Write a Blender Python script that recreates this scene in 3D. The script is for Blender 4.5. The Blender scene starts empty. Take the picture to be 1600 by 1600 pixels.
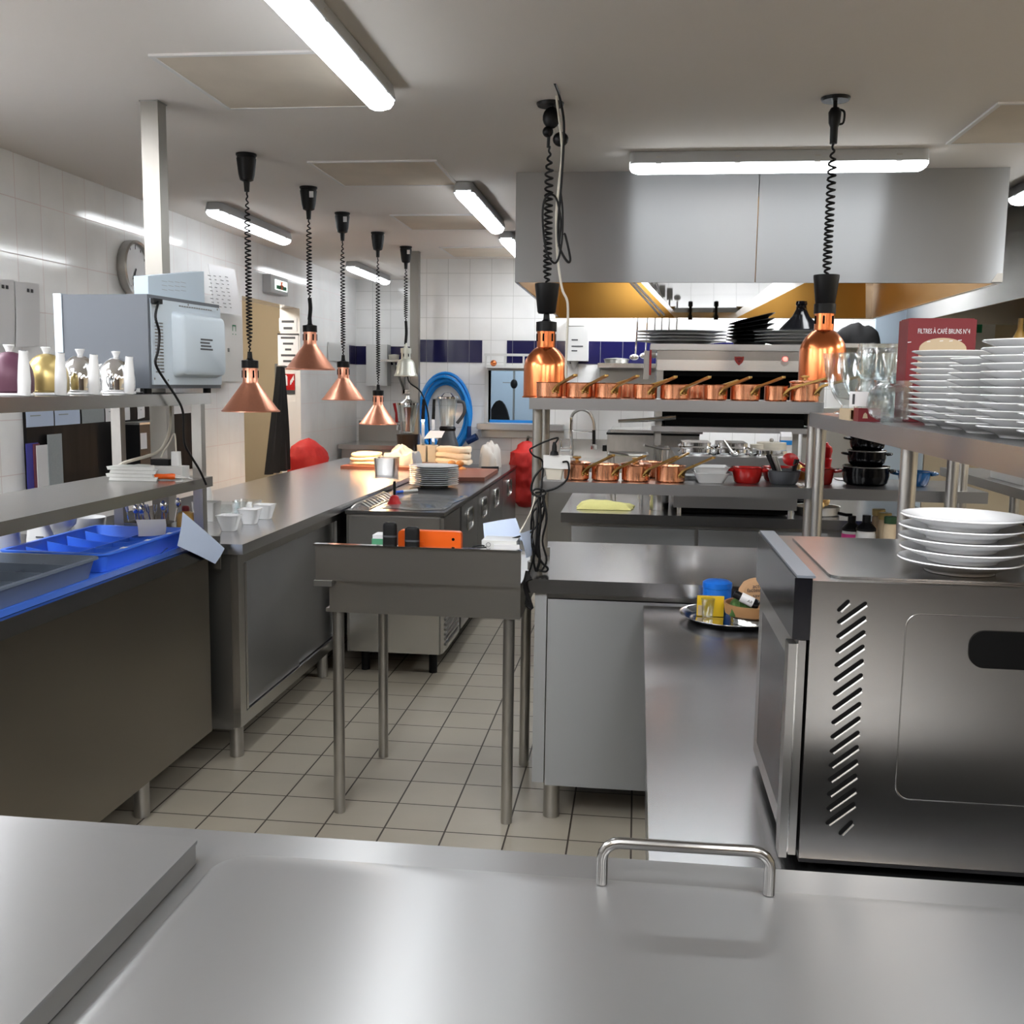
import bpy, bmesh, math, random
from mathutils import Vector, Matrix, noise
random.seed(7)
PI = math.pi
sc = bpy.context.scene
COL = sc.collection

# ------------------------------------------------------------------ camera, world, exposure
EYE = Vector((0.0, 0.0, 1.5))
YAW, PITCH, ROLL, FPX = 0.120614, 0.125402, 0.014003, 1600.0
_f = Vector((-math.sin(YAW)*math.cos(PITCH), math.cos(YAW)*math.cos(PITCH), -math.sin(PITCH)))
_r0 = Vector((math.cos(YAW), math.sin(YAW), 0)); _d0 = _f.cross(_r0)
_r = math.cos(ROLL)*_r0 - math.sin(ROLL)*_d0
_d = _f.cross(_r)
cam_data = bpy.data.cameras.new('camera')
cam_data.sensor_width = 36.0
cam_data.lens = FPX/1600.0*36.0
cam_data.clip_start = 0.02
cam = bpy.data.objects.new('camera', cam_data)
COL.objects.link(cam)
_m = Matrix.Identity(4)
for _i in range(3):
    _m[_i][0], _m[_i][1], _m[_i][2], _m[_i][3] = _r[_i], -_d[_i], -_f[_i], EYE[_i]
cam.matrix_world = _m
sc.camera = cam

world = bpy.data.worlds.new('world'); sc.world = world
world.use_nodes = True
world.node_tree.nodes['Background'].inputs[0].default_value = (0.05, 0.05, 0.055, 1)
world.node_tree.nodes['Background'].inputs[1].default_value = 1.0
sc.view_settings.view_transform = 'Standard'
sc.view_settings.look = 'None'
sc.view_settings.gamma = 1.0
sc.view_settings.use_curve_mapping = False
sc.view_settings.exposure = 3.05
TUBE_POWER = 3.1            # emission of the fluorescent diffusers
FILL_POWER = 3.2            # emission of the unseen panels added to raise the ambient light
sc.cycles.use_denoising = True
sc.cycles.max_bounces = 10
sc.cycles.transparent_max_bounces = 12
sc.cycles.sample_clamp_indirect = 8.0
sc.cycles.caustics_reflective = False
sc.cycles.caustics_refractive = False

# ------------------------------------------------------------------ where a sight line of the photo meets a plane of the room
def ray(px, py): return _r*((px-800)/FPX) + _d*((py-800)/FPX) + _f
def oz(px, py, z): v = ray(px, py); return EYE + v*((z-1.5)/v.z)
def oy(px, py, y): v = ray(px, py); return EYE + v*(y/v.y)
def ox(px, py, x): v = ray(px, py); return EYE + v*(x/v.x)

# ------------------------------------------------------------------ materials
def srgb(r, g, b):
    f = lambda c: (c/255/12.92) if c/255 <= 0.04045 else ((c/255+0.055)/1.055)**2.4
    return (f(r), f(g), f(b), 1.0)
MATS = {}
def mat(name, col, rough=0.5, metal=0.0, noise_scale=0, noise_amt=0.0, stretch=(1, 1, 1), bump=0.0, trans=0.0, ior=1.45,
        emit=None, estr=0.0, alpha=1.0, rough_var=0.0, coat=0.0, spec=0.5, aniso=0.0, smear=None):
    m = bpy.data.materials.new(name); m.use_nodes = True
    nt = m.node_tree; b = nt.nodes['Principled BSDF']
    b.inputs['Base Color'].default_value = col
    b.inputs['Roughness'].default_value = rough
    b.inputs['Metallic'].default_value = metal
    b.inputs['Transmission Weight'].default_value = trans
    b.inputs['IOR'].default_value = ior
    b.inputs['Alpha'].default_value = alpha
    b.inputs['Coat Weight'].default_value = coat
    b.inputs['Specular IOR Level'].default_value = spec
    b.inputs['Anisotropic'].default_value = aniso
    if smear:                                  # brushed metal: reflections smear across the grain, along this direction
        tv = nt.nodes.new('ShaderNodeCombineXYZ')
        for k in range(3): tv.inputs[k].default_value = smear[k]
        nt.links.new(tv.outputs[0], b.inputs['Tangent'])
    if emit:
        b.inputs['Emission Color'].default_value = emit
        b.inputs['Emission Strength'].default_value = estr
    if noise_scale:
        tc = nt.nodes.new('ShaderNodeTexCoord'); mp = nt.nodes.new('ShaderNodeMapping')
        mp.inputs['Scale'].default_value = stretch
        nt.links.new(tc.outputs['Object'], mp.inputs['Vector'])
        nz = nt.nodes.new('ShaderNodeTexNoise'); nz.inputs['Scale'].default_value = noise_scale
        nz.inputs['Detail'].default_value = 5.0 if metal < 0.9 else 1.5
        nt.links.new(mp.outputs['Vector'], nz.inputs['Vector'])
        if noise_amt:
            mx = nt.nodes.new('ShaderNodeMix'); mx.data_type = 'RGBA'
            lo = tuple(max(0, c*(1-noise_amt)) for c in col[:3])+(1,)
            hi = tuple(min(1, c*(1+noise_amt)) for c in col[:3])+(1,)
            mx.inputs[6].default_value = lo; mx.inputs[7].default_value = hi
            nt.links.new(nz.outputs['Fac'], mx.inputs[0])
            nt.links.new(mx.outputs[2], b.inputs['Base Color'])
        if rough_var and 'steel' not in name:
            mr = nt.nodes.new('ShaderNodeMapRange')
            mr.interpolation_type = 'SMOOTHSTEP'; mr.inputs[1].default_value = 0.2; mr.inputs[2].default_value = 0.8
            mr.inputs[3].default_value = max(0.02, rough-rough_var); mr.inputs[4].default_value = rough+rough_var
            nt.links.new(nz.outputs['Fac'], mr.inputs[0]); nt.links.new(mr.outputs[0], b.inputs['Roughness'])
        if bump:
            bp = nt.nodes.new('ShaderNodeBump'); bp.inputs['Strength'].default_value = bump
            bp.inputs['Distance'].default_value = 0.002
            nt.links.new(nz.outputs['Fac'], bp.inputs['Height']); nt.links.new(bp.outputs['Normal'], b.inputs['Normal'])
    MATS[name] = m
    return m

STEEL = mat('brushed_steel', (0.52, 0.515, 0.50, 1), 0.26, 1.0, 1.3, 0.05, (1, 1, 1), 0.0, rough_var=0.04)
STEEL_X = mat('steel_brushed_sideways', (0.38, 0.385, 0.39, 1), 0.28, 1.0, 2.0, 0.05, (0.4, 3, 3), 0.0)
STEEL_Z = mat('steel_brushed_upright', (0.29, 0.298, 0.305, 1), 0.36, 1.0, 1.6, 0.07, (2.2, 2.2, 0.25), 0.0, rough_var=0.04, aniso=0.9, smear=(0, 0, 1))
HOOD_STEEL = mat('hood_steel', (0.42, 0.425, 0.43, 1), 0.44, 0.86, 1.2, 0.05, (1, 1, 0.3), 0.0, rough_var=0.03, aniso=1.0, smear=(0, 0, 1))
COUNTER_STEEL = mat('serving_counter_steel', (0.31, 0.31, 0.31, 1), 0.36, 1.0, 1.8, 0.05, (1.4, 1, 1), 0.012, rough_var=0.03, aniso=0.85, smear=(0, 1, 0))
STEEL_TOP = mat('worktop_steel', (0.34, 0.34, 0.35, 1), 0.21, 1.0, 2.2, 0.05, (1, 1.6, 1), 0.015, rough_var=0.05)
STEEL_WORN = mat('scratched_steel', (0.40, 0.40, 0.41, 1), 0.24, 1.0, 3.0, 0.06, (1, 2.2, 1), 0.03)
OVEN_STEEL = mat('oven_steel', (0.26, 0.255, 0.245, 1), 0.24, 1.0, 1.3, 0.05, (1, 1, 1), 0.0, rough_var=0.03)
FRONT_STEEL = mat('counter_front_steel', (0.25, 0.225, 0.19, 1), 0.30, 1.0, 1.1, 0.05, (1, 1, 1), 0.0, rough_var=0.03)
STEEL_DARK = mat('dull_grey_steel', (0.32, 0.315, 0.30, 1), 0.36, 1.0, 3.0, 0.06, (1, 1, 1), 0.0, rough_var=0.05)
CHROME = mat('polished_chrome', (0.75, 0.75, 0.75, 1), 0.06, 1.0)
POST = mat('ceiling_post_steel', (0.30, 0.285, 0.26, 1), 0.42, 1.0, 7.0, 0.14, (2, 2, .6), 0.0, rough_var=0.06)
LONG_TOP = mat('long_counter_steel', (0.74, 0.75, 0.78, 1), 0.24, 1.0, 2.2, 0.015, (1, 1.6, 1), 0.0, rough_var=0.03)
GALV = mat('post_steel', (0.46, 0.45, 0.43, 1), 0.34, 1.0, 14.0, 0.12, (3, 3, 1), 0.1, rough_var=0.08)
COPPER = mat('lamp_copper', srgb(236, 166, 138), 0.34, 1.0, 5.0, 0.05, (20, 20, 0.6), 0.05, rough_var=0.03)
COPPER2 = mat('bright_copper', srgb(230, 134, 84), 0.24, 1.0, 5.0, 0.05, (20, 20, 0.6), 0.05, rough_var=0.03)
COPPER_POT = mat('pot_copper', srgb(222, 156, 120), 0.28, 1.0, 5.0, 0.12, (12, 12, 1), 0.06, rough_var=0.06)
TINNED = mat('tin_lining', (0.6, 0.6, 0.6, 1), 0.35, 1.0)
BRASS = mat('dull_brass', srgb(176, 142, 84), 0.34, 1.0)
GOLD_STEEL = mat('tarnished_gold_steel', srgb(150, 112, 54), 0.36, 1.0, 3.0, 0.10, (1, 1, 1), 0.05, rough_var=0.05)
BLACK = mat('black_plastic', (0.0035, 0.0035, 0.004, 1), 0.42, spec=0.25)
BLACK_GLOSS = mat('black_enamel', (0.0035, 0.0035, 0.005, 1), 0.16, spec=0.25)
BLACK_MATT = mat('dark_void', (0.004, 0.004, 0.004, 1), 0.8, spec=0.08)
RUBBER = mat('cable_rubber', (0.004, 0.004, 0.0045, 1), 0.5, spec=0.25)
WHITE_PLASTIC = mat('white_plastic', srgb(214, 214, 212), 0.38)
CREAM_PLASTIC = mat('cream_plastic', srgb(206, 200, 186), 0.4)
PORCELAIN = mat('white_porcelain', srgb(222, 223, 224), 0.12, coat=0.3)
CHINA = mat('pale_china', srgb(216, 219, 222), 0.2)
PAPER = mat('white_paper', srgb(224, 224, 226), 0.8)
PAPER_BLUE = mat('bluish_paper', srgb(190, 204, 228), 0.75)
INK = mat('printed_ink', (0.05, 0.05, 0.055, 1), 0.8)
GREEN_INK = mat('green_ink', srgb(20, 120, 80), 0.6)
RED = mat('red_plastic', srgb(178, 26, 30), 0.3)
RED_ENAMEL = mat('red_enamel', srgb(170, 30, 28), 0.16)
RED_FABRIC = mat('red_fabric', srgb(190, 38, 34), 0.62, 0, 40, 0.15, (1, 1, 1), 0.3)
BLACK_FABRIC = mat('black_fabric', (0.004, 0.004, 0.0045, 1), 0.85, 0, 60, 0.2, (1, 1, 1), 0.3)
BLUE_TRAY = mat('blue_plastic', srgb(66, 118, 226), 0.32)
GREY_TRAY = mat('grey_plastic', srgb(96, 106, 120), 0.4)
BLUE_HOSE = mat('blue_hose', srgb(24, 134, 216), 0.3)
NAVY = mat('navy_plastic', srgb(30, 62, 120), 0.4)
ORANGE = mat('orange_plastic', srgb(232, 96, 22), 0.36)
GREEN = mat('green_sponge', srgb(86, 160, 120), 0.8)
GREY_PLASTIC = mat('grey_plastic_dark', srgb(70, 72, 76), 0.45)
MICRO_GREY = mat('microwave_grey_paint', srgb(94, 99, 106), 0.4, 0.0)
MICRO_PALE = mat('microwave_pale_paint', srgb(196, 208, 218), 0.36, 0.1)
GLASS = mat('clear_glass', (0.97, 0.985, 0.98, 1), 0.02, trans=1.0, ior=1.45)
_nt = GLASS.node_tree                                             # thin clear glass: see-through, mirror-like towards its rim
_o = _nt.nodes['Material Output']; _tr = _nt.nodes.new('ShaderNodeBsdfTransparent'); _gl = _nt.nodes.new('ShaderNodeBsdfGlossy'); _mx = _nt.nodes.new('ShaderNodeMixShader'); _lw = _nt.nodes.new('ShaderNodeLayerWeight')
_tr.inputs[0].default_value = (0.93, 0.95, 0.95, 1); _gl.inputs[0].default_value = (0.9, 0.92, 0.93, 1); _gl.inputs['Roughness'].default_value = 0.04
_lw.inputs[0].default_value = 0.30; _rm = _nt.nodes.new('ShaderNodeMapRange'); _rm.inputs[3].default_value = 0.04; _rm.inputs[4].default_value = 0.62; _nt.links.new(_lw.outputs['Facing'], _rm.inputs[0]); _nt.links.new(_rm.outputs[0], _mx.inputs[0]); _nt.links.new(_tr.outputs[0], _mx.inputs[1]); _nt.links.new(_gl.outputs[0], _mx.inputs[2]); _nt.links.new(_mx.outputs[0], _o.inputs['Surface'])
AMBER = mat('amber_sauce', srgb(186, 146, 74), 0.35)
CARD = mat('brown_cardboard', srgb(176, 140, 98), 0.8)
CARD_PALE = mat('pale_cardboard', srgb(196, 176, 146), 0.8)
BOX_RED = mat('dark_red_card', srgb(114, 26, 33), 0.5)
KRAFT = mat('kraft_paper', srgb(178, 140, 104), 0.8, 0, 6, 0.1)
WOOD = mat('bowl_wood', srgb(156, 116, 76), 0.5, 0, 6, 0.2, (1, 1, 6))
BOARD_BROWN = mat('brown_board', srgb(128, 78, 62), 0.42, 0, 5, 0.08)
BOARD_BLACK = mat('stained_black_board', (0.007, 0.0062, 0.006, 1), 0.5, 0, 4, 0.6, (5, 5, 0.4), 0.1, rough_var=0.1, spec=0.12)
CLOTH_CREAM = mat('cream_cloth', srgb(226, 206, 180), 0.9, 0, 90, 0.08, (1, 1, 1), 0.3)
CLOTH_GREY = mat('grey_cloth', srgb(150, 156, 158), 0.9, 0, 90, 0.1, (1, 1, 1), 0.3)
CLOTH_YELLOW = mat('yellow_cloth', srgb(232, 226, 150), 0.9, 0, 120, 0.06, (1, 1, 1), 0.3)
NAPKIN = mat('white_napkin', srgb(226, 226, 222), 0.85, 0, 90, 0.05)
BREAD = mat('bread_crust', srgb(176, 122, 66), 0.7, 0, 16, 0.3, (1, 1, 1), 0.4)
POTATO = mat('golden_potato', srgb(214, 176, 116), 0.5, 0, 20, 0.2)
HERB = mat('green_herb', srgb(54, 84, 34), 0.8, 0, 50, 0.5)
YELLOW = mat('yellow_card', srgb(226, 186, 32), 0.5)
BLUE_LID = mat('blue_tub', srgb(24, 104, 204), 0.28)
BLUE_ENAMEL = mat('blue_enamel', srgb(22, 84, 140), 0.2)
PINK = mat('pink_label', srgb(214, 60, 140), 0.5)
PURPLE = mat('purple_cosy', srgb(84, 48, 66), 0.45, 0.2)
GOLD = mat('gold_cosy', srgb(178, 158, 104), 0.3, 0.7)
SILVER_WHITE = mat('silver_lacquer', srgb(208, 210, 200), 0.3, 0.35)
DARK_WOOD = mat('dark_wood_panel', srgb(70, 62, 58), 0.45, 0, 4, 0.3, (6, 6, 0.4))
BEIGE = mat('beige_paint', srgb(184, 170, 144), 0.6, 0, 3, 0.04)
PALE_BLUE = mat('pale_blue_panel', srgb(186, 202, 216), 0.4)
BEIGE_GREY = mat('beige_grey_paint', srgb(200, 186, 160), 0.6, 0, 3, 0.04)
RED_GLOW = mat('red_pilot_light', (0.8, 0.02, 0.02, 1), 0.3, emit=(1, 0.05, 0.04, 1), estr=1.5)
EXIT_GLOW = mat('exit_sign_face', srgb(200, 216, 206), 0.4, emit=(0.8, 0.95, 0.85, 1), estr=0.35)
TUBE = mat('fluorescent_diffuser', (0.9, 0.9, 0.9, 1), 0.4, emit=(0.93, 0.97, 1.0, 1), estr=TUBE_POWER)
BULB = mat('heat_bulb', (0.9, 0.7, 0.4, 1), 0.3, emit=(1.0, 0.62, 0.30, 1), estr=40.0)
TUBE_DIM = mat('dimmed_fluorescent_diffuser', (0.9, 0.9, 0.9, 1), 0.4, emit=(0.93, 0.97, 1.0, 1), estr=TUBE_POWER)  # same lens, output cut so the wall close by does not clip
for _t, _w in ((TUBE, TUBE_POWER), (TUBE_DIM, TUBE_POWER*0.55)):     # the lens sends its light downwards, little sideways
    _nt = _t.node_tree; _b = _nt.nodes['Principled BSDF']
    _g = _nt.nodes.new('ShaderNodeNewGeometry'); _s = _nt.nodes.new('ShaderNodeSeparateXYZ'); _nt.links.new(_g.outputs['Normal'], _s.inputs[0])
    _k = _nt.nodes.new('ShaderNodeMapRange'); _k.inputs[1].default_value = 0.0; _k.inputs[2].default_value = -0.95; _k.inputs[3].default_value = 0.035*_w; _k.inputs[4].default_value = _w
    _nt.links.new(_s.outputs[2], _k.inputs[0]); _nt.links.new(_k.outputs[0], _b.inputs['Emission Strength'])
FILL_DIFFUSER = mat('added_fill_diffuser', (0.9, 0.9, 0.9, 1), 0.4, emit=(0.95, 0.97, 1.0, 1), estr=FILL_POWER)
TUBE_BODY = mat('light_housing', srgb(176, 178, 180), 0.4)

def tile_mat(name, axes, size, offset, col, mortar, msize, rough, var=0.03, mrough=0.6, bump=0.15):
    """square ceramic tiles laid on the plane of two world axes"""
    m = bpy.data.materials.new(name); m.use_nodes = True
    nt = m.node_tree; b = nt.nodes['Principled BSDF']
    g = nt.nodes.new('ShaderNodeNewGeometry'); sx = nt.nodes.new('ShaderNodeSeparateXYZ')
    nt.links.new(g.outputs['Position'], sx.inputs[0])
    cb = nt.nodes.new('ShaderNodeCombineXYZ')
    for k in range(2):
        ad = nt.nodes.new('ShaderNodeMath'); ad.operation = 'ADD'; ad.inputs[1].default_value = -offset[k]+40*size[k]
        nt.links.new(sx.outputs['XYZ'.index(axes[k])], ad.inputs[0]); nt.links.new(ad.outputs[0], cb.inputs[k])
    br = nt.nodes.new('ShaderNodeTexBrick'); br.offset = 0.0; br.squash = 1.0
    br.inputs['Scale'].default_value = 1.0
    br.inputs['Brick Width'].default_value = size[0]; br.inputs['Row Height'].default_value = size[1]
    br.inputs['Mortar Size'].default_value = msize; br.inputs['Mortar Smooth'].default_value = 0.3
    br.inputs['Color1'].default_value = tuple(c*(1-var) for c in col[:3])+(1,)
    br.inputs['Color2'].default_value = tuple(min(1, c*(1+var)) for c in col[:3])+(1,)
    br.inputs['Mortar'].default_value = mortar
    nt.links.new(cb.outputs[0], br.inputs['Vector'])
    nz = nt.nodes.new('ShaderNodeTexNoise'); nz.inputs['Scale'].default_value = 2.3; nz.inputs['Detail'].default_value = 6
    nt.links.new(g.outputs['Position'], nz.inputs['Vector'])
    mr = nt.nodes.new('ShaderNodeMapRange'); mr.inputs[1].default_value = .3; mr.inputs[2].default_value = .7
    mr.inputs[3].default_value = 0.90; mr.inputs[4].default_value = 1.06
    nt.links.new(nz.outputs['Fac'], mr.inputs[0])
    mu = nt.nodes.new('ShaderNodeMix'); mu.data_type = 'RGBA'; mu.blend_type = 'MULTIPLY'; mu.inputs[0].default_value = 1.0
    nt.links.new(br.outputs['Color'], mu.inputs[6]); nt.links.new(mr.outputs[0], mu.inputs[7])
    nt.links.new(mu.outputs[2], b.inputs['Base Color'])
    rr = nt.nodes.new('ShaderNodeMapRange'); rr.inputs[3].default_value = rough; rr.inputs[4].default_value = mrough
    nt.links.new(br.outputs['Fac'], rr.inputs[0]); nt.links.new(rr.outputs[0], b.inputs['Roughness'])
    bp = nt.nodes.new('ShaderNodeBump'); bp.invert = True; bp.inputs['Strength'].default_value = bump; bp.inputs['Distance'].default_value = 0.002
    nt.links.new(br.outputs['Fac'], bp.inputs['Height']); nt.links.new(bp.outputs['Normal'], b.inputs['Normal'])
    return m
FLOOR_TILE = tile_mat('floor_tiles', 'XY', (0.2075, 0.2075), (-0.812, 3.230), srgb(172, 164, 148), srgb(58, 50, 42), 0.0035, 0.38, 0.04)
WALL_TILE_X = tile_mat('wall_tiles_facing_room', 'XZ', (0.18, 0.18), (-1.578, 1.665), srgb(244, 244, 243), srgb(204, 204, 202), 0.0022, 0.12, 0.012, 0.5)
WALL_TILE_Y = tile_mat('wall_tiles_along_side', 'YZ', (0.20, 0.25), (4.87, 2.30), srgb(244, 244, 244), srgb(218, 204, 204), 0.0022, 0.10, 0.012, 0.5)
BAND_TILE_X = tile_mat('navy_tiles', 'XZ', (0.18, 0.19), (-1.578, 1.660), srgb(26, 26, 74), srgb(120, 120, 130), 0.0022, 0.10, 0.06, 0.5)
BAND_TILE_Y = tile_mat('navy_tiles_side', 'YZ', (0.18, 0.19), (9.2, 1.660), srgb(26, 26, 74), srgb(120, 120, 130), 0.0022, 0.10, 0.06, 0.5)
CEIL = mat('ceiling_paint', srgb(236, 230, 224), 0.85, 0, 1.5, 0.02)
CEIL_PANEL = mat('stained_ceiling_board', srgb(218, 206, 190), 0.85, 0, 5, 0.12)
WALL_PAINT = mat('white_paint', srgb(228, 226, 224), 0.6, 0, 2, 0.02)

# ------------------------------------------------------------------ mesh helpers
def BM(): return bmesh.new()
def box(bm, x0, x1, y0, y1, z0, z1):
    v = [bm.verts.new((x, y, z)) for z in (z0, z1) for y in (y0, y1) for x in (x0, x1)]
    for a in ((0, 2, 3, 1), (4, 5, 7, 6), (0, 1, 5, 4), (2, 6, 7, 3), (0, 4, 6, 2), (1, 3, 7, 5)):
        bm.faces.new([v[i] for i in a])
    return bm
def loft(bm, rings, cap0=True, cap1=True, closed=False):
    R = [[bm.verts.new(p) for p in r] for r in rings]
    n = len(R[0])
    for a, b in list(zip(R, R[1:])) + ([(R[-1], R[0])] if closed else []):
        for i in range(n):
            bm.faces.new((a[i], a[(i+1) % n], b[(i+1) % n], b[i]))
    if not closed:
        if cap0: bm.faces.new(list(reversed(R[0])))
        if cap1: bm.faces.new(R[-1])
    return bm
def frame(d):
    d = Vector(d).normalized()
    u = d.cross(Vector((0, 0, 1)))
    if u.length < 1e-4: u = Vector((1, 0, 0))
    u.normalize(); return u, d.cross(u).normalized()
def cyl(bm, a, b, r, r2=None, n=16, cap=True):
    a, b = Vector(a), Vector(b); u, w = frame(b-a); r2 = r if r2 is None else r2
    rg = lambda c, q: [c + u*(q*math.cos(2*PI*i/n)) - w*(q*math.sin(2*PI*i/n)) for i in range(n)]
    return loft(bm, [rg(a, r), rg(b, r2)], cap, cap)
def tube(bm, pts, r, n=8, closed=False):
    P = [Vector(p) for p in pts]; rings = []; N = len(P); up = None
    for i in range(N):
        t = (P[(i+1) % N]-P[i-1]) if closed else (P[min(i+1, N-1)]-P[max(i-1, 0)])
        t.normalize()
        if up is None: u, _ = frame(t)
        else:
            u = up - t*up.dot(t)
            if u.length < 1e-5: u, _ = frame(t)
            u.normalize()
        up = u; w = t.cross(u)
        q = r[i] if isinstance(r, (list, tuple)) else r
        rings.append([P[i] + u*(q*math.cos(2*PI*k/n)) + w*(q*math.sin(2*PI*k/n)) for k in range(n)])
    return loft(bm, rings, True, True, closed)
def lathe(bm, prof, n=28, c=(0, 0, 0)):
    c = Vector(c); rings = []
    for r, z in prof:
        r = max(r, 1e-4)
        rings.append([c + Vector((r*math.cos(2*PI*i/n), r*math.sin(2*PI*i/n), z)) for i in range(n)])
    return loft(bm, rings)
def ball(bm, c, r, n=12, sq=(1, 1, 1)):
    c = Vector(c); m = max(6, n//2+2); rings = []
    for j in range(m+1):
        a = -PI/2 + PI*j/m; q = max(math.cos(a), 1e-3)
        rings.append([c + Vector((r*q*math.cos(2*PI*i/n)*sq[0], r*q*math.sin(2*PI*i/n)*sq[1], r*math.sin(a)*sq[2])) for i in range(n)])
    return loft(bm, rings)
def prism(bm, pts, vec):
    vec = Vector(vec); P = [Vector(p) for p in pts]
    return loft(bm, [P, [p+vec for p in P]])
def rrect(w, d, r, z, cx=0, cy=0, k=4):
    out = []
    for sx, sy, a0 in ((1, 1, 0), (-1, 1, PI/2), (-1, -1, PI), (1, -1, 1.5*PI)):
        for i in range(k+1):
            a = a0 + PI/2*i/k
            out.append(Vector((cx + sx*(w/2-r) + r*math.cos(a), cy + sy*(d/2-r) + r*math.sin(a), z)))
    return out
def tub(bm, w0, d0, w1, d1, h, t, r=0.01, floor=None, c=(0, 0, 0), lip=0.0):
    """open container: outside widens from (w0, d0) at the base to (w1, d1) at the rim"""
    f = t if floor is None else floor; cx, cy, cz = c
    rg = [rrect(w0, d0, r, cz, cx, cy), rrect(w1, d1, r, cz+h, cx, cy)]
    if lip: rg = [rg[0], rrect(w1, d1, r, cz+h-lip*0.5, cx, cy), rrect(w1+2*lip, d1+2*lip, r+lip, cz+h-lip*0.5, cx, cy), rrect(w1+2*lip, d1+2*lip, r+lip, cz+h, cx, cy)]
    ri = max(0.001, r-t)
    rg += [rrect(w1-2*t, d1-2*t, ri, cz+h, cx, cy), rrect(w0-2*t, d0-2*t, ri, cz+f, cx, cy)]
    return loft(bm, rg)
def smooth_path(pts, k=6):
    P = [Vector(p) for p in pts]; out = []
    for i in range(len(P)-1):
        p0, p1, p2, p3 = P[max(i-1, 0)], P[i], P[i+1], P[min(i+2, len(P)-1)]
        for j in range(k):
            t = j/k
            out.append(0.5*((2*p1) + (p2-p0)*t + (2*p0-5*p1+4*p2-p3)*t*t + (3*p1-p0-3*p2+p3)*t**3))
    out.append(P[-1]); return out
def coil(a, b, r, turns, k=9, squeeze=0.0):
    a, b = Vector(a), Vector(b); u, w = frame(b-a); out = []
    n = int(turns*k)
    for i in range(n+1):
        t = i/n; s = t + squeeze*math.sin(PI*t)*0.25*(1-t)
        q = r*min(1, 8*t, 8*(1-t)+.05)
        out.append(a+(b-a)*s + u*(q*math.cos(2*PI*turns*t)) + w*(q*math.sin(2*PI*turns*t)))
    return out
def crumple(bm, cx, cy, w, d, h, z, seed=0, nx=26, ny=20, freq=9.0, thin=0.004, rot=0.0, edge=0.35):
    """a heap of folded cloth: noisy height field closed underneath"""
    top = []; ca, sa = math.cos(rot), math.sin(rot)
    for j in range(ny+1):
        row = []
        for i in range(nx+1):
            u, v = i/nx*2-1, j/ny*2-1
            wob = 1 + 0.16*noise.noise(Vector((u*1.7+seed, v*1.7, seed)))
            x, y = u*w/2*wob, v*d/2*wob
            e = max(0.0, 1-max(abs(u), abs(v))**3.0)
            f = noise.fractal(Vector((x*freq+seed*3.1, y*freq, seed)), 0.7, 2.2, 3)
            rg = 1-abs(noise.noise(Vector((x*freq*0.8-seed, y*freq*0.8+seed, 2.0))))*1.6
            hh = h*(edge + (1-edge)*e)*(0.62+0.30*f+0.32*rg)*min(1, e*3+0.1)
            row.append(bm.verts.new((cx+x*ca-y*sa, cy+x*sa+y*ca, z+max(thin, hh))))
        top.append(row)
    bot = [[bm.verts.new((v.co.x, v.co.y, z)) for v in r] for r in top]
    for j in range(ny):
        for i in range(nx):
            bm.faces.new((top[j][i], top[j][i+1], top[j+1][i+1], top[j+1][i]))
            bm.faces.new((bot[j][i], bot[j+1][i], bot[j+1][i+1], bot[j][i+1]))
    for i in range(nx):
        bm.faces.new((bot[0][i], bot[0][i+1], top[0][i+1], top[0][i]))
        bm.faces.new((bot[ny][i+1], bot[ny][i], top[ny][i], top[ny][i+1]))
    for j in range(ny):
        bm.faces.new((bot[j+1][0], bot[j][0], top[j][0], top[j+1][0]))
        bm.faces.new((bot[j][nx], bot[j+1][nx], top[j+1][nx], top[j][nx]))
    return bm
def folds(bm, cx, cy, w, d, h, z, n, seed=0, rot=0.0):
    """cloth folded in n soft layers with uneven bulging edges"""
    ca, sa = math.cos(rot), math.sin(rot); dz = h/n
    for k in range(n):
        s = 1-.10*k/n+.07*noise.noise(Vector((seed*3.3, k*1.7, 0))); ox_, oy_ = .05*w*noise.noise(Vector((k*2.1, seed, 5))), .05*d*noise.noise(Vector((k*2.3, seed, 9)))
        rings = []
        for f, q in ((.0, .90), (.25, .99), (.55, 1.0), (.85, .96), (1.0, .86), (1.03, .45), (1.0, .02)):
            ring = []
            for i in range(44):
                a = 2*PI*i/44; c_, s_ = math.cos(a), math.sin(a)
                x = math.copysign(abs(c_)**.45, c_)*w/2*s*q; y = math.copysign(abs(s_)**.45, s_)*d/2*s*q
                u = 1+.05*noise.noise(Vector((c_*2+seed, s_*2, k)))
                x, y = x*u+ox_, y*u+oy_
                zz = z+dz*(k+min(f, 1))+(dz*.30*noise.noise(Vector((x*13+seed, y*13, k*.6+f))) + dz*.35*noise.noise(Vector((x*5-seed, y*5, seed))))*(1 if f > .1 or k else 0)+(.0 if f <= 1 else dz*.12)
                ring.append((cx+x*ca-y*sa, cy+x*sa+y*ca, max(zz, z)))
            rings.append(ring)
        loft(bm, rings)
    return bm
def text(bm, s, size, m, depth=0.0006, align='CENTER', squeeze=1.0):
    cu = bpy.data.curves.new('t', 'FONT'); cu.body = s; cu.size = size; cu.align_x = align; cu.align_y = 'CENTER'; cu.extrude = depth
    o = bpy.data.objects.new('t', cu); COL.objects.link(o)
    dg = bpy.context.evaluated_depsgraph_get(); me = bpy.data.meshes.new_from_object(o.evaluated_get(dg))
    me.transform(Matrix.Diagonal((squeeze, 1, 1, 1))); me.transform(m); bm.from_mesh(me)
    bpy.data.objects.remove(o); bpy.data.curves.remove(cu); bpy.data.meshes.remove(me)
    return bm
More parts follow.
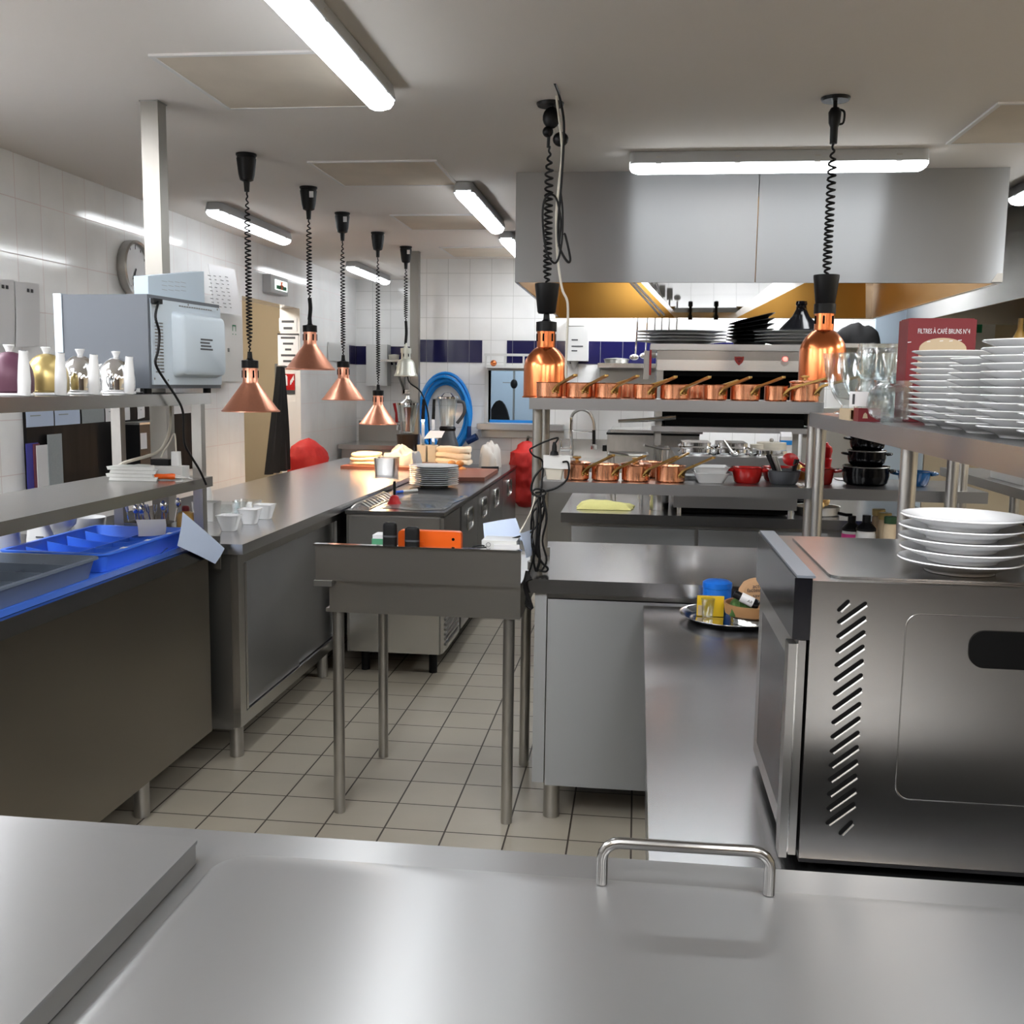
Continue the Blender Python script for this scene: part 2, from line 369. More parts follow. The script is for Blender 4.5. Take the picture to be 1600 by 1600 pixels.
def face_mat(origin, right, up):
    r, u = Vector(right).normalized(), Vector(up).normalized(); n = r.cross(u); m = Matrix.Identity(4)
    for i in range(3): m[i][0], m[i][1], m[i][2], m[i][3] = r[i], u[i], n[i], origin[i]
    return m
def bevel(bm, off, seg=2, ang=0.7):
    es = [e for e in bm.edges if len(e.link_faces) == 2 and e.calc_face_angle(0) > ang]
    if es: bmesh.ops.bevel(bm, geom=es, offset=off, segments=seg, affect='EDGES', clamp_overlap=True, profile=0.5)
    return bm

def finish(name, bm, m, parent=None, bev=0.0, sharp=0.6, rec=True):
    if bev: bevel(bm, bev)
    if rec: bmesh.ops.recalc_face_normals(bm, faces=bm.faces[:])
    for f in bm.faces: f.smooth = True
    for e in bm.edges:
        if len(e.link_faces) != 2 or e.calc_face_angle(0) > sharp: e.smooth = False
    me = bpy.data.meshes.new(name)
    if parent is not None:
        w = parent.matrix_basis if parent.parent is None else parent.parent.matrix_basis
        bm.transform(w.inverted())
    bm.to_mesh(me); bm.free(); me.materials.append(m)
    o = bpy.data.objects.new(name, me); COL.objects.link(o)
    if parent is not None: o.parent = parent
    return o
def thing(name, label, cat, loc=(0, 0, 0), rotz=0.0, group=None):
    o = bpy.data.objects.new(name, None); COL.objects.link(o); o.empty_display_size = 0.05
    o.location = loc; o.rotation_euler = (0, 0, rotz); o.matrix_basis = Matrix.Translation(loc) @ Matrix.Rotation(rotz, 4, 'Z')
    o['label'] = label; o['category'] = cat
    if group: o['group'] = group
    return o
def part(name, bm, m, parent, bev=0.0, label=None, sharp=0.6, stuff=False):
    o = finish(name, bm, m, parent, bev, sharp)
    if label: o['label'] = label
    if stuff: o['kind'] = 'stuff'
    return o
def single(name, bm, m, label, cat, group=None, bev=0.0, kind=None, sharp=0.6):
    o = finish(name, bm, m, None, bev, sharp)
    c = Vector((0, 0, 0)); vs = [v.co for v in o.data.vertices]
    lo = Vector([min(v[i] for v in vs) for i in range(3)]); hi = Vector([max(v[i] for v in vs) for i in range(3)])
    c = Vector(((lo.x+hi.x)/2, (lo.y+hi.y)/2, lo.z))
    o.data.transform(Matrix.Translation(-c)); o.location = c
    o['label'] = label; o['category'] = cat
    if group: o['group'] = group
    if kind: o['kind'] = kind
    return o
def struct(name, bm, m, parent=None, bev=0.0):
    o = finish(name, bm, m, parent, bev)
    if parent is None: o['kind'] = 'structure'
    return o
def dup(root, loc, rotz=0.0, label=None, scale=1.0, group=None, rot=None):
    r = root.copy(); COL.objects.link(r); r.parent = None
    r.location = loc; r.rotation_euler = rot if rot else (0, 0, rotz); r.scale = (scale,)*3 if not isinstance(scale, tuple) else scale
    if label: r['label'] = label
    if group: r['group'] = group
    for ch in list(root.children):
        c = ch.copy(); COL.objects.link(c); c.parent = r
        for g in list(ch.children):
            d = g.copy(); COL.objects.link(d); d.parent = c
    return r
def drop(root):
    for ch in list(root.children):
        for g in list(ch.children): bpy.data.objects.remove(g)
        bpy.data.objects.remove(ch)
    bpy.data.objects.remove(root)
ORD = ['lowest', 'second', 'third', 'fourth', 'fifth', 'sixth', 'seventh', 'eighth', 'ninth', 'tenth', 'eleventh', 'twelfth', 'thirteenth', 'fourteenth']

# ================================================================== THE ROOM
XL, YB, YR, XR, ZC = -2.83, 8.45, 10.15, 3.3, 2.5
struct('floor', box(BM(), -4.2, XR+.1, -2.5, 10.4, -.1, 0), FLOOR_TILE)
struct('ceiling', box(BM(), -4.2, XR+.1, -2.5, 10.4, ZC, ZC+.1), CEIL)
bm = BM(); box(bm, XL-.16, XL, -2.4, 7.15, 0, ZC); box(bm, XL-.16, XL, 8.40, YR+.2, 0, ZC); box(bm, XL-.16, XL, 7.15, 8.40, 2.09, ZC)
struct('wall_left', bm, WALL_TILE_Y)
bm = BM(); HX0, HX1, HZ0, HZ1 = -1.235, -.80, 1.17, 1.60
box(bm, -1.86, HX0, YB, YB+.14, 0, ZC); box(bm, HX1, XR, YB, YB+.14, 0, ZC); box(bm, HX0, HX1, YB, YB+.14, 0, HZ0); box(bm, HX0, HX1, YB, YB+.14, HZ1, ZC)
struct('wall_back', bm, WALL_TILE_X)
struct('wall_recess', box(BM(), XL-.16, -1.7, YR, YR+.15, 0, ZC), WALL_TILE_X)
struct('wall_recess_side', box(BM(), -1.86, -1.72, YB+.14, YR, 0, ZC), WALL_TILE_Y)
struct('wall_right', box(BM(), XR, XR+.1, -2.4, 8.6, 0, ZC), BEIGE_GREY)
struct('wall_front', box(BM(), XL-.16, XR+.1, -2.5, -2.4, 0, ZC), DARK_WOOD)
# corridor past the doorway and the room past the hatch
bm = BM(); box(bm, -4.1, -3.95, 6.2, 9.9, 0, ZC); box(bm, -4.0, XL-.16, 6.1, 6.25, 0, ZC); box(bm, -4.0, XL-.16, 9.6, 9.75, 0, ZC)
struct('wall_corridor', bm, BEIGE)
struct('wall_beyond_hatch', box(BM(), -1.72, .4, 9.75, 9.85, 0, ZC), PALE_BLUE)
struct('wall_beyond_hatch_side', box(BM(), .3, .4, YB+.14, 9.75, 0, ZC), PALE_BLUE)
bm = BM(); box(bm, -3.93, -3.87, 7.6, 7.66, 0, 2.1); box(bm, -3.93, -3.87, 8.5, 8.56, 0, 2.1); box(bm, -3.93, -3.87, 7.6, 8.56, 2.1, 2.16); box(bm, -3.94, -3.90, 7.66, 8.5, 0.01, 2.1)
struct('door_1', bm, BEIGE)
bm = BM(); box(bm, XL-.165, XL+.006, 8.395, 8.412, 0, 2.09)
struct('trim_1', bm, WALL_PAINT)                      # white door lining
# navy bands of tile
for n, (a, b_) in enumerate(((-1.86, -1.29), (-1.085, -.60), (-.565, .95)), 2):
    struct('trim_%d' % n, box(BM(), a, b_, YB-.004, YB+.01, 1.662, 1.845), BAND_TILE_X)
struct('trim_5', box(BM(), XL, -1.87, YR-.004, YR+.01, 1.662, 1.845), BAND_TILE_X)
struct('trim_6', box(BM(), XL-.01, XL+.004, 9.55, YR-.005, 1.662, 1.845), BAND_TILE_Y)
# hatch frame and sill
bm = BM(); box(bm, HX0-.03, HX0, YB-.012, YB+.16, HZ0, HZ1); box(bm, HX1, HX1+.03, YB-.012, YB+.16, HZ0, HZ1); box(bm, HX0-.03, HX1+.03, YB-.012, YB+.16, HZ1, HZ1+.045)
w1 = struct('window_1', bm, WHITE_PLASTIC); w1['label'] = 'serving hatch with white frame in the tiled back wall'
struct('window_sill', box(BM(), HX0-.07, HX1+.2, YB-.16, YB-.002, HZ0-.05, HZ0-.004), STEEL_X, w1, .004)
struct('sill_bracket', box(BM(), HX0-.05, HX1+.2, YB-.03, YB-.005, HZ0-.12, HZ0-.052), STEEL_DARK, w1, .002)

# ================================================================== LIGHTS OF THE ROOM AND ADDED FILL LIGHTS
def tube_light(label, x0, y0, along, length, lens=None):
    t = thing('ceiling_light', label, 'ceiling light', (x0, y0, ZC-.085), 0, 'fluorescent strip lights on the ceiling')
    L = length/2; ax = (lambda a, b, c: (a, b, c)) if along == 'x' else (lambda a, b, c: (b, a, c))
    bm = BM(); rg = []
    for s, z in ((.047, .0435), (.053, .034), (.056, .036), (.052, .055), (.046, .083), (.040, .0838)):
        ring = rrect(2*L, 2*s, .03, z) if along == 'x' else rrect(2*s, 2*L, .03, z)
        rg.append(ring)
    loft(bm, rg); bm.transform(Matrix.Translation(t.location)); part('housing', bm, TUBE_BODY, t)
    bm = BM(); rg = []
    for s, z in ((.018, 0.0), (.036, .010), (.045, .026), (.045, .0432)):
        e = .045-s
        ring = rrect(2*(L-e), 2*s, min(.016, s*.9), z) if along == 'x' else rrect(2*s, 2*(L-e), min(.016, s*.9), z)
        rg.append(ring)
    loft(bm, rg); bm.transform(Matrix.Translation(t.location)); part('diffuser', bm, lens or TUBE, t)
    for k in range(4):
        a = -L*.8 + 1.6*L*k/3
        for s in (-1, 1):
            bm = BM()
            if along == 'x': box(bm, a-.012, a+.012, s*.049-.003, s*.049+.003, .032, .062)
            else: box(bm, s*.049-.003, s*.049+.003, a-.012, a+.012, .032, .062)
            bm.transform(Matrix.Translation(t.location)); part('clip', bm, GALV, t)
    return t
tube_light('long strip light at the top edge, beside the biggest ceiling panel', -.905, 2.95, 'y', 1.27)
tube_light('strip light in line before the hood corner, past the second ceiling panel', -.905, 5.86, 'y', 1.25)
tube_light('strip light half hidden behind the hood corner', -.905, 7.55, 'y', 1.25)
tube_light('strip light above the wall clock side, behind the first lamp cord', -2.44, 6.36, 'y', 1.22, TUBE_DIM)
tube_light('strip light over the recess, behind the fourth lamp cord', -2.44, 9.2, 'y', 1.22, TUBE_DIM)
tube_light('strip light mounted crosswise in front of the extraction hood', .557, 4.66, 'x', 1.25)
tube_light('strip light cut by the frame edge beside the second hood', 1.86, 4.95, 'y', 1.25)
def fill_panel(label, x, y, w, d):  # emissive ceiling panels out of view, added as fill light
    t = thing('added_fill_panel', label, 'ceiling light', (x, y, ZC-.014), 0, 'unseen fill panels added for ambient light')
    bm = BM(); box(bm, x-w/2, x+w/2, y-d/2, y+d/2, ZC-.012, ZC-.008); part('diffuser', bm, FILL_DIFFUSER, t)
    bm = BM()
    for a in ((x-w/2-.03, x-w/2, y-d/2-.03, y+d/2+.03), (x+w/2, x+w/2+.03, y-d/2-.03, y+d/2+.03), (x-w/2, x+w/2, y-d/2-.03, y-d/2), (x-w/2, x+w/2, y+d/2, y+d/2+.03)): box(bm, *a, ZC-.014, ZC-.0005)
    part('panel_frame', bm, WALL_PAINT, t)
for k, (x, y) in enumerate(((-1.9, .6), (-.6, .6), (.7, .6), (2.1, .6), (-2.3, 1.45), (-.6, -.5), (.7, -.5), (2.1, 1.6), (2.75, 3.4), (2.75, 4.6), (.1, 8.05), (1.1, 8.05), (2.75, 7.0), (-2.5, 2.62))):
    fill_panel('unseen fill panel added for ambient light, number %s of the set' % ['one', 'two', 'three', 'four', 'five', 'six', 'seven', 'eight', 'nine', 'ten', 'eleven', 'twelve', 'thirteen', 'fourteen', 'fifteen'][k], x, y, .60, .60)
# unseen lamps added to light the side rooms and warm the steel reflections
def added_room_lamp(name, label, loc, col, power, r=.09):
    t = thing(name, label, 'lamp', loc)
    bm = BM(); lathe(bm, [(.0, .0), (r*.6, .01), (r, .05), (r, .06), (0, .061)], 20, loc); part('shade', bm, WHITE_PLASTIC, t)
    ld = bpy.data.lights.new('lamp_light', 'POINT'); ld.energy = power; ld.color = col; ld.shadow_soft_size = .08
    lo = bpy.data.objects.new('lamp_light', ld); COL.objects.link(lo); lo.parent = t; lo.location = (0, 0, -.10)
added_room_lamp('added_corridor_lamp', 'unseen lamp added to light the beige corridor past the doorway', (-3.45, 7.7, ZC-.062), (1, .96, .90), 5)
added_room_lamp('added_side_room_lamp', 'unseen lamp added to light the room past the hatch', (-.7, 9.25, ZC-.062), (.82, .92, 1), 2.2)
added_room_lamp('added_dining_lamp', 'unseen warm lamp added in the dining room behind the viewer', (.9, -1.3, ZC-.062), (1, .80, .60), 2.5)
added_room_lamp('added_dining_lamp', 'second unseen warm lamp added in the dining room behind the viewer', (-1.2, -1.5, ZC-.062), (1, .80, .60), 2)

# stained access panels in the ceiling
for lab, (x0, x1, y0, y1) in (
        ('large stained ceiling panel beside the long strip light', (-1.53, -.97, 3.19, 3.79)),
        ('square ceiling panel in front of the two aligned strip lights', (-1.53, -.955, 4.74, 5.29)),
        ('ceiling panel third in the row, above the second aligned strip light', (-1.51, -.955, 6.24, 6.80)),
        ('ceiling panel at the far end of the row near the post', (-1.495, -.955, 7.72, 8.26)),
        ('ceiling panel cut by the frame edge over the hood side', (1.235, 1.83, 3.93, 4.52))):
    t = thing('ceiling_panel', lab, 'ceiling panel', ((x0+x1)/2, (y0+y1)/2, ZC-.008), 0, 'square access panels in the ceiling')
    part('panel_board', box(BM(), x0, x1, y0, y1, ZC-.006, ZC-.0005), CEIL_PANEL, t)
    bm = BM(); w = .016
    for a in ((x0-w, x0, y0-w, y1+w), (x1, x1+w, y0-w, y1+w), (x0, x1, y0-w, y0), (x0, x1, y1, y1+w)): box(bm, *a, ZC-.008, ZC-.0004)
    part('panel_frame', bm, WALL_PAINT, t)

# ================================================================== HEAT LAMPS
def lamp(label, cx, cy, zb, kind, cord_bottom_gap=.0, glow=0.0, shade_mat=COPPER, grp='heat lamps hanging over the long counter'):
    t = thing('heat_lamp', label, 'lamp', (cx, cy, zb), 0, grp)
    c = (cx, cy, zb)
    if kind == 'cone':
        R, neck, hc, hn = .131, .034, .128, .075
        prof = [(R-.004, .003), (R, 0), (R+.002, .004), (R-.008, .012), (neck+.004, hc), (neck, hc+.008), (neck, hc+hn), (neck-.003, hc+hn), (neck-.003, hc+.008), (neck, hc-.002), (R-.012, .012)]
    elif kind == 'bell':
        R, neck, hc, hn = .081, .034, .185, .062
        prof = [(R, .006), (R+.004, 0), (R+.005, .003), (R, .007), (R, .115), (R*.93, .138), (R*.78, .158), (R*.58, .176), (neck, hc), (neck, hc+hn), (neck-.003, hc+hn), (neck-.003, hc), (R*.76, .152), (R-.003, .11)]
    else:
        R, neck, hc, hn = .088, .036, .130, .05
        prof = [(R-.004, .004), (R, 0), (R+.003, .004), (R*.86, .03), (R*.74, .10), (R*.62, .118), (neck+.012, .124), (neck, .13), (neck, hc+hn), (neck-.003, hc+hn), (neck-.003, .13), (R*.60, .112), (R*.72, .096), (R-.01, .01)]
    n = 40; rings = [[Vector((cx+max(r, .001)*math.cos(2*PI*i/n), cy+max(r, .001)*math.sin(2*PI*i/n), zb+z)) for i in range(n)] for r, z in prof]
    bm = BM(); loft(bm, rings, False, False, True); sh = part('lamp_shade', bm, shade_mat, t)
    for k in range(6):
        bm = BM(); a = 2*PI*k/6+.3; x, y = cx+neck*math.cos(a), cy+neck*math.sin(a)
        box(bm, x-.003, x+.003, y-.003, y+.003, zb+hc+hn*.35, zb+hc+hn*.8); part('vent_slot', bm, BLACK_MATT, sh)
    zt = zb+hc+hn
    bm = BM(); capm = BLACK if kind != 'cap' else shade_mat
    lathe(bm, [(0, zt-.004), (neck+.004, zt-.004), (neck+.004, zt+.03), (neck*.5, zt+.034), (.012, zt+.04), (.010, zt+.07), (0, zt+.071)], 24, (cx, cy, 0)); part('lamp_cap', bm, capm, t)
    bm = BM(); ball(bm, (cx, cy, zb+.06), .034, 14); lathe(bm, [(0, .05), (.014, .05), (.014, hc+.05), (0, hc+.051)], 12, (cx, cy, zb+.03))
    part('bulb', bm, BULB if glow else WHITE_PLASTIC, t)
    if glow:
        ld = bpy.data.lights.new('bulb_light', 'POINT'); ld.energy = glow; ld.color = (1, .62, .30); ld.shadow_soft_size = .035
        lo = bpy.data.objects.new('bulb_light', ld); COL.objects.link(lo); lo.parent = t; lo.location = (0, 0, .01)
    return t, zt+.07
def cone_lamp(label, cx, cy, zb, kind='cone', straight=0.0, tag_=False, glow=0, shade_mat=COPPER):
    t, z0 = lamp(label, cx, cy, zb, kind, glow=glow, shade_mat=shade_mat)
    bm = BM(); lathe(bm, [(0, ZC-.001), (.046, ZC-.001), (.046, ZC-.008), (.042, ZC-.012), (.042, ZC-.02), (.044, ZC-.022), (.036, ZC-.09), (.030, ZC-.115), (.014, ZC-.122), (.011, ZC-.165), (0, ZC-.166)][::-1], 24, (cx, cy, 0))
    cup = part('ceiling_cup', bm, BLACK, t)
    if tag_:
        bm = BM(); box(bm, cx+.018, cx+.038, cy-.043, cy-.036, ZC-.06, ZC-.03); part('type_label', bm, PAPER, cup)
    bm = BM(); zz = ZC-.16; z1 = z0+straight
    tube(bm, coil((cx, cy, zz), (cx, cy, z1), .0125, max(10, (zz-z1)/.0190), 8, .55), .0036, 5)
    part('coiled_cord', bm, RUBBER, t)
    if straight:
        bm = BM(); tube(bm, smooth_path([(cx, cy, z1+.004), (cx+.004, cy, (z1+z0)/2), (cx-.002, cy, z0-.01)], 5), .011, 8); part('cord_sleeve', bm, RUBBER, t)
    return t
cone_lamp('lowest front copper cone lamp, first in the row over the long counter', -1.772, 4.56, 1.352, tag_=False)
cone_lamp('copper cone lamp hanging highest, second in the row over the long counter', -1.741, 5.34, 1.554, straight=.10, tag_=True)
cone_lamp('copper cone lamp third in the row over the long counter', -1.797, 6.15, 1.381, tag_=True)
cone_lamp('copper cone lamp fourth in the row, glowing above the cloths', -1.787, 6.96, 1.202, glow=2.0)
cone_lamp('silver bell lamp last in the row over the long counter', -1.757, 7.68, 1.538, 'cap', straight=.16, tag_=True, shade_mat=SILVER_WHITE)

def pass_lamp(label, cx, cy, zb, zcup):
    t, z0 = lamp(label, cx, cy, zb, 'bell', shade_mat=COPPER2, grp='copper bell lamps over the pass shelf')
    bm = BM(); lathe(bm, [(0, z0-.008), (.012, z0-.006), (.016, z0+.012), (.011, z0+.02), (.030, zcup), (.034, zcup+.006), (.045, zcup+.10), (.045, zcup+.108), (.040, zcup+.104), (0, zcup+.09)], 24, (cx, cy, 0)); part('cord_cup', bm, BLACK, t)
    zz = ZC-.15
    bm = BM(); lathe(bm, [(0, ZC-.012), (.046, ZC-.012), (.05, ZC-.004), (.05, ZC-.001), (0, ZC-.0008)], 24, (cx, cy, 0)); rose = part('ceiling_rose', bm, BLACK, t)
    bm = BM(); tube(bm, coil((cx, cy, zz), (cx, cy, zcup+.09), .0135, (zz-zcup-.09)/.0215, 9, .5), .0042, 5); part('coiled_cord', bm, RUBBER, t)
    return t, zz
t, zz = pass_lamp('copper bell lamp above the first copper pots, spare cable looped round its cord', -.345, 3.82, 1.447, 1.755)
x, y = -.34, 3.82
for p, r, s in (((x, y, ZC-.052), .032, (1, .7, 1.2)), ((x-.012, y, ZC-.10), .02, (1, .8, 1)), ((x+.035, y-.005, ZC-.128), .026, (1.1, .8, 1))):
    bm = BM(); ball(bm, p, r, 14, s); part('pulley', bm, BLACK, t)
bm = BM(); tube(bm, [(x, y, ZC-.01), (x+.004, y, ZC-.03), (x-.008, y, ZC-.10), (x-.01, y, ZC-.155)], .006, 8); part('hanger', bm, BLACK, t)
t, zz = pass_lamp('copper bell lamp behind the stacked glasses', .65, 3.82, 1.517, 1.787)
x = .65
bm = BM(); tube(bm, [(x, y, ZC-.01), (x, y, ZC-.06)], .007, 8); part('hanger', bm, BLACK, t)
bm = BM(); lathe(bm, [(0, -.155), (.013, -.155), (.014, -.10), (.02, -.085), (.022, -.05), (.014, -.035), (0, -.034)], 16, (x, y, ZC)); part('cord_grip', bm, BLACK, t)
bm = BM(); tube(bm, smooth_path([(x+.015, y, ZC-.04), (x+.032, y, ZC-.05), (x+.03, y, ZC-.085), (x+.014, y, ZC-.09)], 4), .004, 6); part('clamp_wire', bm, BLACK, t)
# spare cable hanging by the first pass lamp
yl = 3.70
P = lambda px, py: oy(px, py, yl)
bm = BM()
tube(bm, smooth_path([oz(867, 131, ZC-.001), P(874, 150), P(881, 190), P(880, 240), P(876, 300), P(872, 350), P(874, 385), P(886, 408), P(891, 404), P(884, 370), P(881, 365)], 6), .0045, 6)
tube(bm, smooth_path([P(876, 300), P(879, 330), P(878, 375), P(872, 405), P(864, 410), P(853, 390), P(848, 345), P(850, 315), P(860, 304), P(870, 312), P(876, 345), P(873, 385)], 6), .0042, 6)
single('hanging_cable', bm, RUBBER, 'black spare cable looped beside the first copper bell lamp', 'cable')
bm = BM(); yl = 3.72
tube(bm, smooth_path([oz(869, 150, ZC-.001), P(878, 230), P(873, 290), P(869, 340), P(871, 400), P(878, 450), P(887, 475), P(886, 530), P(884, 585), P(890, 600)], 6), .0042, 6)
single('hanging_cable', bm, CREAM_PLASTIC, 'pale cable dropping from the ceiling past the first copper bell lamp', 'cable')

# ================================================================== POSTS
def post(label, cx, cy, w, z0, z1, trunk=False):
    t = thing('ceiling_post', label, 'post', (cx, cy, z0))
    part('shaft', box(BM(), cx-w/2, cx+w/2, cy-w/2, cy+w/2, z0, z1), POST, t, .003)
    bm = BM(); box(bm, cx-w*.56, cx+w*.56, cy-w*.56, cy+w*.56, z1-.004, z1-.0005); part('flange', bm, STEEL_DARK, t)
    return t
post('square steel post beside the clock, from counter to ceiling', -1.795, 3.715, .066, .9, ZC)
pt = post('square steel post in front of the blue hose, carrying switch boxes', -1.752, 7.98, .068, .885, ZC)
for z0 in (1.60, 1.535):
    c = oy(664, 560, 7.98)
    part('switch_box', box(BM(), -1.83, -1.775, 7.925, 7.944, z0, z0+.058), CREAM_PLASTIC, pt, .004)
bm = BM(); tube(bm, smooth_path([(-1.80, 7.92, 1.56), (-1.78, 7.92, 1.49), (-1.69, 7.91, 1.42), (-1.635, 7.90, 1.28), (-1.615, 7.88, 1.12), (-1.61, 7.86, 1.0)], 6), .006, 6); part('power_cord', bm, RUBBER, pt)

# ================================================================== EXTRACTION HOODS
def hood(label, x0, x1, y0, y1, z0, seam):
    t = thing('extraction_hood', label, 'extraction hood', ((x0+x1)/2, (y0+y1)/2, z0))
    e = .012
    for nm, a in (('front_panel', (x0, x1, y0, y0+e)), ('rear_panel', (x0, x1, y1-e, y1)), ('side_panel', (x0, x0+e, y0+e, y1-e)), ('side_panel', (x1-e, x1, y0+e, y1-e))):
        if nm == 'front_panel':
            for k, (a0, a1) in enumerate(zip([x0]+seam, seam+[x1])):
                part(nm, box(BM(), a0+(.002 if k else 0), a1-(.002 if k < len(seam) else 0), a[2], a[3], z0, ZC-.001), HOOD_STEEL, t)
        else: part(nm, box(BM(), *a, z0, ZC-.001), STEEL, t)
    i = .03
    bm = BM()
    box(bm, x0+e, x0+e+.004, y0+e, y1-e, z0+.004, ZC-.1); box(bm, x1-e-.004, x1-e, y0+e, y1-e, z0+.004, ZC-.1)
    box(bm, x0+e, x1-e, y0+e, y0+e+.004, z0+.004, ZC-.1); part('inner_lining', bm, GOLD_STEEL, t)
    bm = BM(); box(bm, x0+e, x1-e, y0+e, y1-e, ZC-.12, ZC-.1); part('inner_top', bm, STEEL_DARK, t)
    return t
hd = hood('large brushed steel extraction hood over the cooking island', -.612, 1.64, 5.03, 7.65, 1.985, [.53])
yb = 7.63
A = lambda px, py: oy(px, py, yb)
for q in (((868, 497), (1055, 497), (1000, 440), (868, 440)), ((1150, 497), (1352, 497), (1352, 430), (1262, 440))):
    bm = BM(); prism(bm, [A(*p) for p in q], (0, -.012, 0)); part('inner_back_panel', bm, GOLD_STEEL, hd)
bm = BM(); prism(bm, [(A(1055, 488)), A(1150, 488), A(1150, 488)+Vector((.35, -1.6, .30)), A(1055, 488)+Vector((-.45, -1.6, .30))], (0, .006, .012)); part('grease_plate', bm, CHROME, hd)
for px in (1078, 1118):
    bm = BM(); c = A(px, 496)+Vector((0, -.05, 0)); cyl(bm, c+Vector((0, 0, -.012)), c+Vector((0, 0, .06)), .010, n=10); cyl(bm, c+Vector((0, 0, -.02)), c+Vector((0, 0, .012)), .016, n=10); part('hook', bm, BLACK, hd)
for k, py in enumerate((452, 461)):
    bm = BM(); tube(bm, [oy(985+k*6, 441, 6.2), oy(1030+k*8, 492, 7.6)], .008, 6); part('filter_bar', bm, STEEL_DARK, hd)
for x in (.0, 1.05):
    for y in (6.2,):
        bm = BM(); box(bm, x-.14, x+.14, y-.30, y+.30, ZC-.15, ZC-.121); part('added_hood_lamp', bm, FILL_DIFFUSER, hd)  # hidden emissive plates added inside the hood to brighten what lies below
bm = BM(); prism(bm, [(1.64-.05, 5.025, 1.99), (1.64, 5.025, 1.99), (1.64, 5.025, 2.03), (1.615, 5.025, 2.03)], (0, .004, 0)); part('corner_plate', bm, STEEL, hd)
hood('second steel hood cut by the frame edge', 2.0, 3.2, 5.6, 8.2, 1.985, [])

# ================================================================== FOREGROUND PASS COUNTER
t = thing('serving_counter', 'brushed steel serving counter across the bottom of the view', 'counter', (0, .6, 0))
part('worktop', box(BM(), -1.5, 2.2, .12, 1.25, .86, .90), COUNTER_STEEL, t, .006)
part('cabinet_body', box(BM(), -1.48, 2.18, .14, 1.21, .08, .86), STEEL_X, t)
part('plinth', box(BM(), -1.44, 2.14, .2, 1.15, 0, .08), STEEL_DARK, t)
t = thing('counter_cover', 'raised flat steel lid in the lower left corner of the counter', 'lid', (-1.0, .74, .9008))
bm = BM(); loft(bm, [rrect(.936, .836, .008, z, -.998, .743) for z in (.9008, .9265)]); part('lid_skirt', bm, STEEL_DARK, t)
bm = BM(); loft(bm, [rrect(.94, .84, .010, z, -.998, .743) for z in (.9268, .931)]); part('lid_plate', bm, COUNTER_STEEL, t, .0015)
t = thing('counter_cover', 'low steel lid with a bar handle on the serving counter', 'lid', (.6, .7, .9008))
bm = BM(); loft(bm, [rrect(2.3, 1.0, .05, .9008, .645, .684, 8), rrect(2.3, 1.0, .05, .903, .645, .684, 8), rrect(2.28, .98, .045, .905, .645, .684, 8)]); part('lid_plate', bm, COUNTER_STEEL, t)
h0, h1 = oz(940, 1380, .906), oz(1201, 1397, .906); hz = .052; rr = .02
pts = [h0]; up = Vector((0, 0, 1)); d = (h1-h0).normalized()
pts += [h0+up*(hz-rr)] + [h0+up*(hz-rr)+ d*(rr*(1-math.cos(a)))+up*(rr*math.sin(a)) for a in (PI/8, PI/4, 3*PI/8, PI/2)]
pts += [h1+up*(hz-rr)+ -d*(rr*(1-math.cos(a)))+up*(rr*math.sin(a)) for a in (PI/2, 3*PI/8, PI/4, PI/8)] + [h1+up*(hz-rr), h1]
bm = BM(); tube(bm, pts, .0068, 14); part('bar_handle', bm, OVEN_STEEL, t)

# ================================================================== SIDE COUNTER (cutlery) AND ITS OVERSHELF
t = thing('side_counter', 'plain fronted steel counter carrying the cutlery trays', 'counter', (-1.9, 2.3, 0))
part('worktop', box(BM(), -2.35, -1.545, .9, 3.63, .85, .899), STEEL_TOP, t, .004)
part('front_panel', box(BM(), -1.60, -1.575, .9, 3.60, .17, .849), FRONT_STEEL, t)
part('cabinet_body', box(BM(), -2.33, -1.601, .92, 3.60, .17, .849), STEEL_DARK, t)
for y in (1.2, 3.2): 
    for x in (-1.66, -2.25): part('leg', cyl(BM(), (x, y, 0), (x, y, .17), .027), GALV, t)
part('end_flange', box(BM(), -1.64, -1.540, 3.631, 3.636, .79, .915), STEEL_DARK, t)
SXF, SYE = -1.55, 3.60
t = thing('overshelf', 'two tier steel overshelf above the cutlery counter', 'shelf', (-1.72, 2.4, .9))
for nm, z0, z1 in (('upper_shelf', 1.409, 1.4475), ('lower_shelf', 1.107, 1.143)):
    bm = BM(); box(bm, -1.92, SXF, 1.2, SYE, z1-.012, z1); box(bm, SXF-.004, SXF, 1.2, SYE, z0, z1-.012); box(bm, -1.92, -1.916, 1.2, SYE, z0, z1-.012); box(bm, -1.916, SXF-.004, SYE-.004, SYE, z0, z1-.012)
    part(nm, bm, STEEL, t)
for x, y in ((-1.578, 3.55), (-1.885, 3.55), (-1.578, 1.4), (-1.885, 1.4)):
    bm = BM(); box(bm, x-.018, x+.018, y-.018, y+.018, .9005, 1.409); part('upright', bm, GALV, t, .002)

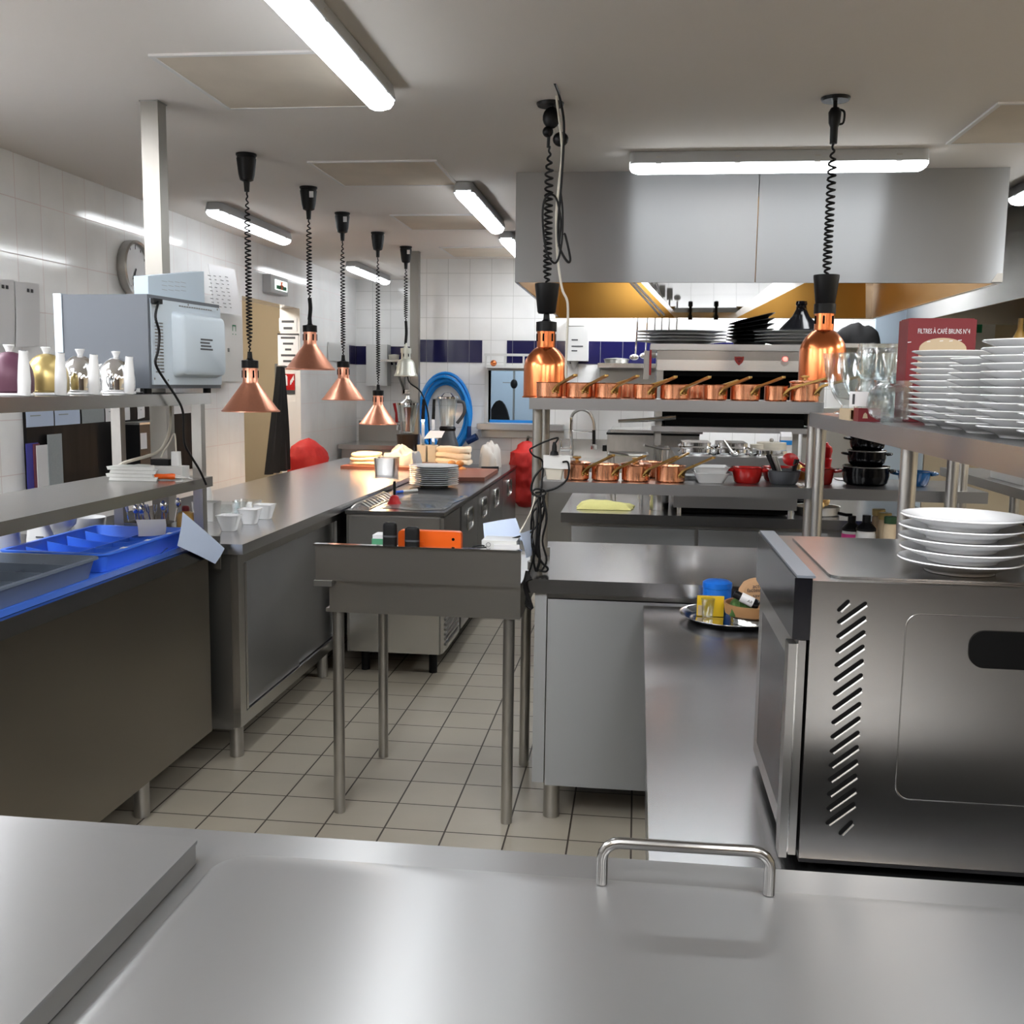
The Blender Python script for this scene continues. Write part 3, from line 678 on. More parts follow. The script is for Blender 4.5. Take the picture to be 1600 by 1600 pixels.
# ================================================================== LONG COUNTER
t = thing('long_counter', 'long steel counter running under the row of heat lamps', 'counter', (-1.9, 5.8, 0))
bm = BM(); box(bm, -2.35, -1.468, 3.67, 8.05, .84, .88); part('worktop', bm, LONG_TOP, t, .012)
part('cabinet_body', box(BM(), -2.32, -1.53, 3.70, 5.05, .14, .84), STEEL_DARK, t)
bm = BM(); box(bm, -1.53, -1.50, 3.70, 3.76, .15, .839); box(bm, -1.53, -1.50, 5.0, 5.05, .15, .839); box(bm, -1.53, -1.50, 3.76, 5.0, .15, .20); box(bm, -1.53, -1.50, 3.76, 5.0, .795, .839); part('cabinet_frame', bm, STEEL, t)
part('rear_body', box(BM(), -2.32, -1.53, 5.06, 8.02, .14, .84), STEEL_DARK, t)
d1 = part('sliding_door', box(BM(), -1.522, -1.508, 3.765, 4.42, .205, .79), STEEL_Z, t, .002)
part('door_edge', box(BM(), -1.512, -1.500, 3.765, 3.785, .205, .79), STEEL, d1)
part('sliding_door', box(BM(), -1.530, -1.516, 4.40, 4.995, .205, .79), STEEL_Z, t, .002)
for x, y in ((-1.56, 3.80), (-1.56, 4.93), (-2.25, 3.80), (-2.25, 4.93), (-2.25, 7.9), (-1.56, 7.9)): part('leg', cyl(BM(), (x, y, 0), (x, y, .14), .027), GALV, t)

# ================================================================== REFRIGERATED COUNTER
FX = -.95
t = thing('refrigerated_counter', 'refrigerated steel counter with pull handles beside the long counter', 'refrigerated counter', (-1.2, 6.5, 0))
part('cabinet_body', box(BM(), -1.455, FX-.02, 5.02, 8.08, .115, .83), STEEL_DARK, t)
part('worktop', box(BM(), -1.457, FX+.004, 5.0, 8.10, .831, .85), STEEL_TOP, t, .004)
part('end_panel', box(BM(), -1.44, FX-.022, 5.008, 5.0195, .12, .82), STEEL, t, .002)
bm = BM(); box(bm, FX-.0195, FX-.004, 5.03, 5.5, .12, .40)
u = part('compressor_panel', bm, STEEL, t)
bm = BM()
for k in range(9): box(bm, FX-.0038, FX+.003, 5.08, 5.45, .15+k*.026, .162+k*.026)
part('vent_grille', bm, STEEL_DARK, u)
bm = BM(); box(bm, FX-.0195, FX-.004, 5.03, 5.5, .41, .82); part('control_panel', bm, STEEL_DARK, t, .003)
ys = [5.53, 6.12, 6.62, 7.25, 8.06]
for a, b_ in zip(ys, ys[1:]):
    dr = part('drawer' if b_-a < .55 else 'door', box(BM(), FX-.0195, FX, a+.006, b_-.006, .13, .82), STEEL_X, t, .004)
    yh = (a+b_)/2-.02
    bm = BM(); pts = [(FX+.008, yh-.09+q*.18, zz) for q, zz in ()]
    ring = [Vector((FX+.004, p.x, p.y)) for p in rrect(.19, .115, .03, 0, yh, .72)]
    tube(bm, ring, .0065, 8, True); box(bm, FX+.0006, FX+.005, yh-.08, yh+.08, .70, .73); part('pull_handle', bm, STEEL, dr)
for y in (5.1, 6.5, 7.95):
    for x in (-1.38, -1.02): part('leg', cyl(BM(), (x, y, 0), (x, y, .115), .022), BLACK, t)

# ================================================================== HAND SINK ON FOUR LEGS
t = thing('sink_table', 'narrow steel sink table on four round legs in the aisle', 'sink', (-.7, 3.6, 0))
bm = BM(); box(bm, -1.03, -.368, 3.30, 3.93, .722, .735)
for a in ((-1.018, -.368, 3.30, 3.308), (-1.018, -.368, 3.922, 3.93), (-1.018, -1.01, 3.308, 3.922), (-.376, -.368, 3.308, 3.922)): box(bm, *a, .735, .838)
part('basin', bm, STEEL, t)
bm = BM()
box(bm, -1.058, -.366, 3.275, 3.287, .835, .954); box(bm, -1.058, -1.046, 3.287, 3.93, .839, .846); box(bm, -.378, -.366, 3.287, 3.93, .839, .846); box(bm, -1.058, -.366, 3.918, 3.93, .839, .846)
box(bm, -1.046, -.378, 3.287, 3.918, .8385, .8405)
part('rim', bm, STEEL, t)
part('rim_lip', box(BM(), -1.060, -.364, 3.262, 3.29, .9545, .960), CHROME, t)
part('drip_edge', box(BM(), -1.062, -1.0, 3.27, 3.31, .815, .8345), STEEL_DARK, t)
for x, y in ((-.998, 3.336), (-.409, 3.336), (-.978, 3.879), (-.409, 3.879)): part('leg', cyl(BM(), (x, y, 0), (x, y, .722), .0195), GALV, t)

# ================================================================== PASS ISLAND, ITS WING AND SHELVES
t = thing('pass_counter', 'steel pass counter with a closed cabinet under the copper pots', 'counter', (.1, 3.7, 0))
bm = BM(); box(bm, -.352, 1.15, 3.33, 4.16, .808, .855); part('worktop', bm, STEEL_TOP, t, .012)
part('cabinet_body', box(BM(), -.325, 1.13, 3.375, 4.12, .145, .807), STEEL_DARK, t)
part('cabinet_side', box(BM(), -.325, -.285, 3.352, 3.374, .145, .807), STEEL_Z, t)
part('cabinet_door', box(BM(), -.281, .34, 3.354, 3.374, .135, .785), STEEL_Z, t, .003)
for x, y in ((-.262, 3.42), (-.262, 4.05), (.6, 3.42), (.6, 4.05)): part('leg', cyl(BM(), (x, y, 0), (x, y, .145), .028), GALV, t)
t = thing('wing_counter', 'low scratched steel counter below the oven and drinks tray', 'counter', (.6, 2.3, 0))
part('worktop', box(BM(), .036, 1.25, 1.30, 3.322, .745, .782), STEEL_WORN, t, .006)
part('cabinet_body', box(BM(), .06, 1.23, 1.33, 3.30, .12, .744), STEEL_X, t)
for x in (.12, 1.15):
    for y in (1.42, 3.2): part('leg', cyl(BM(), (x, y, 0), (x, y, .12), .026), GALV, t)
def shelf_mesh(bm, x0, x1, y0, y1, z0, z1):
    box(bm, x0, x1, y0, y1, z1-.012, z1); e = .004
    for a in ((x0, x1, y0, y0+e), (x0, x1, y1-e, y1), (x0, x0+e, y0+e, y1-e), (x1-e, x1, y0+e, y1-e)): box(bm, *a, z0, z1-.012)
    return bm
t = thing('pass_shelf', 'two tier steel shelf holding the copper pots over the pass', 'shelf', (.3, 3.65, .855))
part('upper_shelf', shelf_mesh(BM(), -.365, .60, 3.45, 3.86, 1.413, 1.451), STEEL_X, t)
part('lower_shelf', shelf_mesh(BM(), -.325, 1.13, 3.45, 3.86, 1.133, 1.170), STEEL_X, t)
for x, y in ((-.341, 3.50), (-.342, 3.82), (.577, 3.50), (1.06, 3.50)):
    bm = BM(); cyl(bm, (x, y, .8555), (x, y, 1.413), (.0165 if x < 0 else .018), n=18); up = part('upright', bm, POST if x < 0 else GALV, t)
    part('foot', cyl(BM(), (x, y, .8553), (x, y, .885), .026, n=18), STEEL_DARK, up)
t = thing('wing_shelf', 'high steel shelf carrying the white plate stacks above the oven', 'shelf', (.8, 2.4, .782))
part('shelf_top', shelf_mesh(BM(), .553, 1.05, 1.2, 3.43, 1.374, 1.418), STEEL_X, t)
for x, y in ((.585, 3.40), (.605, 2.38), (1.0, 3.40), (1.0, 2.38)):
    part('upright', cyl(BM(), (x, y, .8555 if y > 3.35 else .7825), (x, y, 1.374), .0185, n=18), GALV, t)

# ================================================================== COOKING ISLAND
t = thing('cooking_island', 'steel cooking island standing under the extraction hood', 'counter', (.4, 6.1, 0))
part('worktop', box(BM(), -.375, 1.55, 5.16, 7.3, .80, .85), STEEL_TOP, t, .008)
part('cabinet_body', box(BM(), -.34, 1.5, 5.2, 7.25, .12, .799), STEEL_DARK, t)
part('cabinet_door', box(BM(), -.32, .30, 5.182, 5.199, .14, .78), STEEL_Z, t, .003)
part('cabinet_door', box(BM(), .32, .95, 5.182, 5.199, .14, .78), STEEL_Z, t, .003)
for x in (-.28, 1.45):
    for y in (5.3, 7.1): part('leg', cyl(BM(), (x, y, 0), (x, y, .12), .028), GALV, t)

# ================================================================== SMALL THINGS: THE PASS
ZT, ZM = 1.4513, 1.1703            # tops of the two pass shelves
def pan(label, x, y, z, r, h, ang, hl=.115, rise=.05, lid=False, grp='copper saucepans', zoff=0):
    t = thing('copper_saucepan', label, 'saucepan', (x, y, z), 0, grp)
    bm = BM(); lathe(bm, [(0, 0), (r-.004, 0), (r, .004), (r, h-.003), (r+.003, h), (r-.001, h), (r-.003, h-.004), (r-.003, .004), (0, .0035)], 30, (x, y, z+.0003)); part('pot_body', bm, COPPER_POT, t)
    d = Vector((math.cos(ang), math.sin(ang), 0)); n = Vector((-d.y, d.x, 0)); c = Vector((x, y, z))
    a = c + d*(r+.0015) + Vector((0, 0, h*.42)); b = a + d*.022 + Vector((0, 0, h*.42)); e = a + d*hl + Vector((0, 0, rise+h*.2))
    bm = BM(); rg = []
    for p, w, th in ((a, .014, .003), (a+d*.008+Vector((0, 0, h*.2)), .009, .005), (b, .006, .004), (b.lerp(e, .5), .005, .0035), (e, .007, .0035), (e+d*.004, .004, .003)):
        rg.append([p+n*w-Vector((0, 0, th)), p+n*w+Vector((0, 0, th)), p-n*w+Vector((0, 0, th)), p-n*w-Vector((0, 0, th))])
    loft(bm, rg); hd_ = part('handle', bm, BRASS, t)
    for s in (-1, 0, 1):
        bm = BM(); ball(bm, a + n*(s*.010)+d*.003+Vector((0, 0, -.004*(s*s))), .0034, 8); part('rivet', bm, BRASS, hd_)
    if lid:
        bm = BM(); lathe(bm, [(0, h+.0005), (r+.004, h+.0005), (r+.005, h+.004), (r*.8, h+.008), (0, h+.010)], 28, (x, y, z)); ld = part('lid', bm, COPPER_POT, t)
        bm = BM(); lathe(bm, [(.006, h+.009), (.006, h+.016), (.015, h+.019), (.015, h+.024), (0, h+.026)], 16, (x, y, z)); part('lid_knob', bm, BRASS, ld)
    return t
YP = 3.55
def xr(px0, px1, py, Y): a, b = oy(px0, py, Y), oy(px1, py, Y); return (a.x+b.x)/2, (b.x-a.x)/2
up_pots = [(838, 880, .053, 0), (883, 926, .053, 0), (928, 972, .053, 0), (988, 1027, .051, 0), (1031, 1079, .052, 0), (1098, 1137, .053, 0), (1141, 1188, .056, 0), (1194, 1231, .052, 0), (1234, 1280, .062, 1)]
lab_pos = ['first copper saucepan at the open end of the upper pass shelf', 'second copper saucepan from the open end of the upper pass shelf', 'third copper saucepan from the open end of the upper pass shelf',
           'fourth copper saucepan on the upper pass shelf, under the broiler edge', 'fifth copper saucepan on the upper pass shelf, widest in the middle', 'sixth copper saucepan on the upper pass shelf, below the red shield emblem',
           'seventh copper saucepan on the upper pass shelf, tall with pale handle', 'small copper saucepan beside the lidded one on the upper pass shelf', 'tall lidded copper saucepan at the glassware end of the upper pass shelf']
for (a, b, h, lid), lb in zip(up_pots, lab_pos):
    x, r = xr(a, b, 612, YP); pan(lb, x, YP, ZT, r*.985, h, -1.06 if a < 1190 else -.8, .155, .044, bool(lid), 'copper saucepans on the upper pass shelf')
back_pots = [(968, 994, 'copper saucepan half hidden behind the third and fourth on the upper shelf'), (1078, 1104, 'copper saucepan half hidden behind the fifth and sixth on the upper shelf'), (906, 940, 'copper saucepan in the rear row behind the second on the upper shelf')]
for a, b, lb in back_pots:
    x, r = xr(a, b, 612, 3.70); pan(lb, x, 3.72, ZT, .045, .052, .3, .10, .036, False, 'copper saucepans on the upper pass shelf')
low = [(881, 921, 735, 1, 'lidded copper saucepan beside the white socket block on the lower pass shelf'), (924, 968, 737, 0, 'open copper saucepan second on the lower pass shelf'),
       (971, 1016, 738, 1, 'lidded copper saucepan third on the lower pass shelf'), (1024, 1071, 740, 0, 'open copper saucepan nearest the pale dishes on the lower pass shelf')]
for a, b, py, lid, lb in low:
    x, r = xr(a, b, py, YP); pan(lb, x, YP, ZM, r*.985, .056, -.85, .15, .062, bool(lid), 'copper saucepans on the lower pass shelf')
x, r = xr(1003, 1030, 735, 3.70); pan('copper saucepan in the rear row of the lower pass shelf', x, 3.72, ZM, .045, .056, .4, .10, .05, False, 'copper saucepans on the lower pass shelf')

# pale stacked oven dishes
for k, (z, s) in enumerate(((0, 1.0), (.020, 1.0))):
    x, r = xr(1083, 1137, 745, 3.58)
    bm = BM(); tub(bm, .085, .10, .118, .135, .035, .004, .014, .004, (x, 3.58, ZM+.0005+z), .003)
    single('oven_dish', bm, PORCELAIN, ['lower pale rectangular dish of the stacked pair by the red cocotte', 'upper pale rectangular dish of the stacked pair by the red cocotte'][k], 'dish', 'pale rectangular oven dishes')
bm = BM(); tub(bm, .07, .08, .08, .09, .014, .003, .012, .003, (oy(1073, 750, 3.62).x+.004, 3.68, ZM+.0005)); single('oven_dish', bm, PORCELAIN, 'shallow pale dish behind the stacked pair on the lower pass shelf', 'dish')
# cocottes
def cocotte(label, x, y, z, r, h, m, ears=True, cat='casserole', name='cocotte', inner=CHINA):
    t = thing(name, label, cat, (x, y, z), 0)
    bm = BM(); lathe(bm, [(0, 0), (r*.74, 0), (r*.84, .006), (r*.96, h*.55), (r, h-.003), (r+.003, h), (r-.003, h), (r-.006, h-.006), (r*.8, .012), (0, .010)], 32, (x, y, z+.0004)); part('pot_body', bm, m, t)
    bm = BM(); lathe(bm, [(0, .0108), (r*.78, .0128), (r-.0065, h-.008), (r-.009, h-.008), (r*.75, .0145), (0, .0125)], 28, (x, y, z+.0004)); part('lining', bm, inner, t)
    if ears:
        for s in (-1, 1):
            bm = BM(); pts = smooth_path([(x+s*(r-.004), y-.026, z+h-.010), (x+s*(r+.016), y-.018, z+h-.008), (x+s*(r+.020), y, z+h-.007), (x+s*(r+.016), y+.018, z+h-.008), (x+s*(r-.004), y+.026, z+h-.010)], 4)
            tube(bm, pts, .0055, 8); part('ear_handle', bm, m, t)
    return t
x, r = xr(1143, 1191, 745, 3.58); cocotte('red round cocotte on the lower pass shelf beside the pale dishes', x, 3.58, ZM, r, .054, RED_ENAMEL)
x, r = xr(1199, 1250, 745, 3.57); cocotte('grey bowl of whisks and tongs on the lower pass shelf', x, 3.57, ZM, r, .048, GREY_PLASTIC, False, 'bowl', 'utensil_bowl', GREY_PLASTIC); xb, rb = x, r
x2, r = xr(1193, 1206, 745, 3.70); cocotte('dark red dish half hidden behind the grey utensil bowl', x2+.03, 3.69, ZM, .052, .05, RED_ENAMEL, False, 'dish', 'gratin_dish')
for k, (dx, dy, tx, ty, ln, nm, m) in enumerate(((-.02, .01, -.035, .01, .085, 'black kitchen tongs sticking out of the grey bowl', BLACK), (-.008, -.01, -.03, 0, .08, 'steel tongs leaning in the grey bowl', STEEL_DARK), (.02, .0, .02, .01, .07, 'black spatula lying on the grey bowl rim', BLACK))):
    bm = BM(); a = Vector((xb+dx, 3.57+dy, ZM+.014)); b = a+Vector((tx, ty, ln)); tube(bm, [a, a.lerp(b, .6), b], [.004, .005, .007], 8); tube(bm, [a+Vector((.008, 0, 0)), b+Vector((.008, 0, 0))], .004, 6)
    single('kitchen_tongs' if k < 2 else 'spatula', bm, m, nm, 'utensil')
bm = BM(); lathe(bm, [(0, 0), (.018, .002), (.026, .012), (.027, .014), (.017, .006), (0, .004)], 20); tube(bm, [(.02, 0, .01), (.06, 0, -.03)], .004, 6); bm.transform(Matrix.Translation((xb+.022, 3.595, ZM+.075)) @ Matrix.Rotation(.9, 4, 'X'))
single('serving_spoon', bm, RED, 'dark red ladle head showing above the grey utensil bowl', 'utensil')
x, r = xr(1262, 1306, 745, 3.58); cocotte('red handled cocotte between the two shelf uprights', x, 3.60, ZM, r*.95, .056, RED_ENAMEL)
# black cocottes, three high
x, r = xr(1318, 1391, 745, 3.60)
for k, (rr_, h, lb) in enumerate(((r, .066, 'largest black speckled pot at the base of the stack of three'), (r*.82, .052, 'middle black speckled pot of the stack of three'), (r*.76, .050, 'smallest black speckled pot on top of the stack of three'))):
    z = ZM + (0, .0675, .1205)[k]; yy = 3.62
    t = thing('speckled_pot', lb, 'pot', (x, yy, z), 0, 'black enamel pots stacked on the pass shelf')
    bm = BM(); lathe(bm, [(0, 0), (rr_*.80, 0), (rr_*.93, .008), (rr_, h*.5), (rr_*.98, h-.008), (rr_*1.01, h-.002), (rr_*1.0, h), (rr_*.94, h-.001), (rr_*.92, h-.01), (rr_*.86, .012), (0, .010)], 32, (x, yy, z+.0004)); part('pot_body', bm, BLACK_GLOSS, t)
    bm = BM(); tube(bm, [(x+rr_*1.0*math.cos(a), yy+rr_*1.0*math.sin(a), z+h-.003) for a in [2*PI*i/32 for i in range(32)]], .0018, 6, True); part('rim_ring', bm, STEEL_DARK, t)
    for s in (-1, 1):
        bm = BM(); tube(bm, smooth_path([(x+s*(rr_*.98), yy-.022, z+h*.72), (x+s*(rr_+.016), yy-.014, z+h*.76), (x+s*(rr_+.016), yy+.014, z+h*.76), (x+s*(rr_*.98), yy+.022, z+h*.72)], 4), .004, 8); part('ear_handle', bm, BLACK_GLOSS, t)
x, r = xr(1404, 1455, 745, 3.62); cocotte('blue enamel casserole behind the middle shelf upright', x, 3.63, ZM, r, .050, BLUE_ENAMEL, True)
# red pepper mill
x = oy(1292, 720, 3.74).x
bm = BM(); lathe(bm, [(0, 0), (.026, 0), (.027, .004), (.021, .03), (.018, .055), (.021, .072), (.021, .076), (.017, .080), (.019, .094), (.022, .104), (.019, .118), (.008, .126), (.005, .134), (0, .135)], 24, (x, 3.76, ZM+.0005)); single('pepper_mill', bm, RED, 'glossy red pepper mill standing behind the shelf upright', 'pepper mill')
bm = BM(); lathe(bm, [(0, 0), (.020, 0), (.021, .05), (.019, .055), (0, .056)], 18, (oy(1256, 720, 3.75).x, 3.77, ZM+.0005)); single('spice_jar', bm, BRASS, 'small amber jar beside the corner upright', 'jar')
bm = BM(); loft(bm, [rrect(.09, .09, .01, z, oy(1345, 735, 3.79).x-.04, 3.80) for z in (ZM+.0005, ZM+.003)]); single('paper_slip', bm, PAPER, 'loose white paper under the black speckled pots', 'paper')

# white socket block on the first upright
t = thing('socket_block', 'white multi socket block strapped to the first shelf upright', 'power strip', oy(866, 735, 3.46))
part('casing', bevel(prism(BM(), [oy(p, q, 3.44) for p, q in ((849, 711), (891, 712), (891, 733), (873, 733), (849, 731))], (0, .006, 0)), .002), WHITE_PLASTIC, t)
bm = BM(); a, b = oy(851, 733, 3.443), oy(880, 750, 3.443); tub(bm, .05, .03, .062, .034, .036, .002, .006, .002, ((a.x+b.x)/2, 3.462, b.z)); part('clear_holder', bm, CREAM_PLASTIC, t)
bm = BM(); c = oy(866, 711, 3.445); lathe(bm, [(0, 0), (.015, 0), (.013, .010), (.009, .014), (.008, .03), (.005, .044), (0, .045)], 16, c); part('plug', bm, BLACK, t)
bm = BM(); q = lambda px, py, Y=3.43: oy(px, py, Y); tube(bm, smooth_path([q(866, 694), q(872, 684), q(852, 690), q(835, 698), q(828, 703), q(834, 712), q(848, 722, 3.46), q(846, 760), q(842, 800)], 5), .0034, 6); part('power_cord', bm, RUBBER, t)
bm = BM(); tube(bm, smooth_path([q(879, 722), q(887, 722), q(889, 735), q(885, 750), q(870, 762), q(850, 768), q(836, 770)], 5), .0036, 6); part('power_cord', bm, RUBBER, t)
bm = BM(); tube(bm, smooth_path([q(848, 730), q(835, 746), q(830, 765), q(838, 775), q(850, 775), q(845, 790), q(833, 800), q(830, 830), q(836, 860), q(848, 880), q(856, 888), q(852, 893), q(838, 890)], 5), .0042, 6); part('power_cord', bm, RUBBER, t)
# bundled cables down the first upright
q = lambda px, py, Y=3.41: oy(px, py, Y)
for k, (pts, m, lb) in enumerate((
        ([(832, 768), (838, 764), (850, 766), (852, 772), (842, 776), (833, 773), (832, 768)], RUBBER, 'black cable tied in a loop round the first upright'),
        ([(848, 775), (850, 800), (843, 825), (838, 850), (842, 870), (850, 882), (856, 888), (853, 893), (842, 892)], RUBBER, 'black cable hanging in front of the first upright to the worktop'),
        ([(842, 778), (832, 795), (834, 820), (830, 845), (834, 865), (830, 885), (826, 895)], RUBBER, 'black cable dropping on the aisle side of the first upright'),
        ([(840, 800), (850, 790), (846, 812), (833, 828), (825, 834), (812, 838), (795, 843), (780, 846), (765, 845)], RUBBER, 'thin dark cable crossing from the first upright to the order printer'),
        ([(836, 775), (833, 790), (827, 805), (818, 822), (812, 832)], CREAM_PLASTIC, 'white cable running from the first upright to the blue papers'))):
    bm = BM(); tube(bm, smooth_path([q(*p) for p in pts], 6), .0034 if m is RUBBER else .003, 6); single('cable', bm, m, lb, 'cable')
bm = BM()
for s, (dx, w) in enumerate(((0, .010), (.012, .007), (-.010, .008))):
    tube(bm, smooth_path([q(842+s*2, 780)+Vector((dx, 0, 0)), q(845+s, 810)+Vector((dx*1.5, -.006, 0)), q(841+s, 845)+Vector((dx, 0, 0)), q(843, 875)+Vector((dx*2, 0, 0)), q(838+s*2, 893)+Vector((dx, 0, 0))], 5), w*.5, 6)
single('cable_bundle', bm, RUBBER, 'thick bundle of black cables strapped along the first upright', 'cable', kind='stuff')
bm = BM(); a = oy(832, 885, 3.33)
for s in range(5): tube(bm, smooth_path([(a.x+.0-.004*s, 3.318, .86+.006*s), (a.x-.022, 3.312, .845-.004*s), (a.x-.014+.004*s, 3.315, .80-.01*s), (a.x-.018, 3.318, .77)], 4), .006, 6)
single('cable_bundle', bm, RUBBER, 'black cables hanging into the gap beside the pass counter', 'cable', kind='stuff')

# ---------------- on the sink table
zs = .8406
t = thing('knife_case', 'orange plastic case standing behind the rim of the sink table', 'case', oz(668, 858, zs))
a, b = oy(622, 846, 3.36), oy(720, 846, 3.36)
bm = BM(); loft(bm, [[Vector((p.x, 3.36+yy, p.y)) for p in rrect(b.x-a.x, oy(668, 830, 3.36).z-zs-.001, .012, 0, (a.x+b.x)/2, (zs+.001+oy(668, 830, 3.36).z)/2)] for yy in (0, .035)]); bevel(bm, .003); part('case_body', bm, ORANGE, t)
bm = BM(); c = oy(708, 843, 3.359); cyl(bm, c, c+Vector((0, .004, 0)), .0052, n=14); part('hole', bm, BLACK_MATT, t)
bm = BM(); x0 = a.x+.04; 
for k in range(4): box(bm, x0, x0+.05, 3.3575, 3.3595, zs+.088+.010*k, zs+.093+.010*k)
part('moulded_grip', bm, ORANGE, t)
for (p0, p1, top, lb) in ((599, 621, 815, 'taller black rubber handle standing before the orange case'), (633, 656, 822, 'shorter black rubber handle standing before the orange case')):
    a, b = oy(p0, 850, 3.33), oy(p1, 850, 3.33); w = b.x-a.x; zt = oy(p0, top, 3.33).z; cx = (a.x+b.x)/2
    t = thing('sheathed_knife', lb, 'handle', (cx, 3.335, zs), 0, 'black handles in the sink table')
    bm = BM(); loft(bm, [rrect(w*.92, .028, .012, zs, cx, 3.325), rrect(w, .03, .014, zs+.02, cx, 3.325), rrect(w, .03, .014, zt-.012, cx, 3.325), rrect(w*.9, .026, .012, zt-.004, cx, 3.325), rrect(w*.6, .016, .007, zt, cx, 3.325)]); part('grip', bm, BLACK, t)
    bm = BM(); loft(bm, [rrect(w*1.02, .032, .015, zt-.05, cx, 3.325), rrect(w*1.02, .032, .015, zt-.044, cx, 3.325)]); part('grip_band', bm, GREY_PLASTIC, t)
a, b = oy(582, 845, 3.40), oy(606, 845, 3.40)
t = thing('scouring_sponge', 'green and white sponge beside the black handles on the sink', 'sponge', ((a.x+b.x)/2, 3.41, zs))
bm = BM(); box(bm, a.x, b.x, 3.39, 3.46, zs+.0005, oy(592, 842, 3.39).z); part('foam', bm, GREEN, t, .006)
bm = BM(); box(bm, a.x+.003, b.x, 3.39, 3.46, oy(592, 842, 3.39).z+.0005, oy(592, 836, 3.39).z); part('pad', bm, PAPER, t, .005)
a, b = oy(757, 855, 3.40), oy(817, 855, 3.40)
b.x = min(b.x, -.388); t = thing('order_printer', 'small white order printer box on the sink table', 'printer', ((a.x+b.x)/2, 3.40, zs))
bm = BM(); box(bm, a.x, b.x, 3.335, 3.44, zs+.001, oy(780, 845, 3.335).z); part('casing', bm, WHITE_PLASTIC, t, .004)
a2, b2 = oy(772, 857, 3.33), oy(812, 857, 3.33); bm = BM(); box(bm, a2.x, b2.x, 3.326, 3.3345, oy(790, 862, 3.33).z, oy(790, 851, 3.33).z); part('label_plate', bm, PAPER, t)
bm = BM(); c = oy(763, 851, 3.334); tube(bm, [(c.x+.007*math.cos(k*PI/8), 3.3335, c.z+.007*math.sin(k*PI/8)) for k in range(16)], .0008, 5, True); part('feed_mark', bm, GREY_PLASTIC, t)
bm = BM(); qq = lambda px, py, Y=3.32: oy(px, py, Y); tube(bm, smooth_path([qq(757, 853), qq(748, 852), qq(738, 855), qq(750, 856), qq(760, 855)], 5), .0028, 6); part('cord', bm, RUBBER, t)
def sheet(bm, pts, thick=.0012, bend=0.0, n=8):
    """a curved sheet of paper through four corners"""
    p = [Vector(a) for a in pts]; nn = (p[1]-p[0]).cross(p[3]-p[0]).normalized(); G = []
    for s in (0, thick):
        g = []
        for j in range(n+1):
            row = []
            for i in range(n+1):
                u, v = i/n, j/n
                row.append(bm.verts.new(p[0].lerp(p[1], u).lerp(p[3].lerp(p[2], u), v)+nn*(bend*(math.sin(PI*u)*.6+math.sin(PI*v)*.6+.15*math.sin(5*u+3*v))+s)))
            g.append(row)
        G.append(g)
    for j in range(n):
        for i in range(n):
            a = G[0]; bm.faces.new((a[j][i], a[j+1][i], a[j+1][i+1], a[j][i+1])); a = G[1]; bm.faces.new((a[j][i], a[j][i+1], a[j+1][i+1], a[j+1][i]))
    for i in range(n):
        for j, f in ((0, 1), (n, -1)):
            q4 = (G[0][j][i], G[0][j][i+1], G[1][j][i+1], G[1][j][i]); bm.faces.new(q4 if f > 0 else q4[::-1])
            q4 = (G[0][i][j], G[1][i][j], G[1][i+1][j], G[0][i+1][j]); bm.faces.new(q4 if f > 0 else q4[::-1])
    return bm
W = lambda px, py, Y: oy(px, py, Y)
single('order_slip', sheet(BM(), [W(757, 843, 3.46), W(818, 845, 3.46), W(806, 810, 3.50), W(755, 818, 3.50)], bend=.006), PAPER_BLUE, 'crumpled bluish papers standing behind the order printer', 'paper')
single('order_slip', sheet(BM(), [W(822, 872, 3.36), W(831, 868, 3.42), W(830, 828, 3.42), W(812, 834, 3.36)], bend=.004), PAPER_BLUE, 'bluish paper hanging at the end of the sink table beside the cables', 'paper')

# ---------------- drinks tray on the wing counter
ZW = .7825
c = oz(1178, 950, ZW+.008); tx, ty, tr = .31, 3.15, .165
t = thing('round_tray', 'round steel tray holding jars on the low wing counter', 'tray', (tx, ty, ZW))
bm = BM(); lathe(bm, [(0, .0005), (tr*.80, .0005), (tr*.86, .004), (tr*.97, .018), (tr, .020), (tr, .022), (tr*.96, .021), (tr*.85, .007), (tr*.78, .004), (0, .004)], 48, (tx, ty, ZW)); part('tray_dish', bm, CHROME, t)
zt = ZW+.0046
a, b = oz(1096, 955, zt), oz(1141, 955, zt); x = (a.x+b.x)/2; r = (b.x-a.x)/2*.98; y = a.y-.01
t = thing('blue_tub', 'blue lidded tub behind the yellow pack on the round tray', 'tub', (x, y, zt))
bm = BM(); lathe(bm, [(0, 0), (r*.97, 0), (r, .01), (r, .080), (0, .081)], 28, (x, y, zt+.0003)); part('tub_body', bm, BLUE_LID, t)
bm = BM(); lathe(bm, [(0, .0815), (r*1.03, .0815), (r*1.04, .088), (r*1.02, .098), (r*.8, .104), (0, .108)], 28, (x, y, zt)); part('lid', bm, BLUE_LID, t)
c = oz(1118, 959, zt); yy = y-r-.012
a, b = oy(1089, 945, yy), oy(1131, 945, yy)
t = thing('yellow_pack', 'yellow pack leaning on the blue tub on the round tray', 'packet', ((a.x+b.x)/2, yy, zt))
bm = BM(); box(bm, a.x, b.x, yy-.006, yy+.006, zt+.001, zt+.064); part('carton', bm, YELLOW, t, .001)
bm = BM(); box(bm, a.x+.003, a.x+.02, yy-.0072, yy-.0063, zt+.003, zt+.035); part('printed_picture', bm, CARD_PALE, t)
x = (a.x*.62+b.x*.38); r = .0215; yg = yy-.033
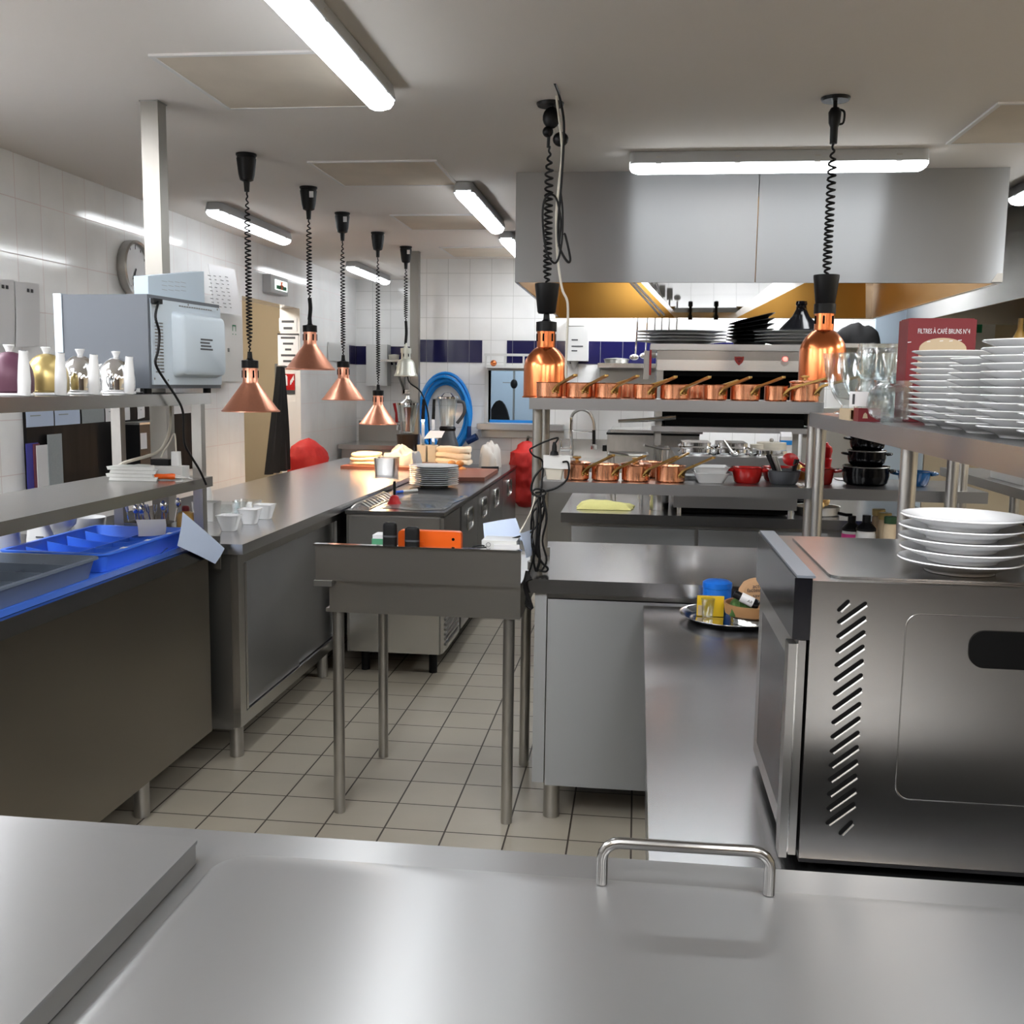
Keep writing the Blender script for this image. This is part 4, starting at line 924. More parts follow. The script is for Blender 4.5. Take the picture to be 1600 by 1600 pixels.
bm = BM(); lathe(bm, [(0, 0), (r*.72, 0), (r*.78, .003), (r, .062), (r-.0016, .062), (r*.68, .008), (0, .007)], 24, (x, yg, zt+.0005)); single('shot_glass', bm, GLASS, 'small clear glass in front of the yellow pack on the tray', 'glass')
bx, by, br = tx+.052, ty-.03, .086
t = thing('wooden_bowl', 'round wooden bowl on a steel ring at the oven side of the tray', 'bowl', (bx, by, zt))
bm = BM(); lathe(bm, [(0, .018), (br*.7, .018), (br*.94, .028), (br, .055), (br, .060), (br*.93, .060), (br*.9, .03), (0, .026)], 36, (bx, by, zt)); part('bowl_shell', bm, WOOD, t)
bm = BM(); lathe(bm, [(br*.5, 0), (br*.72, 0), (br*.74, .017), (br*.5, .017)], 30, (bx, by, zt+.0005)); part('steel_ring', bm, STEEL, t)
bm = BM(); crumple(bm, bx-.035, by-.02, .075, .08, .05, zt+.028, 5, 30, 26, 40); single('herb_bunch', bm, HERB, 'green dried herbs lying in the wooden bowl', 'herbs', kind='stuff')
a, b = oy(1156, 905, by+.03), oy(1194, 905, by+.03)
t = thing('paper_bag', 'brown printed paper bag rising from the wooden bowl', 'bag', ((a.x+b.x)/2+.01, by+.03, zt+.03))
bm = BM(); cx = (a.x+b.x)/2+.012; rg = []
for z, w, d in ((.028, .080, .045), (.06, .10, .05), (.095, .098, .045), (.118, .07, .035), (.128, .034, .02), (.131, .010, .008)):
    rg.append([Vector((cx+w/2*math.cos(2*PI*i/24)*(1+.05*math.sin(3*i)), by+.035+d/2*math.sin(2*PI*i/24)*(1+.06*math.cos(5*i)), zt+z)) for i in range(24)])
loft(bm, rg); bag = part('bag_paper', bm, KRAFT, t)
bm = BM(); yy = by+.035-.0265
for s, z, dx, ang in (('facteur', .098, -.004, .25), ('saveur', .082, .012, .2), ('coeur  ca', .066, .0, .2), ('acteur', .112, .01, .3)):
    text(bm, s, .017, face_mat(Vector((cx+dx, yy, zt+z)), (math.cos(ang), 0, math.sin(ang)*.5), (0, 0, 1)), .0004)
part('printed_words', bm, INK, bag)
t = thing('small_bottle', 'small black capped bottle lying across the wooden bowl', 'bottle', (bx-.02, by-.045, zt+.064))
a = Vector((bx-.062, by-.056, zt+.098)); b = Vector((bx+.012, by-.066, zt+.066)); d = (b-a).normalized()
bm = BM(); cyl(bm, a, a+d*.022, .0125, n=18); part('cap', bm, BLACK, t)
bm = BM(); cyl(bm, a+d*.0222, a+d*.062, .0148, n=18); part('white_label', bm, PAPER, t)
bm = BM(); tube(bm, [a+d*.0622, a+d*.072, a+d*.08], [.0148, .0148, .010], 18); part('glass_body', bm, BLACK_GLOSS, t)
bm = BM(); up = d.cross(Vector((0, 1, 0))).normalized(); text(bm, 'AR', .013, face_mat(a+d*.050+Vector((0, -.0149, 0)), d, -up if up.z < 0 else up), .0003); part('label_print', bm, INK, t)

# ---------------- counter-top oven
ox0, ox1, oy0, oy1, oz0, oz1 = .258, .90, 1.50, 1.955, .80, 1.222
t = thing('convection_oven', 'steel convection oven with slotted side panel on the low counter', 'oven', ((ox0+ox1)/2, 1.72, ZW))
bm = BM(); box(bm, ox0, ox1, oy0, oy1, oz0, oz1); part('oven_body', bm, OVEN_STEEL, t, .006)
bm = BM(); box(bm, ox0, ox1, oy0-.001, oy1, ZW+.012, oz0-.0005); part('plinth', bm, BLACK, t)
for x in (ox0+.04, ox1-.04):
    for y in (oy0+.05, oy1-.05): part('foot', cyl(BM(), (x, y, ZW+.0003), (x, y, ZW+.012), .018), BLACK, t)
bm = BM(); loft(bm, [rrect(ox1-ox0-.05, oy1-oy0-.05, .02, z, (ox0+ox1)/2+.005, (oy0+oy1)/2) for z in (oz1+.0004, oz1+.0035)]); part('raised_top', bm, STEEL_WORN, t, .0015)
fx = .232
bm = BM(); box(bm, fx, ox0-.001, oy0-.004, oy1+.004, 1.135, oz1+.004); cp = part('control_panel', bm, BLACK_GLOSS, t, .003)
bm = BM(); box(bm, fx+.003, ox0+.003, oy0-.005, oy1+.005, oz1+.0045, oz1+.008); part('top_trim', bm, MICRO_GREY, cp)
bm = BM(); box(bm, fx+.012, ox0-.003, oy0+.012, oy1-.0, ZW+.016, 1.130); dr = part('oven_door', bm, STEEL_DARK, t, .003)
bm = BM(); box(bm, fx+.0085, fx+.0115, oy0+.05, oy1-.05, .835, 1.085); part('door_glass', bm, BLACK_GLOSS, dr)
bm = BM(); box(bm, fx+.008, fx+.0118, oy0+.012, oy0+.05, ZW+.02, 1.125); box(bm, fx+.008, fx+.0118, oy1-.05, oy1-.002, ZW+.02, 1.125); box(bm, fx+.008, fx+.0118, oy0+.05, oy1-.05, 1.086, 1.125); box(bm, fx+.008, fx+.0118, oy0+.05, oy1-.05, ZW+.02, .834); part('door_frame', bm, STEEL, dr)
bm = BM(); box(bm, fx-.004, fx+.0075, oy0-.002, oy0+.030, .80, 1.128); part('door_handle', bm, STEEL_DARK, dr, .006)
Ys = oy0-.0012
SP = lambda px, py: oy(px, py, Ys)
slots = [((1311, 953), (1325, 940))]
for k in range(15):
    f = k/14; xl = 1311-18*f; y = 972+ (1302-972-16)*f
    slots.append(((xl, y), (xl+41, y-29)))
slots += [((1313, 1302), (1330, 1285))]
bm = BM(); 
for n_, (a, b_) in enumerate(slots):
    A_, B_ = SP(*a), SP(*b_); d = (B_-A_).normalized(); n = Vector((-d.z, 0, d.x)); w = .0026
    ring = [A_+n*w, A_+n*w*.5-d*w, A_-n*w*.5-d*w, A_-n*w, B_-n*w, B_-n*w*.5+d*w, B_+n*w*.5+d*w, B_+n*w]
    prism(bm, ring, (0, .0009, 0))
part('vent_slot', bm, BLACK_MATT, t)
bm = BM()
for a, b_ in slots:
    A_, B_ = SP(*a), SP(*b_); d = (B_-A_).normalized(); n = Vector((-d.z, 0, d.x))
    tube(bm, [A_-n*.0042+Vector((0, -.0008, 0)), B_-n*.0042+Vector((0, -.0008, 0))], .0016, 6)
part('vent_slot_rim', bm, STEEL_DARK, t)
a, b = SP(1416, 958), SP(1412, 1250)
bm = BM(); cx, cz = a.x+.21, (a.z+b.z)/2; rgs = []
for w, yy in ((.42, .0), (.419, -.0006), (.4175, -.0006), (.4165, 0)):
    rgs.append([Vector((p.x, Ys+yy+.0008, p.y)) for p in rrect(w, (a.z-b.z)-(.42-w), .02, 0, cx, cz, 6)])
loft(bm, rgs, False, False, True); part('panel_edge', bm, OVEN_STEEL, t)
a, b = SP(1516, 985), SP(1516, 1043); bm = BM(); h = a.z-b.z
loft(bm, [[Vector((p.x, Ys+yy, p.y)) for p in rrect(.17, h, h/2*.8, 0, a.x+.085, (a.z+b.z)/2, 8)] for yy in (-.0016, .0009)]); part('grip_recess', bm, BLACK_MATT, t)

# ---------------- plates
def plate_mesh(r, m):
    bm = BM()
    lathe(bm, [(0, .0030), (r*.50, .0030), (r*.53, 0), (r*.56, 0), (r*.58, .003), (r*.66, .0065), (r*.985, .0175), (r, .0190), (r*.985, .0205), (r*.66, .0105), (r*.60, .0080), (0, .0072)], 48)
    return finish('dinner_plate', bm, m)
proto = plate_mesh(.088, PORCELAIN); pm = proto.data; bpy.data.objects.remove(proto)
def stack(x, y, z, n, pitch, where, grp, r=1.0, m=None, name='dinner_plate', wob=.0015, kind='white plate'):
    for k in range(n):
        o = bpy.data.objects.new(name, m or pm); COL.objects.link(o)
        o.location = (x+random.uniform(-wob, wob), y+random.uniform(-wob, wob), z+.0006+k*pitch); o.scale = (r, r, 1)
        pos = 'topmost' if k == n-1 else ORD[k]
        o['label'] = '%s, %s %s' % (kind, pos + (' in' if pos in ('topmost', 'lowest') else ' from the bottom of'), where)
        o['category'] = 'plate'; o['group'] = grp
ZP = 1.4183
stack(.690, 2.40, ZP, 12, .0131, 'the shelf stack next to the glassware', 'white plates stacked on the high shelf')
stack(.672, 2.205, ZP, 4, .0131, 'the short stack second along the high shelf', 'white plates stacked on the high shelf')
stack(.664, 2.02, ZP, 10, .0131, 'the third stack along the high shelf', 'white plates stacked on the high shelf')
stack(.662, 1.83, ZP, 12, .0131, 'the tallest stack, fourth along the high shelf', 'white plates stacked on the high shelf')
stack(.664, 1.64, ZP, 10, .0131, 'the shelf stack cut by the frame edge', 'white plates stacked on the high shelf')
ZO = oz1+.0037
c = oz(1500, 885, ZO+.008)
stack(c.x, c.y, ZO, 5, .0165, 'the stack of five on the oven', 'white plates stacked on the oven', 1.02)
c = oy(1592+86, 870, 1.74)
stack(.745, 1.80, ZO, 7, .0165, 'the stack on the oven at the frame edge', 'white plates at the oven end', 1.0)

# ---------------- glassware and boxes on the high shelf
def coupe(label, x, y, z, R, h, tilt=None):
    bm = BM(); lathe(bm, [(0, 0), (R*.50, 0), (R*.52, .004), (R*.26, .012), (R*.24, .028), (R*.46, .045), (R*.74, .085), (R*.90, h*.70), (R, h), (R-.0022, h), (R*.87, h*.70), (R*.70, .088), (R*.4, .050), (0, .044)], 36)
    o = single('dessert_glass', bm, GLASS, label, 'glass', 'clear dessert glasses on the high shelf'); o.location = (x, y, z)
    if tilt: o.rotation_euler = tilt
    return o
def bubble(label, x, y, z, R, h, n=9, tilt=None):
    bm = BM(); rings = []
    prof = [(R*.7, 0), (R*.86, .006), (R, h*.35), (R*.92, h*.55), (R, h*.72), (R*.94, h*.85), (R*.96, h), (R*.96-.002, h), (R*.90, h*.8), (R*.82, .010)]
    N = 36
    for j, (r, zz) in enumerate(prof):
        am = .09 if 2 <= j <= 4 else .03 if j < 7 else 0
        rings.append([Vector((r*(1+am*math.cos(n*2*PI*i/N+(PI if j == 3 else 0)))*math.cos(2*PI*i/N), r*(1+am*math.cos(n*2*PI*i/N+(PI if j == 3 else 0)))*math.sin(2*PI*i/N), zz)) for i in range(N)])
    loft(bm, rings); o = single('bubble_glass', bm, GLASS, label, 'glass', 'clear dimpled glasses on the high shelf'); o.location = (x, y, z)
    if tilt: o.rotation_euler = tilt
    return o
G = lambda px, py, Y: oy(px, py, Y)
coupe('open dessert glass standing at the corner of the high shelf', .640, 3.27, ZP+.0005, .082, .185)
coupe('dessert glass behind the price tag on the high shelf', .645, 3.06, ZP+.0005, .080, .18)
coupe('dessert glass at the back, before the copper bell lamp', .82, 3.30, ZP+.0005, .078, .19)
bubble('dimpled tumbler on top of the glass stack beside the red box', G(1375, 560, 2.78).x, 2.78, ZP+.1105, .055, .085)
bubble('dimpled tumbler under the topmost one in the glass stack', G(1375, 580, 2.78).x, 2.78, ZP+.0005, .056, .105)
bubble('dimpled tumbler next to the first plate stack', G(1397, 610, 2.60).x, 2.60, ZP+.0005, .048, .10)
bubble('dimpled tumbler lying on its side against the plates', G(1392, 650, 2.50).x-.045, 2.46, ZP+.047, .044, .07, tilt=(PI/2*.0, PI/2, .5))
bubble('dimpled tumbler in the rear row of the high shelf', .86, 2.98, ZP+.0005, .055, .10)
bubble('dimpled tumbler far back on the high shelf beside the filter box', .93, 2.80, ZP+.0005, .055, .10)
t = thing('price_card', 'white tag with a printed bar propped against the glasses', 'tag', G(1342, 610, 2.76))
a, b = G(1328, 600, 2.70), G(1356, 620, 2.70); bm = BM(); box(bm, a.x, b.x, 2.695, 2.697, ZP+.035, ZP+.072); part('card', bm, PAPER, t)
bm = BM(); box(bm, a.x+.007, a.x+.013, 2.694, 2.6949, ZP+.04, ZP+.066); part('printed_bar', bm, INK, t)
a, b = G(1306, 640, 2.80), G(1335, 640, 2.80)
t = thing('cardboard_tray', 'open ended cardboard tray under the dessert glasses', 'box', ((a.x+b.x)/2, 2.8, ZP))
bm = BM(); box(bm, a.x, b.x+.004, 2.62, 2.75, ZP+.0008, ZP+.004); box(bm, a.x, b.x+.004, 2.62, 2.75, ZP+.026, ZP+.029); box(bm, b.x-.002, b.x+.004, 2.62, 2.75, ZP+.004, ZP+.026); box(bm, a.x, a.x+.003, 2.62, 2.75, ZP+.004, ZP+.026); part('card_shell', bm, CARD_PALE, t)
bm = BM(); box(bm, a.x+.003, b.x-.002, 2.66, 2.74, ZP+.004, ZP+.0255); part('card_inside', bm, CARD, t)
a, b = G(1338, 645, 2.56), G(1362, 645, 2.56)
t = thing('small_red_box', 'small dark red box on the edge of the high shelf', 'box', ((a.x+b.x)/2, 2.6, ZP))
bm = BM(); box(bm, a.x+.004, b.x+.02, 2.555, 2.61, ZP+.0008, ZP+.033); part('box_card', bm, BOX_RED, t, .001)
bm = BM(); c = Vector(((a.x+b.x)/2+.002, 2.554, ZP+.015)); prism(bm, [c+Vector((-.006, 0, -.006)), c+Vector((.006, 0, -.006)), c+Vector((.004, 0, .004)), c+Vector((0, 0, .008)), c+Vector((-.004, 0, .004))], (0, .0006, 0)); part('printed_mark', bm, CARD_PALE, t)
# coffee filter box
yb_ = 2.62
a, b = G(1417, 548, yb_), G(1527, 498, yb_)
t = thing('coffee_filter_box', 'dark red coffee filter box behind the plate stacks', 'box', ((a.x+b.x)/2, yb_+.05, ZP))
bm = BM(); w = b.x-a.x; cx = (a.x+b.x)/2
box(bm, a.x, b.x, yb_, yb_+.09, ZP+.0008, b.z-.002); box(bm, a.x+.004, b.x-.004, yb_+.004, yb_+.086, b.z-.002, b.z+.001); cb = part('carton', bm, BOX_RED, t, .0015)
bm = BM(); text(bm, 'FILTRES À CAFÉ BRUNS N°4', .0165, face_mat(Vector((cx+.004, yb_-.0008, G(1475, 518, yb_).z)), (1, 0, 0), (0, 0, 1)), .0003, squeeze=.60); part('printed_words', bm, PAPER, cb)
bm = BM(); c = Vector((cx+.004, yb_-.0006, G(1475, 545, yb_).z)); prism(bm, [c+Vector((.055*math.cos(PI*k/14), 0, .026*math.sin(PI*k/14))) for k in range(15)]+[c+Vector((-.058, 0, -.06)), c+Vector((.058, 0, -.06))], (0, .0004, 0)); part('printed_filter', bm, CARD_PALE, cb)
bm = BM()
for px, py in ((1421, 535), (1451, 534), (1471, 533), (1486, 533), (1500, 532)):
    c = G(px, py, yb_-.0009); prism(bm, [c+Vector((-.004, 0, -.001)), c+Vector((.004, 0, .0)), c+Vector((.004, 0, .002)), c+Vector((-.004, 0, .001))], (0, .0003, 0))
part('pale_dash', bm, PAPER, cb)  # small pale slanted dashes on the carton front
x = G(1540, 530, 2.8).x
bm = BM(); lathe(bm, [(0, 0), (.034, 0), (.036, .004), (.036, .145), (.033, .150), (.031, .150), (.033, .14), (.033, .006), (0, .005)], 24, (.955, 2.52, ZP+.0005)); single('storage_jar', bm, GLASS, 'clear jar beside the coffee filter box', 'jar')
c = G(1586, 520, 3.0)

# ================================================================== CUTLERY COUNTER AND ITS OVERSHELF
ZU, ZL, ZK = 1.4478, 1.1433, .8993
def teapot(label, x, y, m, grp='insulated teapots on the upper shelf'):
    t = thing('insulated_teapot', label, 'teapot', (x, y, ZU), .0, grp)
    bm = BM(); lathe(bm, [(0, .008), (.052, .008), (.057, .014), (.058, .045), (.055, .066), (.048, .085), (.036, .101), (.022, .111), (.010, .1143), (0, .1145)], 32, (x, y, ZU)); part('cosy_dome', bm, m, t)
    bm = BM(); lathe(bm, [(0, 0), (.056, 0), (.058, .003), (.055, .0078), (0, .0079)], 28, (x, y, ZU+.0003)); part('base', bm, PORCELAIN, t)
    bm = BM(); lathe(bm, [(0, .1146), (.008, .1146), (.008, .118), (.014, .131), (.0135, .133), (0, .1325)], 16, (x, y, ZU)); part('lid_knob', bm, PORCELAIN, t)
    d = Vector((.90, -.43, 0)); b = Vector((x, y, ZU))
    bm = BM(); tube(bm, [b+d*.058+Vector((0, 0, .003)), b+d*.062+Vector((0, 0, .04)), b+d*.063+Vector((0, 0, .08)), b+d*.064+Vector((0, 0, .108)), b+d*.065+Vector((0, 0, .117))], [.016, .0165, .014, .0115, .0118], 16); sp = part('spout', bm, PORCELAIN, t)
    e = b+d*.065+Vector((0, 0, .1172)); bm = BM(); cyl(bm, e, e+Vector((0, 0, .0006)), .007, n=14); part('spout_opening', bm, GREY_PLASTIC, sp)
    bm = BM(); tube(bm, smooth_path([b-d*.052+Vector((0, 0, .09)), b-d*.085+Vector((0, 0, .085)), b-d*.092+Vector((0, 0, .05)), b-d*.055+Vector((0, 0, .022))], 5), .006, 8); part('handle', bm, PORCELAIN, t)
teapot('chrome teapot with white spout beside the microwave', -1.632, 3.075, CHROME)
teapot('chrome teapot with white spout second from the microwave', -1.632, 2.865, CHROME)
teapot('gold teapot with white spout on the upper shelf', -1.632, 2.69, GOLD)
teapot('purple teapot cut by the frame edge on the upper shelf', -1.632, 2.52, PURPLE)

# microwave seen from behind
cn = Vector((-1.562, 3.165, ZU)); ang = math.atan2(.46, .045)      # direction of its rear face
t = thing('microwave_oven', 'grey microwave with its pale rear panel and black cord facing the aisle', 'microwave', (-1.72, 3.40, ZU))
ML, MD, MH = .465, .345, .318
e = Vector((math.cos(ang), math.sin(ang), 0)); w = Vector((-e.y, e.x, 0))      # e along the rear face, w into the shelf
def mb(bm, a0, a1, b0, b1, z0, z1):
    pts = [cn + e*a + w*b + Vector((0, 0, z)) for z in (z0, z1) for b in (b0, b1) for a in (a0, a1)]
    v = [bm.verts.new(p) for p in pts]
    for a in ((0, 2, 3, 1), (4, 5, 7, 6), (0, 1, 5, 4), (2, 6, 7, 3), (0, 4, 6, 2), (1, 3, 7, 5)): bm.faces.new([v[i] for i in a])
    return bm
part('casing', mb(BM(), 0, ML, .006, MD-.03, .018, MH), MICRO_GREY, t, .004)
part('front_frame', mb(BM(), -.004, ML+.004, MD-.0295, MD, .016, MH+.003), MICRO_PALE, t, .004)
rp = part('rear_panel', mb(BM(), .012, ML-.004, 0, .0055, .03, MH-.012), MICRO_PALE, t, .002)
bm = BM(); 
def rw(a0, a1, z0, z1, r, off): 
    return [cn + e*((a0+a1)/2+p.x) + w*off + Vector((0, 0, (z0+z1)/2+p.y)) for p in rrect(a1-a0, z1-z0, r, 0)]
loft(bm, [rw(.13, .44, .055, .275, .02, -.0005), rw(.145, .435, .065, .265, .022, -.030), rw(.155, .425, .075, .255, .022, -.036)]); part('rear_bulge', bm, MICRO_PALE, rp)
bm = BM()
for k in range(16): 
    for j in range(2): mb(bm, .028+j*.026, .050+j*.026, -.0012, -.0003, .05+k*.0105+.02, .054+k*.0105+.02)
part('vent_grille', bm, STEEL_DARK, rp)
bm = BM()
for k in range(14): mb(bm, .18+k*.016, .19+k*.016, -.0012, -.0003, .292, .296)
part('vent_grille', bm, STEEL_DARK, rp)
bm = BM(); 
for r in range(4): mb(bm, .25+.003*(r % 2), .335-.01*(r % 3), -.0366, -.0362, .15+r*.011, .156+r*.011)
part('printed_warning', bm, GREY_PLASTIC, rp)
bm = BM(); 
for a, z in ((.02, .30), (.24, .302), (.44, .30), (.02, .05), (.1, .045), (.05, .29)): c = cn+e*a+Vector((0, 0, z)); cyl(bm, c-w*.001, c+w*.001, .0035, n=8)
part('screw', bm, STEEL_DARK, rp)
for a in (.04, ML-.04):
    for b in (.04, MD-.05): bm = BM(); c = cn+e*a+w*b; cyl(bm, c+Vector((0, 0, .0004)), c+Vector((0, 0, .018)), .014, n=12); part('foot', bm, BLACK, t)
bm = BM(); mb(bm, .008, .06, -.012, -.0007, MH-.028, MH-.012); part('cord_socket', bm, BLACK, rp)
M = lambda px, py, Y=3.2: oy(px, py, Y)
a0 = cn+e*.035-w*.012+Vector((0, 0, MH-.022)); Xc = -1.525
C = lambda px, py: ox(px, py, Xc)
bm = BM(); tube(bm, smooth_path([a0, C(243, 495), C(249, 520), C(247, 548), C(243, 568), C(256, 592), C(275, 620), C(286, 645), C(288, 690), C(298, 712), C(312, 735), C(322, 757)], 6), .0042, 7); part('power_cord', bm, RUBBER, t)

# white box and sheet on the microwave
zb = ZU+MH+.0035
t = thing('document_box', 'white printed box lying tilted on the microwave', 'box', (-1.73, 3.45, zb))
Bc = Vector((-1.60, 3.24, zb)); d1 = Vector((.015, .40, 0)).normalized()
def prb(bm, L, D, h0, h1):
    w_ = Vector((-d1.y, d1.x, 0)); P = [Bc, Bc+d1*L, Bc+d1*L+Vector((0, 0, h1)), Bc+Vector((0, 0, h0))]
    return prism(bm, P, w_*D)
bx_ = part('box_shell', prb(BM(), .405, .05, .060, .118), PALE_BLUE, t, .003)
bm = BM()
wv = Vector((-d1.y, d1.x, 0)); 
for r in range(3): 
    for k in range(4):
        a = Bc+d1*(.09+.045*k)-(-wv if False else wv)*.0006+Vector((0, 0, .025+.014*r+.003*k)); prism(bm, [a, a+d1*.036, a+d1*.036+Vector((0, 0, .0012)), a+Vector((0, 0, .0012))], wv*.0004)
part('printed_lines', bm, CLOTH_GREY, bx_)
bm = BM(); a = Bc+d1*.4065+wv*.01; prism(bm, [a+Vector((0, 0, .02)), a+wv*.045+Vector((0, 0, .02)), a+wv*.045+Vector((0, 0, .10)), a+Vector((0, 0, .10))], d1*.004); part('orange_flap', bm, ORANGE, t)
Xw = XL+.002
S = lambda px, py, X=-2.60: ox(px, py, X)
# breaker cabinet on the wall with its notice
t = thing('breaker_cabinet', 'white metal breaker cabinet on the tiled wall behind the microwave', 'cabinet', ox(355, 545, -2.75))
ya, yb2 = ox(330, 540, -2.70).y, ox(379, 540, -2.70).y; za, zb2 = ox(379, 599, -2.70).z, ox(345, 488, -2.70).z
bm = BM(); box(bm, XL+.001, -2.705, ya-.25, yb2, za, zb2); part('casing', bm, WHITE_PLASTIC, t, .004)
bm = BM(); box(bm, -2.7045, -2.695, ya+.12, yb2-.006, za+.01, zb2-.01); dr = part('door', bm, WHITE_PLASTIC, t, .003)
bm = BM(); c = ox(366, 515, -2.694); 
for a in ((-.03, .03, .022, .03), (-.03, -.022, -.01, .03), (.022, .03, -.01, .03), (-.03, -.018, -.034, -.028), (.018, .03, -.034, -.028)): box(bm, -2.6945, -2.6938, c.y+a[0], c.y+a[1], c.z+a[2], c.z+a[3])
part('green_sign', bm, GREEN_INK, dr)
bm = BM(); c = ox(357, 545, -2.694); box(bm, -2.6945, -2.690, c.y-.012, c.y+.012, c.z-.02, c.z+.004); part('lock', bm, STEEL_DARK, dr)
t = thing('notice_sheet', 'printed white notice pinned above the breaker cabinet', 'notice', ox(350, 450, -2.66))
bm = BM(); sheet(bm, [ox(335, 489, -2.66), ox(377, 491, -2.66), ox(366, 421, -2.66), ox(325, 412, -2.66)], .001, .004); sh = part('sheet', bm, PAPER, t)
bm = BM(); 
for r in range(9):
    for k in range(4):
        p0 = ox(330+2.2*(8-r)*-.3+k*9+(r % 3)*1.2, 430+r*6+k*.8, -2.650); box(bm, p0.x, p0.x+.0008, p0.y, p0.y+.045-.01*((r+k) % 3), p0.z-.0018, p0.z+.0018)
part('printed_lines', bm, INK, sh)
# clock
c = ox(204, 420, XL); r = .155; cy_, cz_ = 5.52, 2.10
t = thing('wall_clock', 'round silver rimmed wall clock behind the square post', 'clock', (XL+.03, cy_, cz_))
def disc(bm, prof, n=40):
    rings = [[Vector((XL+h, cy_+q*math.cos(2*PI*i/n), cz_+q*math.sin(2*PI*i/n))) for i in range(n)] for q, h in prof]
    return loft(bm, rings)
part('rim', disc(BM(), [(.150, .001), (.155, .01), (.155, .05), (.148, .058), (.138, .052), (.136, .03), (.001, .03)]), GALV, t)
part('dial', disc(BM(), [(.1355, .0305), (.1355, .034), (.001, .0345)]), PAPER, t)
bm = BM()
for k in range(12):
    a = k*PI/6; s = .012 if k % 3 == 0 else .007; p = Vector((XL+.035, cy_-.118*math.sin(a), cz_+.118*math.cos(a))); box(bm, p.x, p.x+.0008, p.y-.003, p.y+.003, p.z-s, p.z+s)
part('hour_mark', bm, INK, t)
for ln, a, wd in ((.075, 3.75, .005), (.105, 3.55, .003)):
    p = Vector((XL+.037, cy_, cz_)); q = p+Vector((0, ln*math.sin(a), ln*math.cos(a))); n = Vector((0, math.cos(a), -math.sin(a)))*wd
    part('clock_hand', prism(BM(), [p+n, p-n, q-n*.5, q+n*.5], (.001, 0, 0)), INK, t)
# papers on the wall
for lb, q in (('large plastic sleeved sheet on the tiled wall, cut by the frame edge', ((-30, 545), (22, 541), (21, 437), (-30, 436))), ('large plastic sleeved sheet on the tiled wall beside the microwave', ((25, 543), (61, 540), (60, 443), (22, 440)))):
    t = thing('wall_sheet', lb, 'sheet', ox(q[0][0]+20, 500, XL), 0, 'plastic sleeved sheets on the wall')
    bm = BM(); sheet(bm, [ox(*p, XL+.004) for p in q], .002, .006); part('sleeve', bm, PAPER, t)
    bm = BM(); c = ox(q[2][0]-12, q[2][1]+10, XL+.012); 
    for k in range(2): box(bm, c.x, c.x+.001, c.y-.03+k*.03, c.y-.012+k*.03, c.z-.012, c.z+.004)
    part('printed_mark', bm, INK, t)
# black board with order slips
by0, by1, bz0, bz1 = 4.45, 6.42, .93, 1.335
t = thing('splash_board', 'black stained board on the wall behind the overshelf', 'board', (XL+.01, 5.4, bz0))
part('board_sheet', box(BM(), XL+.0008, XL+.018, by0, by1, bz0, bz1), BOARD_BLACK, t, .002)
for k, (p0, p1, y0_, m) in enumerate(((41, 84, 668, PAPER_BLUE), (86, 125, 665, PAPER_BLUE), (128, 163, 662, CLOTH_GREY), (165, 203, 659, PAPER), (215, 226, 655, PAPER), (258, 299, 648, PAPER), (301, 312, 645, CLOTH_GREY))):
    a, b = ox(p0, y0_, XL+.021), ox(p1, y0_-3, XL+.021)
    t = thing('order_slip', '%s order slip on the black board, %s' % ('grey' if m is CLOTH_GREY else 'white', ['first from the frame edge', 'second from the frame edge', 'third from the frame edge', 'before the thin upright', 'between the thin upright and the cable', 'widest one past the square post', 'last one by the end upright'][k]), 'paper slip', (a.x, (a.y+b.y)/2, a.z), 0, 'order slips on the black board')
    bm = BM(); sheet(bm, [Vector((XL+.021, a.y, a.z)), Vector((XL+.021, b.y, b.z)), Vector((XL+.020, b.y, 1.345)), Vector((XL+.020, a.y, 1.345))], .001, .002); part('slip', bm, m, t)
    bm = BM(); zc = a.z+.05; box(bm, XL+.0245, XL+.0252, a.y+.03, a.y+(b.y-a.y)*.5, zc, zc+.005); part('pencil_note', bm, CLOTH_GREY, t)
t = thing('document_holder', 'wall pocket with blue, maroon and white papers on the black board', 'document holder', ox(70, 740, XL+.03))
for nm, p0, p1, top, m, dx in (('blue_paper', 43, 62, 692, mat('deep_blue_paper', srgb(54, 56, 150), .6), .022), ('maroon_paper', 54, 64, 693, mat('maroon_paper', srgb(108, 44, 66), .6), .026), ('white_paper', 59, 98, 694, PAPER, .030), ('curled_paper', 77, 99, 678, CLOTH_GREY, .034)):
    a, b = ox(p0, 765, XL+dx), ox(p1, 765, XL+dx); z1 = ox((p0+p1)/2, top, XL+dx).z
    bm = BM(); box(bm, XL+dx, XL+dx+.003, a.y, b.y, .96, z1); part(nm, bm, m, t)
t = thing('knife_block', 'black box with two white labels behind the square post', 'box', ox(243, 700, XL+.12))
a, b = ox(219, 700, XL+.14), ox(268, 700, XL+.14); z0, z1 = ox(243, 742, XL+.14).z, ox(243, 662, XL+.14).z
bm = BM(); box(bm, XL+.0185, XL+.14, a.y, b.y, z0, z1); part('casing', bm, BLACK, t, .004)
for p0, p1, q0, q1 in ((220, 229, 676, 702), (264, 270, 678, 704)):
    c, d = ox(p0, q1, XL+.1405), ox(p1, q0, XL+.1405); bm = BM(); box(bm, XL+.1404, XL+.1412, c.y, min(d.y, b.y-.004), c.z, d.z); part('label_sticker', bm, PAPER, t)
bm = BM(); box(bm, XL+.0185, XL+.145, a.y-.006, b.y+.006, z1+.0004, z1+.012); part('lid', bm, STEEL_DARK, t)

